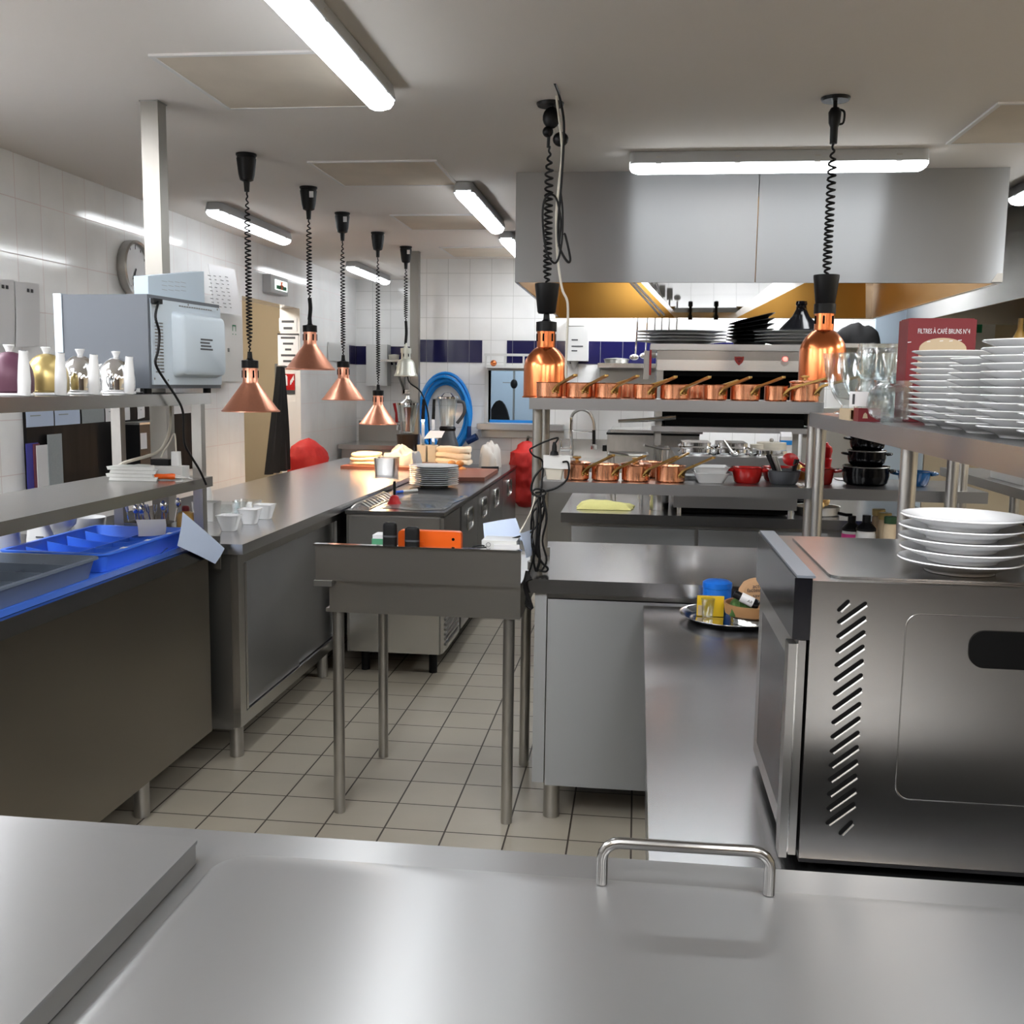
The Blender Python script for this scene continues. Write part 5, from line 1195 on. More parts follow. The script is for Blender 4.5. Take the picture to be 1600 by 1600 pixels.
# ---- things on the lower tier
c = oz(178, 752, ZL+.01)
t = thing('folded_napkin', 'white folded napkins lying on the lower overshelf', 'napkin', (c.x, c.y+.02, ZL))
def layer(bm, z0, z1, k, s=1.0):
    a_, b_ = oz(133, 757, ZL), oz(221, 757, ZL); y0_, y1_ = 3.355, 3.445
    x0_, x1_ = a_.x, b_.x; cx_ = (x0_+x1_)/2
    pts = [(cx_+(x-cx_)*s+.004*k, y) for x, y in ((x0_, y0_), (x1_, y0_), (x1_-.035, y1_), (x0_+.012, y1_))]
    return loft(bm, [[Vector((x, y, z0)) for x, y in pts], [Vector((x+.004*k, y, z1)) for x, y in pts]])
for k in range(4): part('napkin_layer', layer(BM(), ZL+.0005+k*.0125, ZL+.0120+k*.0125, (-1)**k, 1-.02*k), NAPKIN, t, .003)
a, b = Vector((-1.705, 3.395, ZL+.0135)), Vector((-1.610, 3.42, ZL+.0135))
t = thing('paring_knife', 'orange handled knife beside the white napkins', 'knife', (b.x, b.y, ZL))
bm = BM(); tube(bm, [a, a.lerp(b, .15), a.lerp(b, .6), a.lerp(b, .9), b], [.006, .011, .009, .011, .009], 10); part('handle', bm, ORANGE, t)
bm = BM(); d = (b-a).normalized(); q = b+Vector((.055, .025, 0)); q.z = ZL+.004; prism(bm, [b+Vector((0, 0, -.004)), q, q+Vector((0, 0, .001)), b+Vector((0, 0, .006))], d.cross(Vector((0, 0, 1)))*.0012); part('blade', bm, CHROME, t)
a, b = oz(196, 740, ZL+.02), oz(306, 742, ZL+.02)
a, b = Vector((-1.800, 3.500, ZL)), Vector((-1.603, 3.492, ZL))
d = (b-a).normalized(); n = Vector((-d.y, d.x, 0))
t = thing('power_strip', 'white power strip with a charger plugged in on the lower overshelf', 'power strip', a.lerp(b, .5))
def ob(bm, s0, s1, w0, w1, z0, z1):
    P = [a+d*s+n*w_ for s, w_ in ((s0, w0), (s1, w0), (s1, w1), (s0, w1))]
    return loft(bm, [[Vector((p.x, p.y, ZL+z)) for p in P] for z in (z0, z1)])
L_ = (b-a).length
part('casing', ob(BM(), 0, L_, -.027, .027, .0006, .045), WHITE_PLASTIC, t, .008)
bm = BM()
for k in range(2): c = a+d*(.04+k*.05); cyl(bm, Vector((c.x, c.y, ZL+.0452)), Vector((c.x, c.y, ZL+.0458)), .018, n=18)
part('socket', bm, CREAM_PLASTIC, t)
c = a+d*(L_-.036); bm = BM(); tub(bm, .03, .03, .028, .028, .05, .013, .006, .04, (c.x, c.y, ZL+.046)); ch = part('charger_plug', bm, WHITE_PLASTIC, t)
bm = BM(); tube(bm, smooth_path([(c.x, c.y, ZL+.09), (c.x, c.y, ZL+.11), (c.x-.004, c.y, ZL+.16), (c.x-.025, c.y+.005, ZL+.13), (c.x-.05, c.y+.008, ZL+.095), (c.x-.06, c.y+.005, ZL+.073)], 6), .0026, 6); part('charger_lead', bm, CREAM_PLASTIC, t)
c = a+d*(L_-.19); bm = BM(); ob(bm, L_-.125, L_-.056, -.020, .020, .046, .068); part('black_adapter', bm, BLACK, t, .004)
bm = BM(); tube(bm, smooth_path([a-d*.010+Vector((0, 0, .02)), a-d*.035+Vector((0, 0, .018)), a-d*.05+Vector((0, -.03, .015)), a-d*.03+Vector((0, -.035, .05)), a+d*.06+Vector((0, .045, .085)), a+d*.095+Vector((0, .06, .13)), a+d*.11+Vector((0, .065, .19)), a+d*.112+Vector((0, .065, .26))], 6), .006, 8); single('cable', bm, CREAM_PLASTIC, 'thick white cable rising behind the lower overshelf to the upper tier', 'cable')

# ---- on the cutlery counter
def tray(name, label, x0, x1, y0, y1, z, h, m, ncol, wavy=0.0, lip=.012, nrow=2):
    t = thing(name, label, 'cutlery tray', ((x0+x1)/2, (y0+y1)/2, z))
    bm = BM(); tub(bm, x1-x0-.05, y1-y0-.05, x1-x0-2*lip, y1-y0-2*lip, h, .003, .02, .003, ((x0+x1)/2, (y0+y1)/2, z+.0005), lip); part('tray_shell', bm, m, t)
    for k in range(1, ncol):
        yy = y0+(y1-y0)*k/ncol; bm = BM(); N = 14; top = []
        for s in range(N+1):
            u = s/N; top.append((u, h-.006-wavy*math.sin(PI*u)))
        pts = [Vector((x0+.026+(x1-x0-.052)*u, yy-.0015, z+zz)) for u, zz in top] + [Vector((x1-.03, yy-.0015, z+.004)), Vector((x0+.03, yy-.0015, z+.004))]
        prism(bm, pts, (0, .003, 0)); part('divider', bm, m, t)
    bm = BM(); xm = x0+(x1-x0)*.52; box(bm, xm-.0015, xm+.0015, y0+.028, y1-.028, z+.004, z+h*.62); part('divider', bm, m, t)
    return t
bm = BM(); tub(bm, .385, 1.30, .395, 1.31, .020, .004, .012, .004, (-1.757, 2.84, ZK+.0006)); single('base_tray', bm, BLUE_TRAY, 'flat blue tray under the two cutlery trays', 'tray')
ZB = ZK+.0052
bt = tray('cutlery_tray', 'blue cutlery tray with wavy dividers on the flat blue tray', -1.95, -1.588, 2.895, 3.485, ZB, .062, BLUE_TRAY, 5, .018)
for k in range(3):
    bm = BM(); y = 3.02+k*.16; box(bm, -1.606, -1.592, y-.013, y+.013, ZB+.0626, ZB+.0632); part('price_sticker', bm, PAPER, bt)
tray('cutlery_tray', 'grey cutlery tray in front of the blue one', -1.95, -1.585, 2.22, 2.865, ZB, .062, GREY_TRAY, 5, .0)
for k in range(4):
    t = thing('fork', 'fork lying under the blue tray rim, %s of the four tines visible' % ['first', 'second', 'third', 'fourth'][k], 'fork', (-1.578, 3.18+k*.014, ZB), 0, 'forks slid under the blue cutlery tray')
    bm = BM(); y = 3.16+k*.016; tube(bm, smooth_path([(-1.566, y, ZB+.002+.004*k), (-1.572, y+.03, ZB+.006+.004*k), (-1.574, y+.06, ZB+.011+.004*k)], 4), .002, 6); part('tine', bm, CHROME, t)
K = lambda px, py: oz(px, py, ZK)
# white sheet hanging over the end of the counter
single('plastic_sheet', sheet(BM(), [ox(277, 853, -1.535), ox(336, 881, -1.528), ox(350, 857, -1.528), ox(285, 800, -1.545)], .0015, .004), PAPER_BLUE, 'bluish white sheet hanging over the corner of the cutlery counter', 'sheet')
single('plastic_sheet', sheet(BM(), [ox(216, 838, -1.70), ox(258, 836, -1.66), ox(258, 811, -1.66), ox(212, 812, -1.70)], .0015, .006), PAPER, 'white translucent sheet standing behind the blue cutlery tray', 'sheet')
# white mugs, jug and dispenser
def bowl(label, x, y, z, r, h, nm='white_bowl', grp=None, cat='bowl'):
    bm = BM(); lathe(bm, [(0, 0), (r*.55, 0), (r*.58, .004), (r*.9, h*.45), (r*.96, h*.8), (r, h), (r-.003, h), (r*.88, h*.5), (r*.5, .008), (0, .007)], 32)
    o = single(nm, bm, PORCELAIN, label, cat, grp); o.location = (x, y, z+.0005); return o
c = oy(139, 815, 3.28)
bowl('lower white bowl of the nested pair behind the blue tray', -1.99, 3.62-.24, ZK, .068, .055, grp='white bowls behind the blue tray')
bx0 = oy(139, 820, 3.38).x
for o in [o for o in bpy.data.objects if o.name.startswith('white_bowl')]: o.location = (min(bx0, -2.035), 3.38, ZK+.0005+.055); 
bowl('upper white bowl of the nested pair behind the blue tray', min(bx0, -2.035), 3.38, ZK+.080, .068, .055, grp='white bowls behind the blue tray')
bowl('white bowl carrying the nested pair behind the blue tray', min(bx0, -2.035), 3.38, ZK, .07, .054, grp='white bowls behind the blue tray')
bowl('white bowl in front of the upright cutlery', -2.01, 3.55, ZK, .06, .085, grp='white bowls behind the blue tray')
x, y = -2.0, 3.22
t = thing('spray_dispenser', 'white dispenser bottle behind the blue tray', 'bottle', (x, y, ZK))
bm = BM(); loft(bm, [rrect(.09, .06, .02, ZK+.0005, x, y), rrect(.09, .06, .02, ZK+.05, x, y), rrect(.055, .05, .018, ZK+.115, x-.01, y), rrect(.045, .045, .016, ZK+.15, x-.012, y)]); part('bottle_body', bm, WHITE_PLASTIC, t)
bm = BM(); box(bm, x+.0, x+.028, y-.0312, y-.0304, ZK+.062, ZK+.066); part('printed_line', bm, INK, t)
x, y = -2.0, 3.0
t = thing('serving_jug', 'white handled jug beside the red box on the cutlery counter', 'jug', (x, y, ZK))
bm = BM(); lathe(bm, [(0, 0), (.055, 0), (.062, .01), (.058, .08), (.054, .125), (.051, .125), (.055, .02), (0, .012)], 28, (x, y, ZK+.0005)); part('jug_body', bm, PORCELAIN, t)
bm = BM(); tube(bm, smooth_path([(x-.05, y-.03, ZK+.105), (x-.085, y-.05, ZK+.10), (x-.092, y-.055, ZK+.05), (x-.055, y-.032, ZK+.02)], 5), .008, 8); part('handle', bm, PORCELAIN, t)
bm = BM(); box(bm, -2.2, -1.99, 2.62, 2.86, ZK+.0006, ZK+.13); single('red_box', bm, BOX_RED, 'red box at the frame edge behind the grey cutlery tray', 'box', bev=.003)
# holder of forks and spoons
hx, hy = -1.99, 3.78
hx = oy(218, 800, 3.58).x-.12
hx, hy = -1.765, 3.545
t = thing('cutlery_holder', 'dark holder of upright forks and spoons under the lower overshelf', 'cutlery holder', (hx, hy, ZK))
bm = BM(); tub(bm, .16, .10, .17, .105, .075, .003, .01, .003, (hx, hy, ZK+.0005)); part('holder_tub', bm, STEEL_DARK, t)
for k in range(14):
    px, py_ = hx-.07+.14*(k % 7)/6, hy-.025+.045*(k//7); tl = random.uniform(-.025, .025); zt = ZK+random.uniform(.135, .165)
    bm = BM(); p = Vector((px, py_, ZK+.02)); q = Vector((px+tl, py_+random.uniform(-.02, .02), zt)); dd = (q-p)
    tube(bm, [p, p+dd*.6, p+dd*.75], .0025, 6)
    if k % 2: ball(bm, q-dd*.1, .012, 10, (1, .35, 1.5)); nm = 'spoon'
    else:
        for s in (-1, 0, 1): tube(bm, [p+dd*.72, p+dd*.8+Vector((.005*s, 0, 0)), q+Vector((.005*s, 0, 0))], .0016, 5)
        nm = 'fork'
    o = single(nm, bm, CHROME, 'steel %s standing in the dark cutlery holder' % nm, nm, 'upright %s in the cutlery holder' % (nm+'s'))
x, y = oy(295, 800, 3.565).x-.0, 3.57
t = thing('squeeze_bottle', 'amber sauce bottle with dark red cap beside the end upright', 'bottle', (x, y, ZK))
bm = BM(); lathe(bm, [(0, 0), (.030, 0), (.033, .006), (.033, .10), (.027, .112), (.013, .118), (0, .119)], 24, (x-.005, y-.02, ZK+.0005)); part('bottle_body', bm, AMBER, t)
bm = BM(); lathe(bm, [(0, .1195), (.014, .1195), (.014, .133), (.009, .138), (0, .139)], 18, (x-.005, y-.02, ZK)); part('cap', bm, BOX_RED, t)
bm = BM(); lathe(bm, [(0, 0), (.034, 0), (.034, .06), (.031, .115), (.012, .125), (.012, .14), (0, .141)], 20, (-2.10, 3.56, ZK+.0005)); single('white_bottle', bm, WHITE_PLASTIC, 'white bottle behind the amber sauce bottle', 'bottle')
ZLC = .8803
def cup(label, px, py, s=1.0, lip=.003, sc=1.0):
    c = oz(px, py, ZLC); t = thing('snack_cup', label, 'cup', (c.x, c.y+.035*s, ZLC), 0, 'square white cups on the long counter')
    bm = BM(); tub(bm, .055*s, .055*s, .088*s, .08*s, .065*s, .003, .014, .003, (c.x, c.y+.035*s, ZLC+.0005), lip); part('cup_shell', bm, PORCELAIN, t)
cup('front square white cup on the long counter', 353, 831, 1.0)
cup('middle square white cup on the long counter', 386, 820, 1.0)
cup('rear square white cup on the long counter', 409, 812, 1.0)
for k, (px, py, lb) in enumerate(((352, 800, 'clear plastic box behind the front square cup'), (380, 798, 'clear plastic box behind the middle square cup'))):
    c = oz(px, py+8, ZLC); bm = BM(); tub(bm, .10, .09, .115, .105, .05, .002, .014, .002, (c.x-.05, c.y+.12+.06*k, ZLC+.0005)); single('clear_box', bm, GLASS, lb, 'box', 'clear plastic boxes')
c = oz(332, 815, ZLC); bm = BM(); lathe(bm, [(0, 0), (.04, 0), (.042, .10), (.03, .14), (.012, .15), (.012, .165), (0, .166)], 20, (c.x-.10, c.y+.14, ZLC+.0005)); single('white_bottle', bm, WHITE_PLASTIC, 'white bottle on the long counter behind the end upright', 'bottle')
bm = BM(); tub(bm, .10, .07, .11, .08, .085, .003, .008, .003, (c.x-.035, c.y+.02, ZLC+.0005)); single('dark_caddy', bm, STEEL_DARK, 'dark perforated caddy behind the end upright', 'caddy')

# ================================================================== LONG COUNTER AND REFRIGERATED COUNTER
ZF = .8505
c = oz(615, 789, ZF)
t = thing('hand_bell', 'red hand bell with black handle on the refrigerated counter', 'bell', (c.x, c.y+.02, ZF))
bm = BM(); lathe(bm, [(0, 0), (.036, 0), (.038, .006), (.030, .018), (.026, .03), (.022, .042), (.012, .05), (0, .051)], 28, (c.x, c.y+.02, ZF+.0004)); part('bell_cup', bm, RED, t)
bm = BM(); lathe(bm, [(0, .0515), (.007, .0515), (.008, .11), (.006, .124), (0, .125)], 14, (c.x, c.y+.02, ZF)); part('handle', bm, BLACK, t)
a, b = oz(619, 769, ZF+.009), oz(652, 766, ZF+.009)
t = thing('marker_pen', 'blue capped marker pen beside the red bell', 'pen', (a.x, a.y, ZF))
d = (b-a).normalized(); bm = BM(); cyl(bm, a, a+d*.05, .0088, n=14); part('cap', bm, BLUE_TRAY, t); bm = BM(); cyl(bm, a+d*.0502, b, .0082, n=14); part('barrel', bm, WHITE_PLASTIC, t)
c = oz(674, 762, ZF)
pp = plate_mesh(.155, CHINA); pm2 = pp.data; bpy.data.objects.remove(pp)
stack(c.x, c.y+.085, ZF, 10, .0125, 'the round stack on the refrigerated counter', 'china plates stacked on the refrigerated counter', 1.0, pm2, 'china_plate', .002, 'pale china plate')
a, b = oz(712, 752, ZF), oz(757, 752, ZF)
bm = BM(); q = [oz(p, r_, ZF+.0005) for p, r_ in ((708, 752), (757, 752), (778, 738), (712, 736))]; loft(bm, [[Vector((v.x, v.y, ZF+z)) for v in q] for z in (.0006, .026)]); single('cutting_board', bm, BOARD_BROWN, 'brown cutting board beside the stack of china plates', 'cutting board', bev=.003)
a, b = oz(752, 731, ZF+.01), oz(779, 731, ZF+.01)
t = thing('chef_knife', 'black handled knife lying past the brown cutting board', 'knife', (b.x, b.y, ZF))
d = (b-a).normalized(); bm = BM(); tube(bm, [a, a.lerp(b, .5), b], [.011, .010, .012], 10); part('handle', bm, BLACK, t)
bm = BM(); q = a-d*.22; prism(bm, [a+Vector((0, 0, .004)), q, q+Vector((0, 0, -.004)), a+Vector((0, 0, -.007))], (0, .0015, 0)); part('blade', bm, CHROME, t)
# crinkled film and wire guards on the fridge top
bm = BM(); q0, q1 = oz(652, 800, ZF), oz(700, 765, ZF)
crumple(bm, -1.14, 5.45, .36, .72, .010, ZF+.0008, 3, 36, 44, 5, .001); single('plastic_film', bm, mat('clear_film', (.9, .92, .93, 1), .12, trans=.85, ior=1.3), 'crinkled clear film lying before the china plates', 'film')
t = thing('wire_guard', 'long wire guard along the edge of the refrigerated counter', 'wire rack', (-1.42, 5.8, ZF))
for k in range(9):
    y = 5.06+k*.062; bm = BM(); tube(bm, smooth_path([(-1.44, y, ZF+.002), (-1.40, y+.015, ZF+.030), (-1.355, y+.03, ZF+.004)], 4), .0065, 6); part('wire_loop', bm, GALV, t)
bm = BM(); tube(bm, [(-1.345, 5.05, ZF+.003), (-1.345, 5.65, ZF+.003)], .003, 6); part('wire_rail', bm, GALV, t)
# steel tub on the long counter
c = oz(601, 743, ZLC); 
t = thing('steel_tub', 'square steel container on the long counter edge', 'container', (c.x, c.y+.06, ZLC))
bm = BM(); tub(bm, .135, .13, .15, .145, .115, .003, .02, .004, (c.x, c.y+.06, ZLC+.0005), .005); part('tub_shell', bm, STEEL, t)
# cloths, bread and board under the fourth lamp
bm = BM(); q = [oz(p, r_, ZLC) for p, r_ in ((560, 722), (668, 722))]
yb0 = 7.15
single('serving_board', box(BM(), -2.08, -1.48, 7.03, 7.53, ZLC+.0006, ZLC+.022), BOARD_BROWN, 'wooden board under the bread and cloths', 'board', bev=.004)
bm = BM(); folds(bm, -1.945, 7.24, .22, .30, .085, ZLC+.0225, 3, 11, .05); single('folded_cloth', bm, CLOTH_CREAM, 'cream cloth heap at the wall side of the long counter', 'cloth')
bm = BM(); crumple(bm, -1.69, 7.28, .23, .26, .15, ZLC+.0225, 21, 40, 30, 7.5, .01, edge=.55); single('folded_cloth', bm, CLOTH_GREY, 'grey crumpled cloth in the middle of the heap under the lamp', 'cloth')
bm = BM(); folds(bm, -1.375, 7.64, .27, .22, .135, ZLC+.0008, 3, 31, -.04); single('folded_cloth', bm, CLOTH_CREAM, 'large cream cloth heap behind the bread rolls', 'cloth')
bm = BM(); crumple(bm, -1.12, 7.78, .15, .20, .20, ZF+.0008, 41, 30, 24, 8.0, .01, edge=.55); single('plastic_bag', bm, mat('milky_bag', srgb(226, 220, 212), .35, trans=.35, ior=1.2), 'milky plastic bag at the end of the cloth heap', 'bag')
for k, (dx, dy, dz) in enumerate(((0, 0, 0), (.056, .006, 0), (.112, 0, 0), (.03, .056, 0), (.086, .058, 0), (.03, .024, .042), (.088, .026, .042))):
    bm = BM(); ball(bm, (0, 0, .022), .028, 16, (1.05, .95, .8)); o = single('bread_roll', bm, BREAD, 'golden bread roll in the heap before the cream cloth', 'bread roll', 'bread rolls on the counter'); o.location = (-1.355+dx, 7.26+dy, ZF+.001+dz)
bm = BM(); q = [oz(p, r_, ZF+.0004) for p, r_ in ((655, 732), (735, 733), (728, 700), (690, 702))]; sheet(bm, [Vector((-1.46, 7.11, ZF+.0006)), Vector((-1.08, 7.11, ZF+.0006)), Vector((-1.10, 7.45, ZF+.0006)), Vector((-1.46, 7.42, ZF+.0006))], .001, .0); single('greaseproof_paper', bm, PAPER, 'white paper sheet under the bread rolls', 'paper')
# blenders, knives, containers behind the cloths
def blender(label, x, y, z, dark):
    t = thing('jug_blender', label, 'blender', (x, y, z))
    bm = BM(); loft(bm, [rrect(.21, .22, .05, z+.0005, x, y), rrect(.20, .21, .05, z+.06, x, y), rrect(.12, .13, .04, z+.20, x, y), rrect(.11, .11, .04, z+.24, x, y)]); part('motor_base', bm, GREY_PLASTIC, t)
    bm = BM(); lathe(bm, [(0, .2405), (.062, .2405), (.066, .26), (.058, .275), (0, .276)], 24, (x, y, z)); part('jug_collar', bm, BLACK, t)
    bm = BM(); lathe(bm, [(.052, .2765), (.056, .28), (.078, .49), (.075, .49), (.053, .285), (.001, .284), (.001, .2765)], 28, (x, y, z)); part('glass_jug', bm, GLASS, t)
    bm = BM(); lathe(bm, [(0, .4905), (.082, .4905), (.082, .505), (.055, .512), (.03, .535), (0, .54)], 24, (x, y, z)); part('jug_lid', bm, CHROME, t)
    bm = BM(); tube(bm, smooth_path([(x+.076, y, z+.47), (x+.125, y, z+.46), (x+.13, y, z+.38), (x+.075, y, z+.30)], 5), .013, 8); part('jug_handle', bm, GREY_PLASTIC, t)
xx = oy(702, 640, 8.0).x
blender('large jug blender with glass jug in front of the blue hose', xx, 7.93, ZLC, 1)
xx = oy(637, 640, 7.80).x
t = thing('jug_blender', 'dark based blender with chrome lid beside the steel post', 'blender', (xx, 7.80, ZLC))
bm = BM(); lathe(bm, [(0, 0), (.070, 0), (.075, .01), (.085, .20), (.09, .215), (0, .22)], 28, (xx, 7.80, ZLC+.0005)); part('motor_base', bm, mat('brown_black_plastic', (.02, .014, .010, 1), .3), t)
bm = BM(); lathe(bm, [(.03, .2205), (.05, .23), (.082, .44), (.079, .44), (.045, .235), (.001, .23), (.001, .2205)], 28, (xx, 7.80, ZLC)); part('glass_jug', bm, GLASS, t)
bm = BM(); lathe(bm, [(0, .235), (.018, .235), (.014, .30), (.03, .42), (0, .425)], 18, (xx, 7.80, ZLC)); part('blade_column', bm, BOARD_BROWN, t)
bm = BM(); lathe(bm, [(0, .4405), (.086, .4405), (.088, .455), (.05, .465), (.02, .485), (.012, .51), (0, .511)], 24, (xx, 7.80, ZLC)); part('jug_lid', bm, CHROME, t)
for k, px in enumerate((661, 677)):
    c = oy(px, 660, 7.72); t = thing('kitchen_knife', '%s black handled knife standing in a clear tub behind the cloths' % ['first', 'second'][k], 'knife', (c.x, 7.72, ZLC), 0, 'knives standing in clear tubs')
    bm = BM(); cyl(bm, (c.x, 7.72, oy(px, 655, 7.72).z), (c.x+.004, 7.73, oy(px, 624, 7.72).z), .013, .011, 12); part('handle', bm, BLACK, t)
    bm = BM(); box(bm, c.x-.012, c.x+.012, 7.719, 7.721, ZLC+.006, oy(px, 656, 7.72).z); part('blade', bm, CHROME, t)
    bm = BM(); tub(bm, .065, .07, .075, .08, .14, .003, .012, .003, (c.x, 7.70, ZLC+.0006)); single('clear_tub', bm, CREAM_PLASTIC, '%s small pale tub holding a knife behind the cloths' % ['first', 'second'][k], 'tub', 'small tubs holding knives')
single('recipe_card', sheet(BM(), [oy(662, 686, 7.60), oy(690, 684, 7.60), oy(695, 674, 7.66), oy(672, 673, 7.66)], .002, .003), PAPER, 'pale card standing over the cloth heap', 'card')
# blue hose coil on the back wall
hc = oy(694, 646, 8.36)
t = thing('water_hose', 'blue hose coiled on the back wall behind the blender', 'hose', (hc.x, 8.40, hc.z))
for k, (R_, dy, dx, dz) in enumerate(((.232, .0, 0, 0), (.200, -.028, .010, -.006), (.222, -.05, -.004, -.016), (.180, -.012, .006, -.010), (.210, -.035, .014, -.03))):
    bm = BM(); tube(bm, [(hc.x+dx+R_*.93*math.cos(2*PI*i/40), 8.405+dy, hc.z+dz+R_*1.42*math.sin(2*PI*i/40)) for i in range(40)], .0145, 8, True); part('hose_loop', bm, BLUE_HOSE, t)
bm = BM(); a = oy(727, 625, 8.35); tube(bm, smooth_path([a, oy(732, 650, 8.35), oy(733, 668, 8.35)], 5), .012, 8); part('hose_end', bm, BLUE_HOSE, t)
bm = BM(); tube(bm, [oy(733, 666, 8.35), oy(733, 685, 8.35)], .018, 10); tube(bm, [oy(730, 690, 8.35), oy(745, 682, 8.34)], [.028, .030], 10); part('spray_gun', bm, NAVY, t)
bm = BM(); box(bm, hc.x-.14, hc.x+.13, 8.425, 8.445, hc.z+.12, hc.z+.27); pl = part('hose_holder', bm, WHITE_PLASTIC, t, .004)
bm = BM(); c = oy(695, 586, 8.424); prism(bm, [c+Vector((-.022, 0, -.014)), c+Vector((.012, 0, -.014)), c+Vector((.02, 0, .022)), c+Vector((.004, 0, .0))], (0, .0008, 0)); part('red_mark', bm, RED, pl)
# notices, dispensers in the recess
RY = YR-.004
R = lambda px, py, Y=RY: oy(px, py, Y)
def wallbox(name, label, cat, p0, p1, Y, depth, m, bev=.01):
    a, b = oy(*p0, Y), oy(*p1, Y); bm = BM(); box(bm, min(a.x, b.x), max(a.x, b.x), Y, Y+depth, min(a.z, b.z), max(a.z, b.z)); return single(name, bm, m, label, cat, bev=bev)
wallbox('towel_dispenser', 'pale towel dispenser in the recess behind the fourth lamp', 'dispenser', (572, 538), (605, 603), YR-.16, .155, WHITE_PLASTIC, .03)
t = thing('wall_shelf', 'steel bracket shelf in the recess behind the silver lamp', 'shelf', R(630, 570))
a, b = R(598, 562, 9.9), R(646, 562, 9.9)
bm = BM(); box(bm, a.x, -1.87, 9.80, YR-.001, a.z-.02, a.z); part('shelf_top', bm, STEEL, t)
bm = BM(); tube(bm, [(a.x+.12, 9.84, a.z-.022), (a.x+.16, YR-.01, a.z-.30)], .012, 6); part('bracket', bm, STEEL_DARK, t)
bm = BM(); box(bm, a.x+.14, a.x+.17, YR-.03, YR-.001, a.z-.34, a.z-.022); part('bracket', bm, STEEL_DARK, t)
bm = BM(); box(bm, a.x+.15, -1.87, YR-.03, YR-.012, a.z-.33, a.z-.29); part('rail', bm, STEEL, t)
bm = BM(); lathe(bm, [(0, 0), (.05, 0), (.055, .05), (0, .055)], 20, (a.x+.10, 9.95, a.z+.0005)); single('cream_pot', bm, CREAM_PLASTIC, 'small cream pot on the recess shelf', 'pot')
t = thing('sink_unit', 'steel sink unit with a back splash in the recess', 'sink', (-2.3, 9.75, 0))
part('worktop', box(BM(), -2.80, -1.88, 9.40, YR-.01, .86, .90), STEEL, t, .006)
part('back_splash', box(BM(), -2.80, -1.88, YR-.03, YR-.002, .9005, 1.10), STEEL_DARK, t)
part('cabinet_body', box(BM(), -2.78, -1.90, 9.44, YR-.02, .0, .859), STEEL_DARK, t)
c = R(622, 655, 9.9)
t = thing('lever_tap', 'chrome tap with red lever over the recess sink', 'tap', (c.x, 9.95, .9))
bm = BM(); tube(bm, [(c.x, 9.98, .9005), (c.x, 9.98, 1.02)], .014, 8); tube(bm, smooth_path([(c.x, 9.98, 1.02), (c.x, 9.95, 1.08), (c.x, 9.88, 1.07), (c.x, 9.86, 1.02)], 5), .012, 8); part('spout', bm, CHROME, t)
bm = BM(); tube(bm, [R(620, 660, 9.9), R(619, 645, 9.9), R(616, 630, 9.9)], [.016, .012, .016], 8); part('lever', bm, RED, t)
# side wall: doorway jamb notices, exit light, framed notice
JY = 8.394
def notice(name, label, p0, p1, Y, lines, m=PAPER, red=None):
    a, b = oy(*p0, Y), oy(*p1, Y); t = thing(name, label, 'notice', ((a.x+b.x)/2, Y, b.z))
    bm = BM(); box(bm, a.x, b.x, Y-.003, Y-.0005, b.z, a.z); s = part('sheet', bm, m, t)
    bm = BM(); h = (a.z-b.z)
    for k in range(lines): w_ = (b.x-a.x)*(.7-.2*(k % 3)); cx = (a.x+b.x)/2; z = a.z-h*(k+.7)/lines; box(bm, cx-w_/2, cx+w_/2, Y-.0036, Y-.0031, z, z+h*.18/lines*2)
    part('printed_lines', bm, GREY_PLASTIC, s); return t
notice('jamb_notice', 'white notice high on the doorway lining', (436, 497), (464, 518), JY, 2)
notice('jamb_notice', 'long white notice with small print on the doorway lining', (434, 523), (467, 578), JY, 6)
a, b = oy(434, 521, JY), oy(467, 523.5, JY); single('notice_rail', box(BM(), a.x, b.x, JY-.006, JY-.0005, b.z, a.z), INK, 'black strip above the long notice on the doorway lining', 'strip')
a, b = oy(441, 584, JY), oy(461, 616, JY)
t = thing('fire_sign', 'red and white fire extinguisher sign on the doorway lining', 'sign', ((a.x+b.x)/2, JY, b.z))
h = a.z-b.z; w = b.x-a.x; bm = BM(); box(bm, a.x, b.x, JY-.003, JY-.0005, b.z+h*.2, a.z); rs = part('red_plate', bm, RED, t)
bm = BM(); box(bm, a.x, b.x, JY-.003, JY-.0005, b.z, b.z+h*.19); part('grey_plate', bm, GREY_PLASTIC, t)
bm = BM(); box(bm, a.x+w*.18, a.x+w*.42, JY-.0036, JY-.0031, b.z+h*.42, b.z+h*.88); box(bm, a.x+w*.24, a.x+w*.36, JY-.0036, JY-.0031, b.z+h*.88, b.z+h*.94)
for k in range(3): 
    c = Vector((a.x+w*.62+k*w*.1, JY-.0036, b.z+h*.45+k*h*.1)); prism(bm, [c, c+Vector((w*.12, 0, h*.05)), c+Vector((w*.10, 0, h*.3)), c+Vector((w*.02, 0, h*.2))], (0, .0005, 0))
part('white_pictogram', bm, PAPER, rs)
a, b = ox(420, 428, XL+.05), ox(447, 463, XL+.05)
t = thing('exit_light', 'small lit exit sign with a green picture over the doorway', 'sign', (XL+.05, (a.y+b.y)/2, b.z))
bm = BM(); box(bm, XL+.001, XL+.065, a.y, b.y, b.z, a.z); part('casing', bm, TUBE_BODY, t, .006)
bm = BM(); box(bm, XL+.0655, XL+.068, a.y+.09, b.y-.02, b.z+.03, a.z-.03); fc = part('sign_face', bm, EXIT_GLOW, t)
bm = BM(); c = Vector((XL+.0685, (a.y+b.y)/2+.035, (a.z+b.z)/2)); 
for k in range(6): ang_ = k*PI/3; bm_p = c+Vector((0, .035*math.cos(ang_), .035*math.sin(ang_))); tube(bm, [c, bm_p], .006, 5)
part('pictogram', bm, ORANGE, fc)
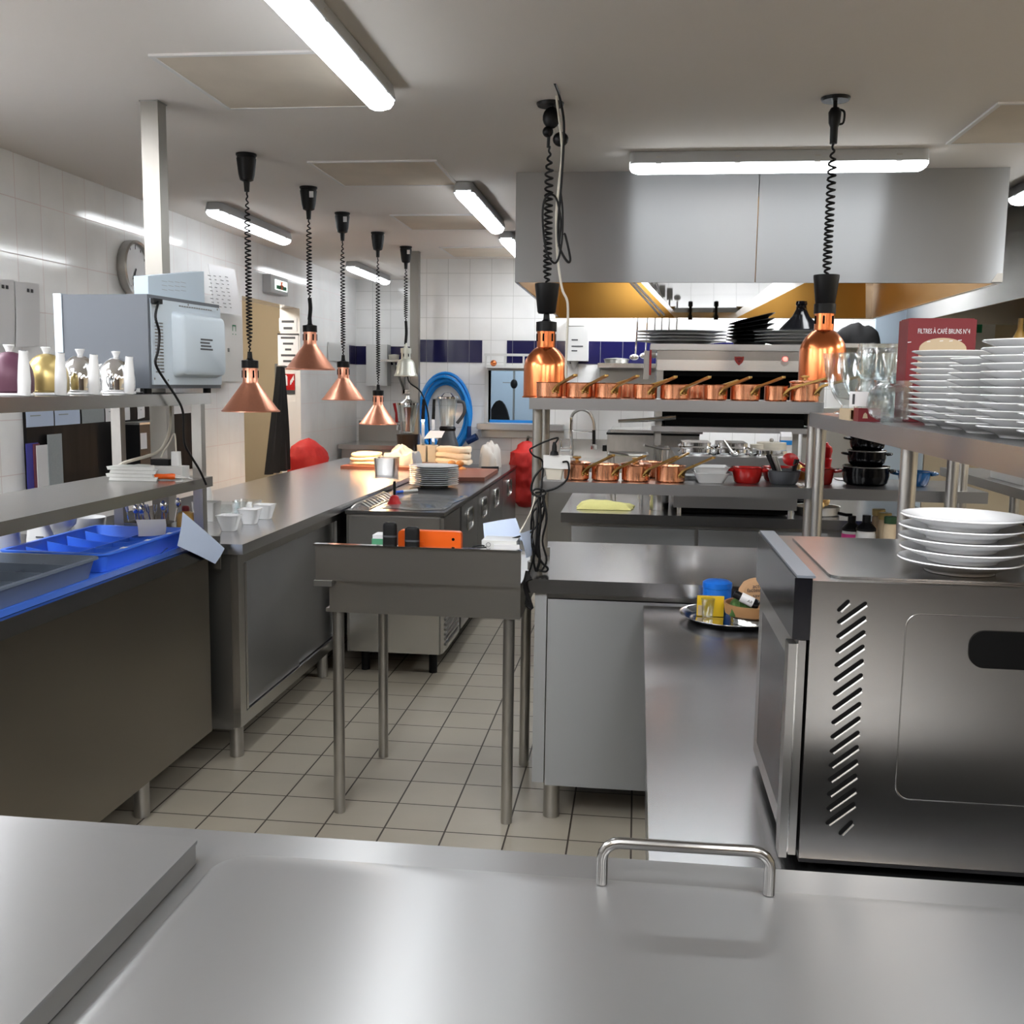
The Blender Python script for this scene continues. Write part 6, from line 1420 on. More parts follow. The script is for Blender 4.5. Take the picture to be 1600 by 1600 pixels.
bm = BM(); box(bm, XL+.0685, XL+.0695, a.y+.11, b.y-.04, b.z+.035, b.z+.065); part('green_band', bm, GREEN_INK, fc)
a, b = ox(513, 528, XL+.012), ox(545, 563, XL+.012)
bm = BM(); box(bm, XL+.0045, XL+.016, a.y, b.y, 1.68, 1.845); t = single('framed_notice', bm, WHITE_PLASTIC, 'framed white notice on the navy tiles of the side wall', 'notice', bev=.003)
a, b = ox(516, 532, XL+.012), ox(524, 560, XL+.012)
# red bag and black apron behind the long counter
c = oz(450, 725, .88)
bx_, by_ = -2.62, 7.95
t = thing('red_bag', 'red fabric sack standing behind the long counter near the doorway', 'sack', (bx_, by_, 0))
def sack(bm, cx, cy, prof, seed, n=30):
    rg = []; fine = []
    for p_, q_ in zip(prof, prof[1:]):
        for k in range(4): fine.append(tuple(p_[m_]+(q_[m_]-p_[m_])*k/4 for m_ in range(3)))
    fine.append(prof[-1])
    for r, rz, z in fine:
        ring = []
        for i in range(n):
            a_ = 2*PI*i/n; f = 1+.17*noise.noise(Vector((math.cos(a_)*1.6+seed, math.sin(a_)*1.6, z*5)))+.12*noise.noise(Vector((math.cos(a_)*4, math.sin(a_)*4+seed, z*16)))
            ring.append(Vector((cx+r*f*math.cos(a_), cy+rz*f*math.sin(a_), z+.012*noise.noise(Vector((a_, z*9, seed))))))
        rg.append(ring)
    return loft(bm, rg)
bm = BM(); sack(bm, bx_, by_, [(.02, .02, .002), (.15, .15, .01), (.17, .17, .2), (.165, .165, .5), (.17, .17, .72), (.165, .16, .88), (.12, .12, .97), (.06, .05, 1.02), (.01, .01, 1.04)], 2.0); part('sack_body', bm, RED_FABRIC, t)
c = ox(415, 700, -2.80)
t = thing('black_apron', 'black apron hanging at the doorway edge beside the red sack', 'apron', (-2.72, 7.52, .75))
def hang(bm, X, y0, y1, z0, z1, yt0, yt1):
    N = 12; rg = []
    for s in (0, 1):
        for_ = []
    rows = []
    for j in range(N+1):
        v = j/N; z = z0+(z1-z0)*v; a_, b_ = y0+(yt0-y0)*v, y1+(yt1-y1)*v
        rows.append([Vector((X+.02*math.sin(6*PI*i/10+v*2)*(1-v), a_+(b_-a_)*i/10, z)) for i in range(11)] + [Vector((X-.035+.015*math.sin(6*PI*i/10)*(1-v), a_+(b_-a_)*i/10, z)) for i in range(10, -1, -1)])
    return loft(bm, rows)
bm = BM(); hang(bm, -2.70, 7.28, 7.76, .80, 1.60, 7.58, 7.66); part('apron_cloth', bm, BLACK_FABRIC, t)
bm = BM(); cyl(bm, (-2.755, 7.62, .0005), (-2.755, 7.62, 1.62), .012, n=10); cyl(bm, (-2.755, 7.62, .0005), (-2.755, 7.62, .02), .06, n=16); cyl(bm, (-2.755, 7.62, 1.60), (-2.68, 7.62, 1.60), .008, n=8); part('stand_pole', bm, STEEL_DARK, t)
# red sack on the back wall
c = oy(820, 740, 8.3); 
t = thing('red_bag', 'red rubbish sack hanging on the back wall behind the first shelf upright', 'sack', (c.x+.02, 8.28, .40))
bm = BM(); X_ = oy(822, 740, 8.28).x; sack(bm, X_, 8.30, [(.01, .01, .49), (.06, .05, .50), (.105, .09, .54), (.115, .10, .60), (.105, .10, .66), (.125, .11, .72), (.115, .105, .79), (.13, .11, .84), (.12, .105, .90), (.125, .10, .94), (.085, .07, .965), (.07, .04, 1.0), (.03, .03, 1.025), (.008, .008, 1.03)], 6.0, 48); part('sack_body', bm, RED_FABRIC, t)
bm = BM(); tube(bm, [(X_, 8.30, 1.02), (X_, 8.40, 1.06), (X_, YB-.001, 1.06)], .012, 8); part('wall_hook', bm, STEEL, t)
# hatch contents
t = thing('wire_rack', 'small wall rack over the serving hatch with an orange lump on it', 'rack', (HX0+.2, YB-.05, 1.66))
zr = oy(790, 573, YB-.08).z
bm = BM(); box(bm, HX0-.005, HX1+.1, YB-.12, YB-.003, zr-.012, zr); part('rack_shelf', bm, WHITE_PLASTIC, t)
bm = BM(); box(bm, HX0-.02, HX1+.1, YB-.12, YB-.105, zr+.085, zr+.105)
for k in range(4): x = HX0-.015+k*.155; box(bm, x, x+.014, YB-.12, YB-.105, zr, zr+.085)
part('rack_frame', bm, WHITE_PLASTIC, t)
bm = BM(); c = oy(771, 568, YB-.07); ball(bm, (c.x, YB-.065, zr+.028), .027, 14, (1, 1, .95)); single('orange_sponge', bm, COPPER2, 'round orange scourer on the rack over the hatch', 'scourer')
bm = BM(); c = oy(775, 640, 9.2); loft(bm, [[Vector((c.x+.12*math.cos(a_)*s_, 9.38+d_, 1.17-.25+(.42 if True else 0)*math.sin(a_)*s_)) for a_ in [PI*i/14 for i in range(15)]] for d_, s_ in ((0, 1), (.06, 1), (.07, .9))])
t = thing('swivel_chair', 'black chair back seen through the serving hatch', 'chair', (c.x, 9.35, 0))
part('backrest', bm, BLACK_FABRIC, t); bm = BM(); cyl(bm, (c.x, 9.42, .45), (c.x, 9.42, .95), .025); cyl(bm, (c.x, 9.36, .40), (c.x, 9.36, .46), .2, n=20); cyl(bm, (c.x, 9.36, .0), (c.x, 9.36, .40), .03); part('stand', bm, BLACK, t)
t = thing('overhead_spray', 'thin grey spray pipe with black valve seen through the hatch', 'pipe', (oy(803, 600, 9.0).x, 9.0, 0))
x = oy(803, 610, 9.0).x; bm = BM(); tube(bm, [(x, 9.0, .0005), (x, 9.0, 1.75)], .009, 8); part('pipe', bm, STEEL_DARK, t); bm = BM(); ball(bm, (x, 9.0, oy(803, 600, 9.0).z), .032, 12, (1, .8, 1.3)); part('valve', bm, BLACK, t)
bm = BM(); z = oy(803, 598, 9.0).z; tube(bm, [(x-.10, 9.0, z), (x-.025, 9.0, z)], .004, 6); part('lever', bm, STEEL_DARK, t)
single('sliding_rail', box(BM(), HX0+.002, HX1-.002, YB+.05, YB+.10, HZ0+.0005, HZ0+.022), BLUE_HOSE, 'blue strip along the bottom of the serving hatch', 'strip')

# ================================================================== BACK WALL OVER THE COOKING ISLAND
t = thing('soap_dispenser', 'white printed towel dispenser beside the pale cable on the back wall', 'dispenser', oy(900, 540, YB-.1))
a, b = oy(884, 510, YB-.14), oy(918, 564, YB-.14); bm = BM(); box(bm, a.x, b.x, YB-.14, YB-.005, b.z, a.z); part('casing', bm, WHITE_PLASTIC, t, .012)
a2, b2 = oy(886, 498, YB-.12), oy(913, 509.5, YB-.12); bm = BM(); box(bm, a2.x, b2.x, YB-.12, YB-.005, b2.z+.002, a2.z); part('top_bottle', bm, WHITE_PLASTIC, t, .01)
bm = BM(); 
for k, py in enumerate((531, 541, 548)): p = oy(893, py, YB-.1408); q = oy(893+(10, 18, 9)[k], py, YB-.1408); box(bm, p.x, q.x, YB-.1412, YB-.1403, p.z-.005, p.z+.005)
part('printed_lines', bm, GREY_PLASTIC, t)
bm = BM(); c = oy(897, 570, YB-.1); lathe(bm, [(0, -.06), (.012, -.06), (.022, -.03), (.035, 0), (0, .001)], 14, (c.x, YB-.08, b.z)); part('nozzle', bm, WHITE_PLASTIC, t)
t = thing('wall_shelf', 'steel wall shelf with a pan lid under the navy tiles', 'shelf', oy(980, 570, 8.2))
a, b = oy(934, 567, 8.15), oy(1030, 574, 8.15); bm = BM(); box(bm, a.x, b.x, 8.15, YB-.002, b.z-.006, a.z); part('shelf_top', bm, STEEL, t, .003)
bm = BM(); box(bm, a.x+.01, b.x, YB-.03, YB-.004, b.z-.16, b.z-.007); part('back_plate', bm, STEEL_DARK, t)
bm = BM(); c = oy(963, 566, 8.25); lathe(bm, [(0, 0), (.09, 0), (.10, .03), (.105, .032), (.085, .038), (0, .045)], 24, (c.x, 8.28, a.z+.0005)); single('pan_lid', bm, STEEL_DARK, 'grey pan lying on the steel wall shelf', 'pan')
# hanging ladles
lr = 7.85
t = thing('utensil_rail', 'steel rail holding ladles behind the hood', 'rail', oy(1020, 495, lr)); zr = 2.03
bm = BM(); a, b = oy(985, 495, lr), oy(1065, 495, lr); tube(bm, [(a.x, lr, zr), (b.x, lr, zr)], .008, 8); tube(bm, [(a.x+.02, lr, zr), (a.x+.02, YB-.001, zr)], .007, 6); tube(bm, [(b.x-.02, lr, zr), (b.x-.02, YB-.001, zr)], .007, 6); part('rail_bar', bm, STEEL, t)
for k, (p0, p1, bot, nm) in enumerate(((997, 993, 562, 'ladle'), (1012, 1009, 560, 'ladle'), (1024, 1022, 556, 'skimmer'), (1035, 1033, 545, 'spatula'), (1046, 1045, 540, 'spatula'), (1058, 1057, 538, 'skimmer'))):
    a = oy(p0, 488, lr-.012); b = oy(p1, bot-8, lr-.02); bm = BM(); tube(bm, smooth_path([Vector((a.x+.01, lr, zr+.012)), Vector((a.x+.004, lr-.012, zr+.012)), Vector((a.x, lr-.014, zr-.01)), b], 4), .0065, 6)
    if nm == 'ladle': ball(bm, b+Vector((-.01, -.02, -.02)), .036, 16, (1, 1, .62))
    elif nm == 'skimmer': ball(bm, b+Vector((0, 0, -.03)), .026, 16, (1, .2, 1))
    else: box(bm, b.x-.022, b.x+.022, b.y-.003, b.y+.003, b.z-.10, b.z)
    single(nm, bm, CHROME if k < 2 else STEEL_DARK, '%s hanging from the rail, %s from the aisle side' % (nm, ['first', 'second', 'third', 'fourth', 'fifth', 'sixth'][k]), nm, 'utensils hanging behind the hood')
# spring tap
t = thing('spring_tap', 'tall spring spray tap against the back wall behind the pass shelf', 'tap', oy(895, 705, 8.2)); Q = lambda px, py: oy(px, py, 8.2)
bm = BM(); tube(bm, [Q(893, 712), Q(893, 652)], .015, 8); part('riser', bm, CHROME, t)
bm = BM(); tube(bm, smooth_path([Q(893, 652), Q(897, 645), Q(908, 640), Q(920, 644), Q(927, 656), Q(929, 672)], 6), .012, 8); part('spring_hose', bm, STEEL_DARK, t)
bm = BM(); tube(bm, [Q(928, 672), Q(928, 694)], .014, 8); part('spray_grip', bm, BLACK, t); bm = BM(); tube(bm, [Q(928, 695), Q(928, 702)], .024, 10); part('spray_head', bm, CHROME, t)
bm = BM(); tube(bm, [Q(893, 673), Q(927, 675)], .006, 6); tube(bm, [Q(876, 702), Q(893, 702)], .018, 8); tube(bm, [Q(877, 700), Q(876, 688)], .006, 6); part('tap_arm', bm, CHROME, t)
a = Q(880, 706); 
t = thing('wash_sink', 'steel wash sink with splash back under the spring tap', 'sink', (a.x+.3, 8.2, 0))
part('back_splash', box(BM(), a.x-.05, a.x+.40, YB-.04, YB-.003, .87, 1.05), STEEL, t); part('sink_top', box(BM(), a.x-.12, a.x+.42, 7.92, YB-.041, .86, .90), STEEL, t, .006); part('cabinet_body', box(BM(), a.x-.10, a.x+.40, 7.95, YB-.05, 0, .859), STEEL_DARK, t)
# bratt pan / covered cooker behind
t = thing('bratt_pan', 'large covered steel braising pan behind the lower copper pots', 'cooker', oy(1020, 705, 7.0))
a, b = oy(948, 712, 6.75), oy(1093, 679, 6.75)
bm = BM(); box(bm, a.x, b.x, 6.75, 7.2, .8505, b.z-.012); part('pan_body', bm, GALV, t, .012)
bm = BM(); box(bm, a.x-.005, b.x, 6.735, 7.2, b.z-.010, b.z+.002); part('lid', bm, BLACK, t, .003)
bm = BM(); box(bm, a.x+.02, b.x+.02, 6.75, 7.2, b.z+.0025, b.z+.022); part('lid_top', bm, STEEL, t, .006)
bm = BM(); c = oy(945, 701, 6.74); box(bm, a.x-.03, a.x-.001, 6.78, 6.82, c.z-.02, c.z+.02); part('spigot', bm, BLACK, t)
# salamander broiler
sy = 6.1
a, b = oy(1022, 537, sy), oy(1296, 537, sy); x0, x1, zt = a.x, b.x, 1.738
t = thing('salamander_broiler', 'wide grey overhead broiler with red shield emblem above the copper pots', 'broiler', ((x0+x1)/2, sy+.2, .85))
part('top_shelf', box(BM(), x0-.02, x1, sy-.01, sy+.5, zt-.035, zt), STEEL_X, t, .004)
zf = lambda py: oy(1150, py, sy).z
part('upper_fascia', box(BM(), x0+.02, x1-.01, sy+.012, sy+.49, zf(563), zt-.0355), OVEN_STEEL, t)
part('lower_fascia', box(BM(), x0+.02, x1-.01, sy, sy+.49, zf(580), zf(563)-.0004), STEEL, t, .003)
bm = BM(); box(bm, x0+.02, x0+.06, sy+.03, sy+.49, 1.262, zf(580)-.0005); box(bm, x1-.05, x1-.01, sy+.03, sy+.49, 1.262, zf(580)-.0005); box(bm, x0+.06, x1-.05, sy+.46, sy+.49, 1.262, zf(580)-.0005); part('side_frame', bm, STEEL_DARK, t)
bm = BM(); box(bm, x0+.061, x1-.051, sy+.44, sy+.459, 1.264, zf(580)-.002); box(bm, x0+.061, x1-.051, sy+.05, sy+.439, zf(580)-.03, zf(580)-.002); part('dark_interior', bm, BLACK_MATT, t)
for z, nm in ((1.232, 'lower_shelf'),): 
    bm = BM(); box(bm, x0+.0, x1-.06, sy-.06, sy+.48, z, z+.030); part(nm, bm, STEEL_X, t, .003)
bm = BM(); box(bm, x0+.08, x1-.12, sy-.0, sy+.42, 1.2625, 1.31); part('grill_drawer', bm, BLACK_MATT, t)
bm = BM(); tube(bm, [oy(966, 658, sy-.1), oy(1010, 656, sy-.1), oy(1056, 652, sy-.1)], [.009, .012, .013], 8); part('drawer_handle', bm, STEEL, t)
for x in (x0+.04, x1-.1):
    for y in (sy+.06, sy+.44): bm = BM(); box(bm, x-.018, x+.018, y-.018, y+.018, .8505, 1.2315); part('stand_leg', bm, STEEL_DARK, t)
bm = BM(); box(bm, x0-.055, x0-.025, sy+.02, sy+.5, oy(1015, 592, sy).z, zt-.04); part('bracket_plate', bm, STEEL_DARK, t)
bm = BM(); a = oy(1020, 546, sy); box(bm, x0-.024, x0-.012, sy+.0, sy+.012, oy(1020, 586, sy).z, a.z); part('red_strip', bm, RED, t)
bm = BM(); c = oy(1155, 563, sy-.001); s = .026; prism(bm, [c+Vector((s*u_, 0, s*v_)) for u_, v_ in ((-1, .85), (-.5, .75), (0, .85), (.5, .75), (1, .85), (1, .1), (.7, -.5), (0, -1.15), (-.7, -.5), (-1, .1))], (0, .0135, 0)); em = part('shield_emblem', bm, mat('emblem_red', srgb(170, 52, 46), .5), t)
bm = BM(); box(bm, c.x-.017, c.x+.017, c.y-.0012, c.y-.0003, c.z+.005, c.z+.012); prism(bm, [c+Vector((-.010, -.0003, 0)), c+Vector((.010, -.0003, 0)), c+Vector((0, -.0003, -.016))], (0, -.0008, 0)); part('emblem_detail', bm, BOX_RED, em)
bm = BM(); c = oy(1227, 561, sy-.001); cyl(bm, c+Vector((0, .012, 0)), c+Vector((0, -.012, 0)), .0125, n=16); part('pilot_light', bm, RED_GLOW, t)
bm = BM(); c = oy(1226, 566, sy-.0005); cyl(bm, c+Vector((0, .02, 0)), c+Vector((0, -.004, 0)), .021, n=20); part('pilot_ring', bm, STEEL_DARK, t)
# platters on top
oval = BM(); lathe(oval, [(0, .004), (.13, .004), (.135, 0), (.145, 0), (.15, .006), (.20, .016), (.265, .022), (.267, .025), (.2, .021), (.14, .010), (0, .009)], 48); pl_ = finish('oval_platter', oval, CHINA); pmesh = pl_.data; bpy.data.objects.remove(pl_)
def pile(mesh, name, label, grp, x, y, z, n, pitch, s, cat='platter', tilt=0):
    for k in range(n):
        o = bpy.data.objects.new(name, mesh); COL.objects.link(o); o.location = (x+random.uniform(-.006, .006), y, z+.0008+k*pitch); o.scale = s
        if tilt: o.rotation_euler = (0, tilt*k/n, 0)
        pos = ['lowest', 'second from below', 'third from below', 'topmost'][k] if n == 4 else ['lowest', 'second from below', 'topmost'][k] if n == 3 else 'topmost' if k == n-1 else ORD[k]+(' from below' if k else '')
        o['label'] = '%s, %s of its pile' % (label, pos); o['category'] = cat; o['group'] = grp
xa, xb_ = oy(993, 535, sy+.25), oy(1136, 535, sy+.25)
pile(pmesh, 'oval_platter', 'wide pale platter overhanging the broiler top', 'wide pale platters on the broiler', (xa.x+xb_.x)/2, sy+.24, zt, 4, .0195, ((xb_.x-xa.x)/.534, .8, 1.0))
xa = oy(1174, 535, sy+.25); 
pile(pmesh, 'oval_platter', 'pale platter under the black cone on the broiler', 'pale platters under the black cone', xa.x+.24, sy+.15, zt, 4, .0195, (.90, .56, 1.0))
bm = BM(); 
N = 24; rg = []
for r, z in ((.05, 0), (.085, .004), (.10, .03), (.145, .045), (.142, .048), (.095, .034), (.08, .008), (.0005, .007)):
    rg.append([Vector((r*(1+.04*math.sin(5*2*PI*i/N))*math.cos(2*PI*i/N), r*(1+.04*math.sin(5*2*PI*i/N))*math.sin(2*PI*i/N), z)) for i in range(N)])
loft(bm, rg); bd = finish('black_dish', bm, BLACK); bmesh_ = bd.data; bpy.data.objects.remove(bd)
xa = oy(1178, 535, sy+.25)
for k in range(6):
    o = bpy.data.objects.new('black_dish', bmesh_); COL.objects.link(o); o.location = (xa.x-.004+.004*k, sy+.455, zt+.001+k*.0225+(.004*k)); o.rotation_euler = (0, -.05*k, 0)
    o['label'] = 'black wavy edged dish on the broiler, %s of the leaning pile' % ['lowest', 'second from below', 'third from below', 'fourth from below', 'fifth from below', 'topmost'][k]; o['category'] = 'dish'; o['group'] = 'black dishes on the broiler'
c = oy(1247, 512, sy+.24)
bm = BM(); lathe(bm, [(0, 0), (.12, 0), (.122, .008), (.09, .045), (.05, .085), (.030, .125), (.028, .145), (.033, .155), (.030, .172), (0, .175)], 32, (c.x, sy+.15, zt+.0865)); single('tagine_lid', bm, BLACK_GLOSS, 'black cone shaped dish lid on the pale platters', 'lid')
wx0 = oy(1300, 535, 8.1).x
t = thing('wall_shelf', 'steel wall shelf behind the stacked glasses', 'shelf', (wx0+.3, 8.3, 1.85)); zsh = oy(1330, 537, 8.1).z
part('shelf_top', box(BM(), wx0-.05, wx0+.75, 8.05, YB-.002, zsh-.03, zsh), STEEL, t, .003)
bm = BM(); crumple(bm, oy(1335, 530, 8.2).x, 8.24, .34, .26, .16, zsh+.0008, 51, 28, 22, 4, .008); single('dark_cloth', bm, BLACK_FABRIC, 'dark grey crumpled cloth behind the stacked glasses', 'cloth')

# ================================================================== ON THE COOKING ISLAND
ZI = .8505
t = thing('bain_marie', 'steel food warmer box with lidded pans behind the pale dishes', 'food warmer', (.5, 5.5, ZI))
a, b = oy(1055, 713, 5.22), oy(1249, 713, 5.22); bx0, bx1, bzt = a.x, b.x, 1.146
part('warmer_body', box(BM(), bx0, bx1, 5.22, 5.95, .885, bzt), STEEL_X, t, .004)
bm = BM(); box(bm, bx0+.02, bx1-.03, 5.26, 5.93, .8575, .8848); part('dark_base', bm, BLACK_MATT, t)
for x in (bx0+.03, bx1-.03):
    for y in (5.25, 5.92): bm = BM(); cyl(bm, (x, y, ZI+.0003), (x, y, .8849), .012, n=10); part('foot', bm, STEEL, t)
bm = BM(); a2, b2 = oy(1040, 778, 5.2), oy(1060, 800, 5.2); cyl(bm, (bx0-.07, 5.4, ZI+.0005), (bx0-.07, 5.4, 1.10), .05, .055, 20); c1 = None
single('warming_urn', bm, STEEL, 'round steel urn beside the food warmer', 'urn')
def lidpan(label, p0, p1, py, n, yy, tilt=0.0):
    x0_, x1_ = oy(p0, py, yy).x, oy(p1, py, yy).x
    for k in range(n):
        bm = BM(); z = bzt+.0008+k*.033; loft(bm, [rrect(x1_-x0_, .30, .02, z, (x0_+x1_)/2, yy+.15), rrect(x1_-x0_, .30, .02, z+.004, (x0_+x1_)/2, yy+.15), rrect(x1_-x0_-.03, .27, .02, z+.012, (x0_+x1_)/2, yy+.15), rrect(x1_-x0_-.03, .27, .02, z+.030, (x0_+x1_)/2, yy+.15)])
        single('pan_lid', bm, CHROME, label % ['lower', 'middle', 'upper'][k if n > 2 else (0 if k == 0 else 2)], 'lid', 'steel lids on the food warmer', bev=.002)
lidpan('%s polished lid at the urn end of the food warmer', 1062, 1116, 700, 2, 5.30)
lidpan('%s polished lid in the middle of the food warmer', 1118, 1174, 698, 2, 5.32)
lidpan('%s flat steel lid at the jar end of the food warmer', 1180, 1236, 708, 1, 5.30)
bm = BM(); a = oy(1142, 706, 5.29); b = oy(1131, 688, 5.29); tube(bm, [a+Vector((.008, 0, -.004)), b], .007, 8); ball(bm, a+Vector((.02, 0, -.012)), .022, 12, (1, 1, .6)); single('ladle', bm, STEEL, 'short ladle handle sticking out of the food warmer', 'ladle')
t = thing('cream_pot', 'cream lidded pot standing on the food warmer', 'pot', oy(1205, 703, 5.7))
c = oy(1205, 703, 5.75); bm = BM(); lathe(bm, [(0, 0), (.075, 0), (.08, .01), (.08, .05), (0, .052)], 24, (c.x, 5.75, bzt+.001)); part('pot_body', bm, CREAM_PLASTIC, t); bm = BM(); ball(bm, (c.x, 5.75, bzt+.062), .012, 10); part('lid_knob', bm, STEEL_DARK, t)
c = oy(1185, 703, 5.72); bm = BM(); lathe(bm, [(0, 0), (.035, 0), (.037, .04), (0, .042)], 20, (c.x-.01, 5.62, bzt+.035)); 
o = single('cream_jar', bm, CREAM_PLASTIC, 'small cream jar beside the lidded cream pot', 'jar'); o.location = (c.x-.012, 5.70, bzt+.001)
c = oy(1228, 700, 5.8)
t = thing('milk_carton', 'white carton with a blue band on the food warmer', 'carton', (c.x, 5.82, bzt))
bm = BM(); box(bm, c.x-.03, c.x+.03, 5.79, 5.85, bzt+.001, bzt+.035); box(bm, c.x-.03, c.x+.03, 5.79, 5.85, bzt+.0605, bzt+.08); prism(bm, [(c.x-.03, 5.79, bzt+.0805), (c.x+.03, 5.79, bzt+.0805), (c.x+.03, 5.82, bzt+.105), (c.x-.03, 5.82, bzt+.105)], (0, .03, 0)); part('carton_body', bm, PAPER, t)
bm = BM(); box(bm, c.x-.0302, c.x+.0302, 5.7898, 5.8502, bzt+.0355, bzt+.060); part('blue_band', bm, BLUE_HOSE, t)
# baskets at the left of the warmer
for k, (p0, p1, q0, q1, yy, lb) in enumerate(((1022, 1046, 702, 722, 5.75, 'wire frying basket behind the lower copper pots'), (950, 1012, 712, 735, 5.6, 'wide wire basket on the island behind the lower copper pots'))):
    a, b = oy(p0, q1, yy), oy(p1, q0, yy); bm = BM()
    t = thing('frying_basket', lb, 'basket', ((a.x+b.x)/2, yy+.1, b.z))
    ring = [Vector((p.x, p.y, p.z)) for p in rrect(b.x-a.x, .26, .03, b.z, (a.x+b.x)/2, yy+.13)]; tube(bm, ring, .006, 6, True)
    for m_ in range(0, len(ring), 2): tube(bm, [ring[m_], Vector((ring[m_].x*.8+(a.x+b.x)/2*.2, ring[m_].y*.8+(yy+.13)*.2, ZI+.004))], .003, 5)
    for f_ in (.35, .7): tube(bm, [Vector((p.x*(1-.2*f_)+(a.x+b.x)/2*.2*f_, p.y*(1-.2*f_)+(yy+.13)*.2*f_, b.z+(ZI-b.z)*f_)) for p in ring], .003, 5, True)
    part('wire_mesh', bm, GALV, t)
    bm = BM(); tube(bm, [Vector(((a.x+b.x)/2, yy, b.z)), Vector(((a.x+b.x)/2-.10, yy-.16, b.z+.03))], .006, 6); part('handle', bm, GALV, t)
# yellow cloth
c = oz(945, 797, ZI); bm = BM(); crumple(bm, c.x, c.y+.10, .29, .20, .045, ZI+.0006, 61, 30, 22, 4, .003); single('yellow_cloth', bm, CLOTH_YELLOW, 'pale yellow cloth lying on the cooking island edge', 'cloth')
# dish of potatoes
c = oz(1285, 808, ZI); R_ = .115
t = thing('roasting_dish', 'round steel dish heaped with golden potatoes behind the corner upright', 'dish', (c.x-.005, c.y+R_, ZI))
bm = BM(); lathe(bm, [(0, 0), (R_*.94, 0), (R_*.97, .004), (R_, .042), (R_+.004, .044), (R_-.003, .042), (R_*.94, .008), (0, .007)], 36, (c.x-.01, c.y+R_, ZI+.0005)); part('dish_shell', bm, GALV, t)
for k in range(14):
    a_ = k*2.4; rr_ = .018+.022*(k % 4); bm = BM(); ball(bm, (0, 0, 0), .024, 12, (1.15, .9, .85)); o = single('potato', bm, POTATO, 'golden potato in the round steel dish', 'potato', 'potatoes in the steel dish'); o.location = (c.x-.01+rr_*math.cos(a_), c.y+R_+rr_*math.sin(a_), ZI+.034+.019*(k//5)); o.rotation_euler = (0, 0, a_)
c2 = oz(1255, 806, ZI); bm = BM(); lathe(bm, [(0, 0), (.07, 0), (.085, .035), (.088, .036), (.07, .006), (0, .005)], 28, (bx1+.11, 5.75, ZI+.0005)); single('tart_dish', bm, BLACK_GLOSS, 'dark dish of pastries beside the food warmer', 'dish')
# things on the pass counter behind the oven
ZQ = .8555
def pump(label, px, y, s):
    x = oy(px, 830, y).x; t = thing('pump_bottle', label, 'bottle', (x, y, ZQ))
    zt_ = oy(px, 828, y).z
    bm = BM(); lathe(bm, [(0, 0), (.030, 0), (.032, .005), (.032, zt_-ZQ-.02), (.03, zt_-ZQ-.004), (0, zt_-ZQ-.003)], 20, (x, y, ZQ+.0004)); b_ = part('bottle_body', bm, WHITE_PLASTIC, t)
    bm = BM(); lathe(bm, [(0, 0), (.0325, 0), (.0325, .02), (0, .0205)], 20, (x, y, zt_-.032)); part('pink_label', bm, PINK if s else WHITE_PLASTIC, b_)
    bm = BM(); lathe(bm, [(0, 0), (.033, 0), (.033, .008), (.028, .014), (.014, .028), (.014, .052), (0, .053)], 18, (x, y, zt_-.002)); c_ = part('pump_cap', bm, BLACK, t)
    if s: bm = BM(); tube(bm, [(x, y, zt_+.052), (x-.02, y, zt_+.052), (x-.05, y, zt_+.058)], .006, 8); part('pump_nozzle', bm, BLACK, c_)
pump('pump bottle with black nozzle and pink label behind the oven', 1330, 3.48+.20, 1)
pump('black capped bottle beside the pump bottle behind the oven', 1353, 3.55, 0)
for k, (px, top, m, lb) in enumerate(((1372, 795, GOLD, 'taller jar with gold lid behind the oven'), (1382, 801, GOLD, 'second jar with gold lid behind the oven'), (1392, 807, mat('green_lid', srgb(40, 70, 44), .35), 'jar with green lid behind the oven'))):
    y = (3.72, 3.62, 3.50)[k]; x = oy(px, 820, y).x; zt_ = oy(px, top, y).z
    t = thing('glass_jar', lb, 'jar', (x, y, ZQ), 0, 'lidded jars behind the oven')
    bm = BM(); lathe(bm, [(0, 0), (.021, 0), (.022, .004), (.022, zt_-ZQ-.03), (.018, zt_-ZQ-.024), (0, zt_-ZQ-.0235)], 20, (x, y, ZQ+.0004)); part('jar_body', bm, CARD_PALE, t)
    bm = BM(); lathe(bm, [(0, -.023), (.0225, -.023), (.0225, -.002), (.02, 0), (0, .0005)], 20, (x, y, zt_)); part('lid', bm, m, t)

# ================================================================== SECOND STATION BEYOND THE PASS
t = thing('cooking_range', 'dark cooking range beyond the pass at the frame edge', 'range', (2.2, 4.0, 0))
part('range_body', box(BM(), 1.62, 3.0, 3.3, 5.1, .0, .86), STEEL_DARK, t, .006)
part('hob_top', box(BM(), 1.63, 2.98, 3.34, 5.08, .861, .875), BLACK_GLOSS, t, .003)
t = thing('range_shelf', 'dark steel shelf above the cooking range behind the plate stacks', 'shelf', (1.5, 4.0, .875))
part('shelf_top', shelf_mesh(BM(), 1.30, 1.62, 2.4, 4.6, 1.13, 1.165), STEEL_DARK, t)
for x, y in ((1.36, 4.5), (1.58, 4.5), (1.36, 2.5), (1.58, 2.5)): part('upright', cyl(BM(), (x, y, .0005), (x, y, 1.13), .02, n=14), GALV, t)
ZS = 1.1655
bm = BM(); tub(bm, .10, .34, .11, .36, .085, .003, .01, .003, (1.40, 3.95, ZS+.0005)); single('frosted_box', bm, WHITE_PLASTIC, 'frosted white box on the shelf above the range', 'box')
t = thing('flat_tray', 'small dark flat tray with a gold rim on the range shelf', 'tray', (1.38, 3.5, ZS)); bm = BM(); tub(bm, .12, .10, .13, .11, .02, .003, .006, .003, (1.39, 3.50, ZS+.0005)); part('tray_dish', bm, BLACK_GLOSS, t)
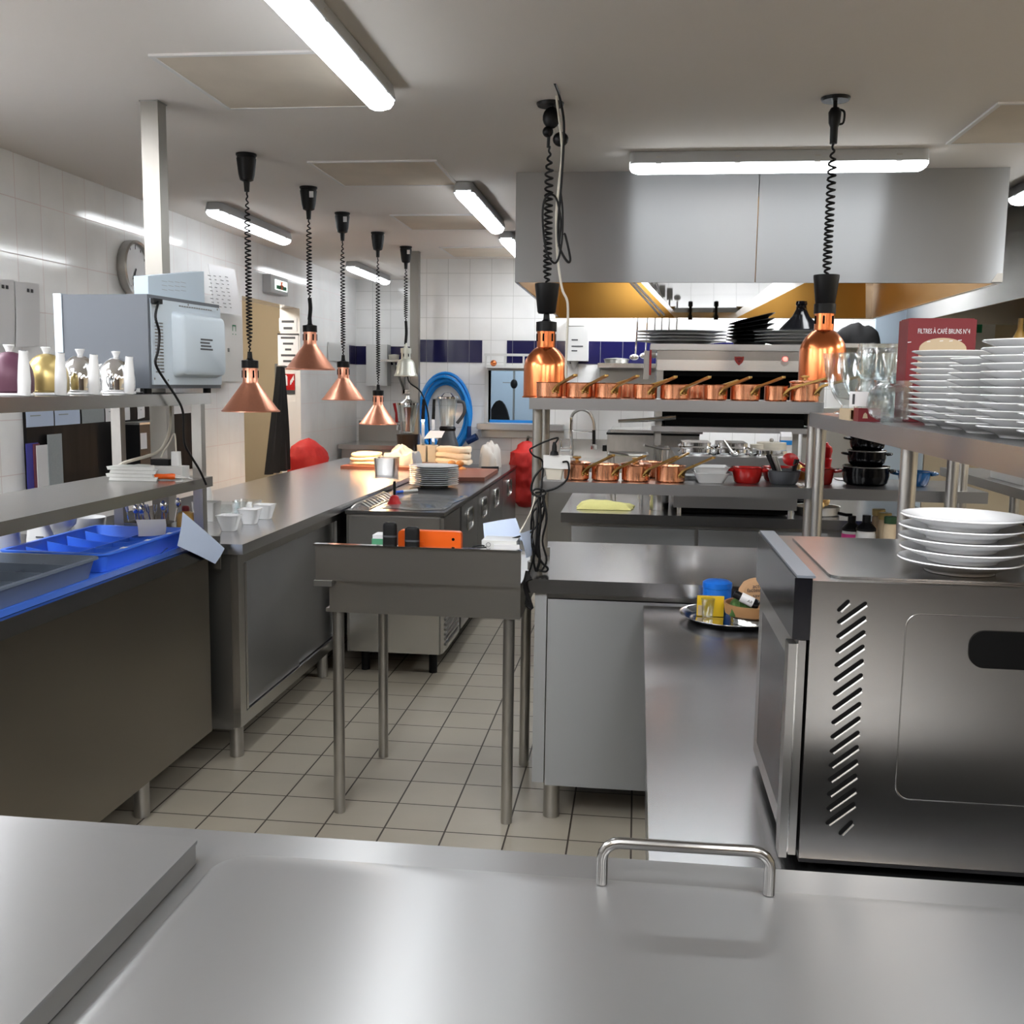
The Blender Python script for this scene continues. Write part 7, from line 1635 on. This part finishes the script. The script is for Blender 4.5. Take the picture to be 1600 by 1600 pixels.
bm = BM(); tube(bm, [Vector((p.x, p.y, ZS+.021)) for p in rrect(.126, .106, .008, 0, 1.39, 3.50)], .0022, 6, True); part('gold_rim', bm, GOLD, t)
bm = BM(); lathe(bm, [(0, 0), (.05, 0), (.055, .04), (.05, .045), (0, .046)], 24, (1.40, 3.28, ZS+.0005)); single('dark_bowl', bm, BOARD_BROWN, 'dark brown bowl on the range shelf at the frame edge', 'bowl')
bm = BM(); box(bm, 1.36, 1.42, 3.36, 3.42, ZS+.0005, ZS+.028); single('white_block', bm, PAPER, 'small white box beside the dark brown bowl', 'box', bev=.002)
# dark pans on the range
for k, (x, y, r, lb) in enumerate(((1.75, 3.75, .16, 'black frying pan on the range with pale handle'), (1.80, 4.35, .17, 'black pan further back on the range'))):
    t = thing('frying_pan', lb, 'pan', (x, y, .8755)); bm = BM(); lathe(bm, [(0, 0), (r*.8, 0), (r*.85, .004), (r, .05), (r-.003, .05), (r*.82, .007), (0, .006)], 32, (x, y, .8757)); part('pan_body', bm, BLACK, t)
    bm = BM(); d = Vector((-.75, -.3, .42)).normalized(); a = Vector((x-r*.93, y-r*.37, .92)); tube(bm, [a, a+d*.05, a+d*.17], [.008, .014, .016], 10); part('handle', bm, WHITE_PLASTIC if k == 0 else BLACK, t)
bm = BM(); box(bm, 1.12, 1.28, 4.62, 4.9, .0005, .84); single('blue_crate', bm, mat('deep_blue_plastic', srgb(24, 40, 110), .4), 'deep blue bin standing beyond the pass counter', 'bin', bev=.01)
bm = BM(); box(bm, 1.25, 1.60, 7.6, 7.9, .0005, 1.35); single('dark_cupboard', bm, STEEL_DARK, 'dark steel cupboard against the back wall behind the plates', 'cupboard', bev=.004)
a, b = oy(1371, 482, 8.4), oy(1458, 482, 8.4)
bm = BM(); box(bm, a.x, b.x, YB-.03, YB-.002, .0, 2.15); struct('door_2', bm, PALE_BLUE)
a, b = oy(1460, 490, 8.4), oy(1625, 490, 8.4)
bm = BM(); box(bm, a.x, XR, YB-.02, YB-.001, 0, ZC-.001); struct('wall_back_beige', bm, BEIGE_GREY)
t = thing('first_aid_cabinet', 'white wall cabinet with a green label behind the plate stacks', 'cabinet', oy(1525, 520, 8.25)); a, b = oy(1518, 492, 8.25), oy(1552, 560, 8.25)
part('casing', box(BM(), a.x, b.x, 8.25, YB-.021, b.z, a.z), WHITE_PLASTIC, t, .006); bm = BM(); c, d = oy(1526, 502, 8.249), oy(1534, 520, 8.249); box(bm, c.x, d.x, 8.2475, 8.2496, d.z, c.z); part('green_label', bm, GREEN_INK, t)
bm = BM(); c = oy(1592, 540, 6.0); lathe(bm, [(0, 0), (.035, 0), (.036, .16), (.014, .21), (.013, .27), (0, .271)], 20, (c.x, 6.0, 1.62)); 
t = thing('wall_console', 'narrow shelf holding a bottle at the frame edge', 'shelf', (c.x, 6.1, 1.6)); part('shelf_top', box(BM(), c.x-.25, XR-.001, 5.9, 6.2, 1.585, 1.619), STEEL_DARK, t)
single('oil_bottle', bm, AMBER, 'amber oil bottle at the frame edge beyond the plates', 'bottle')
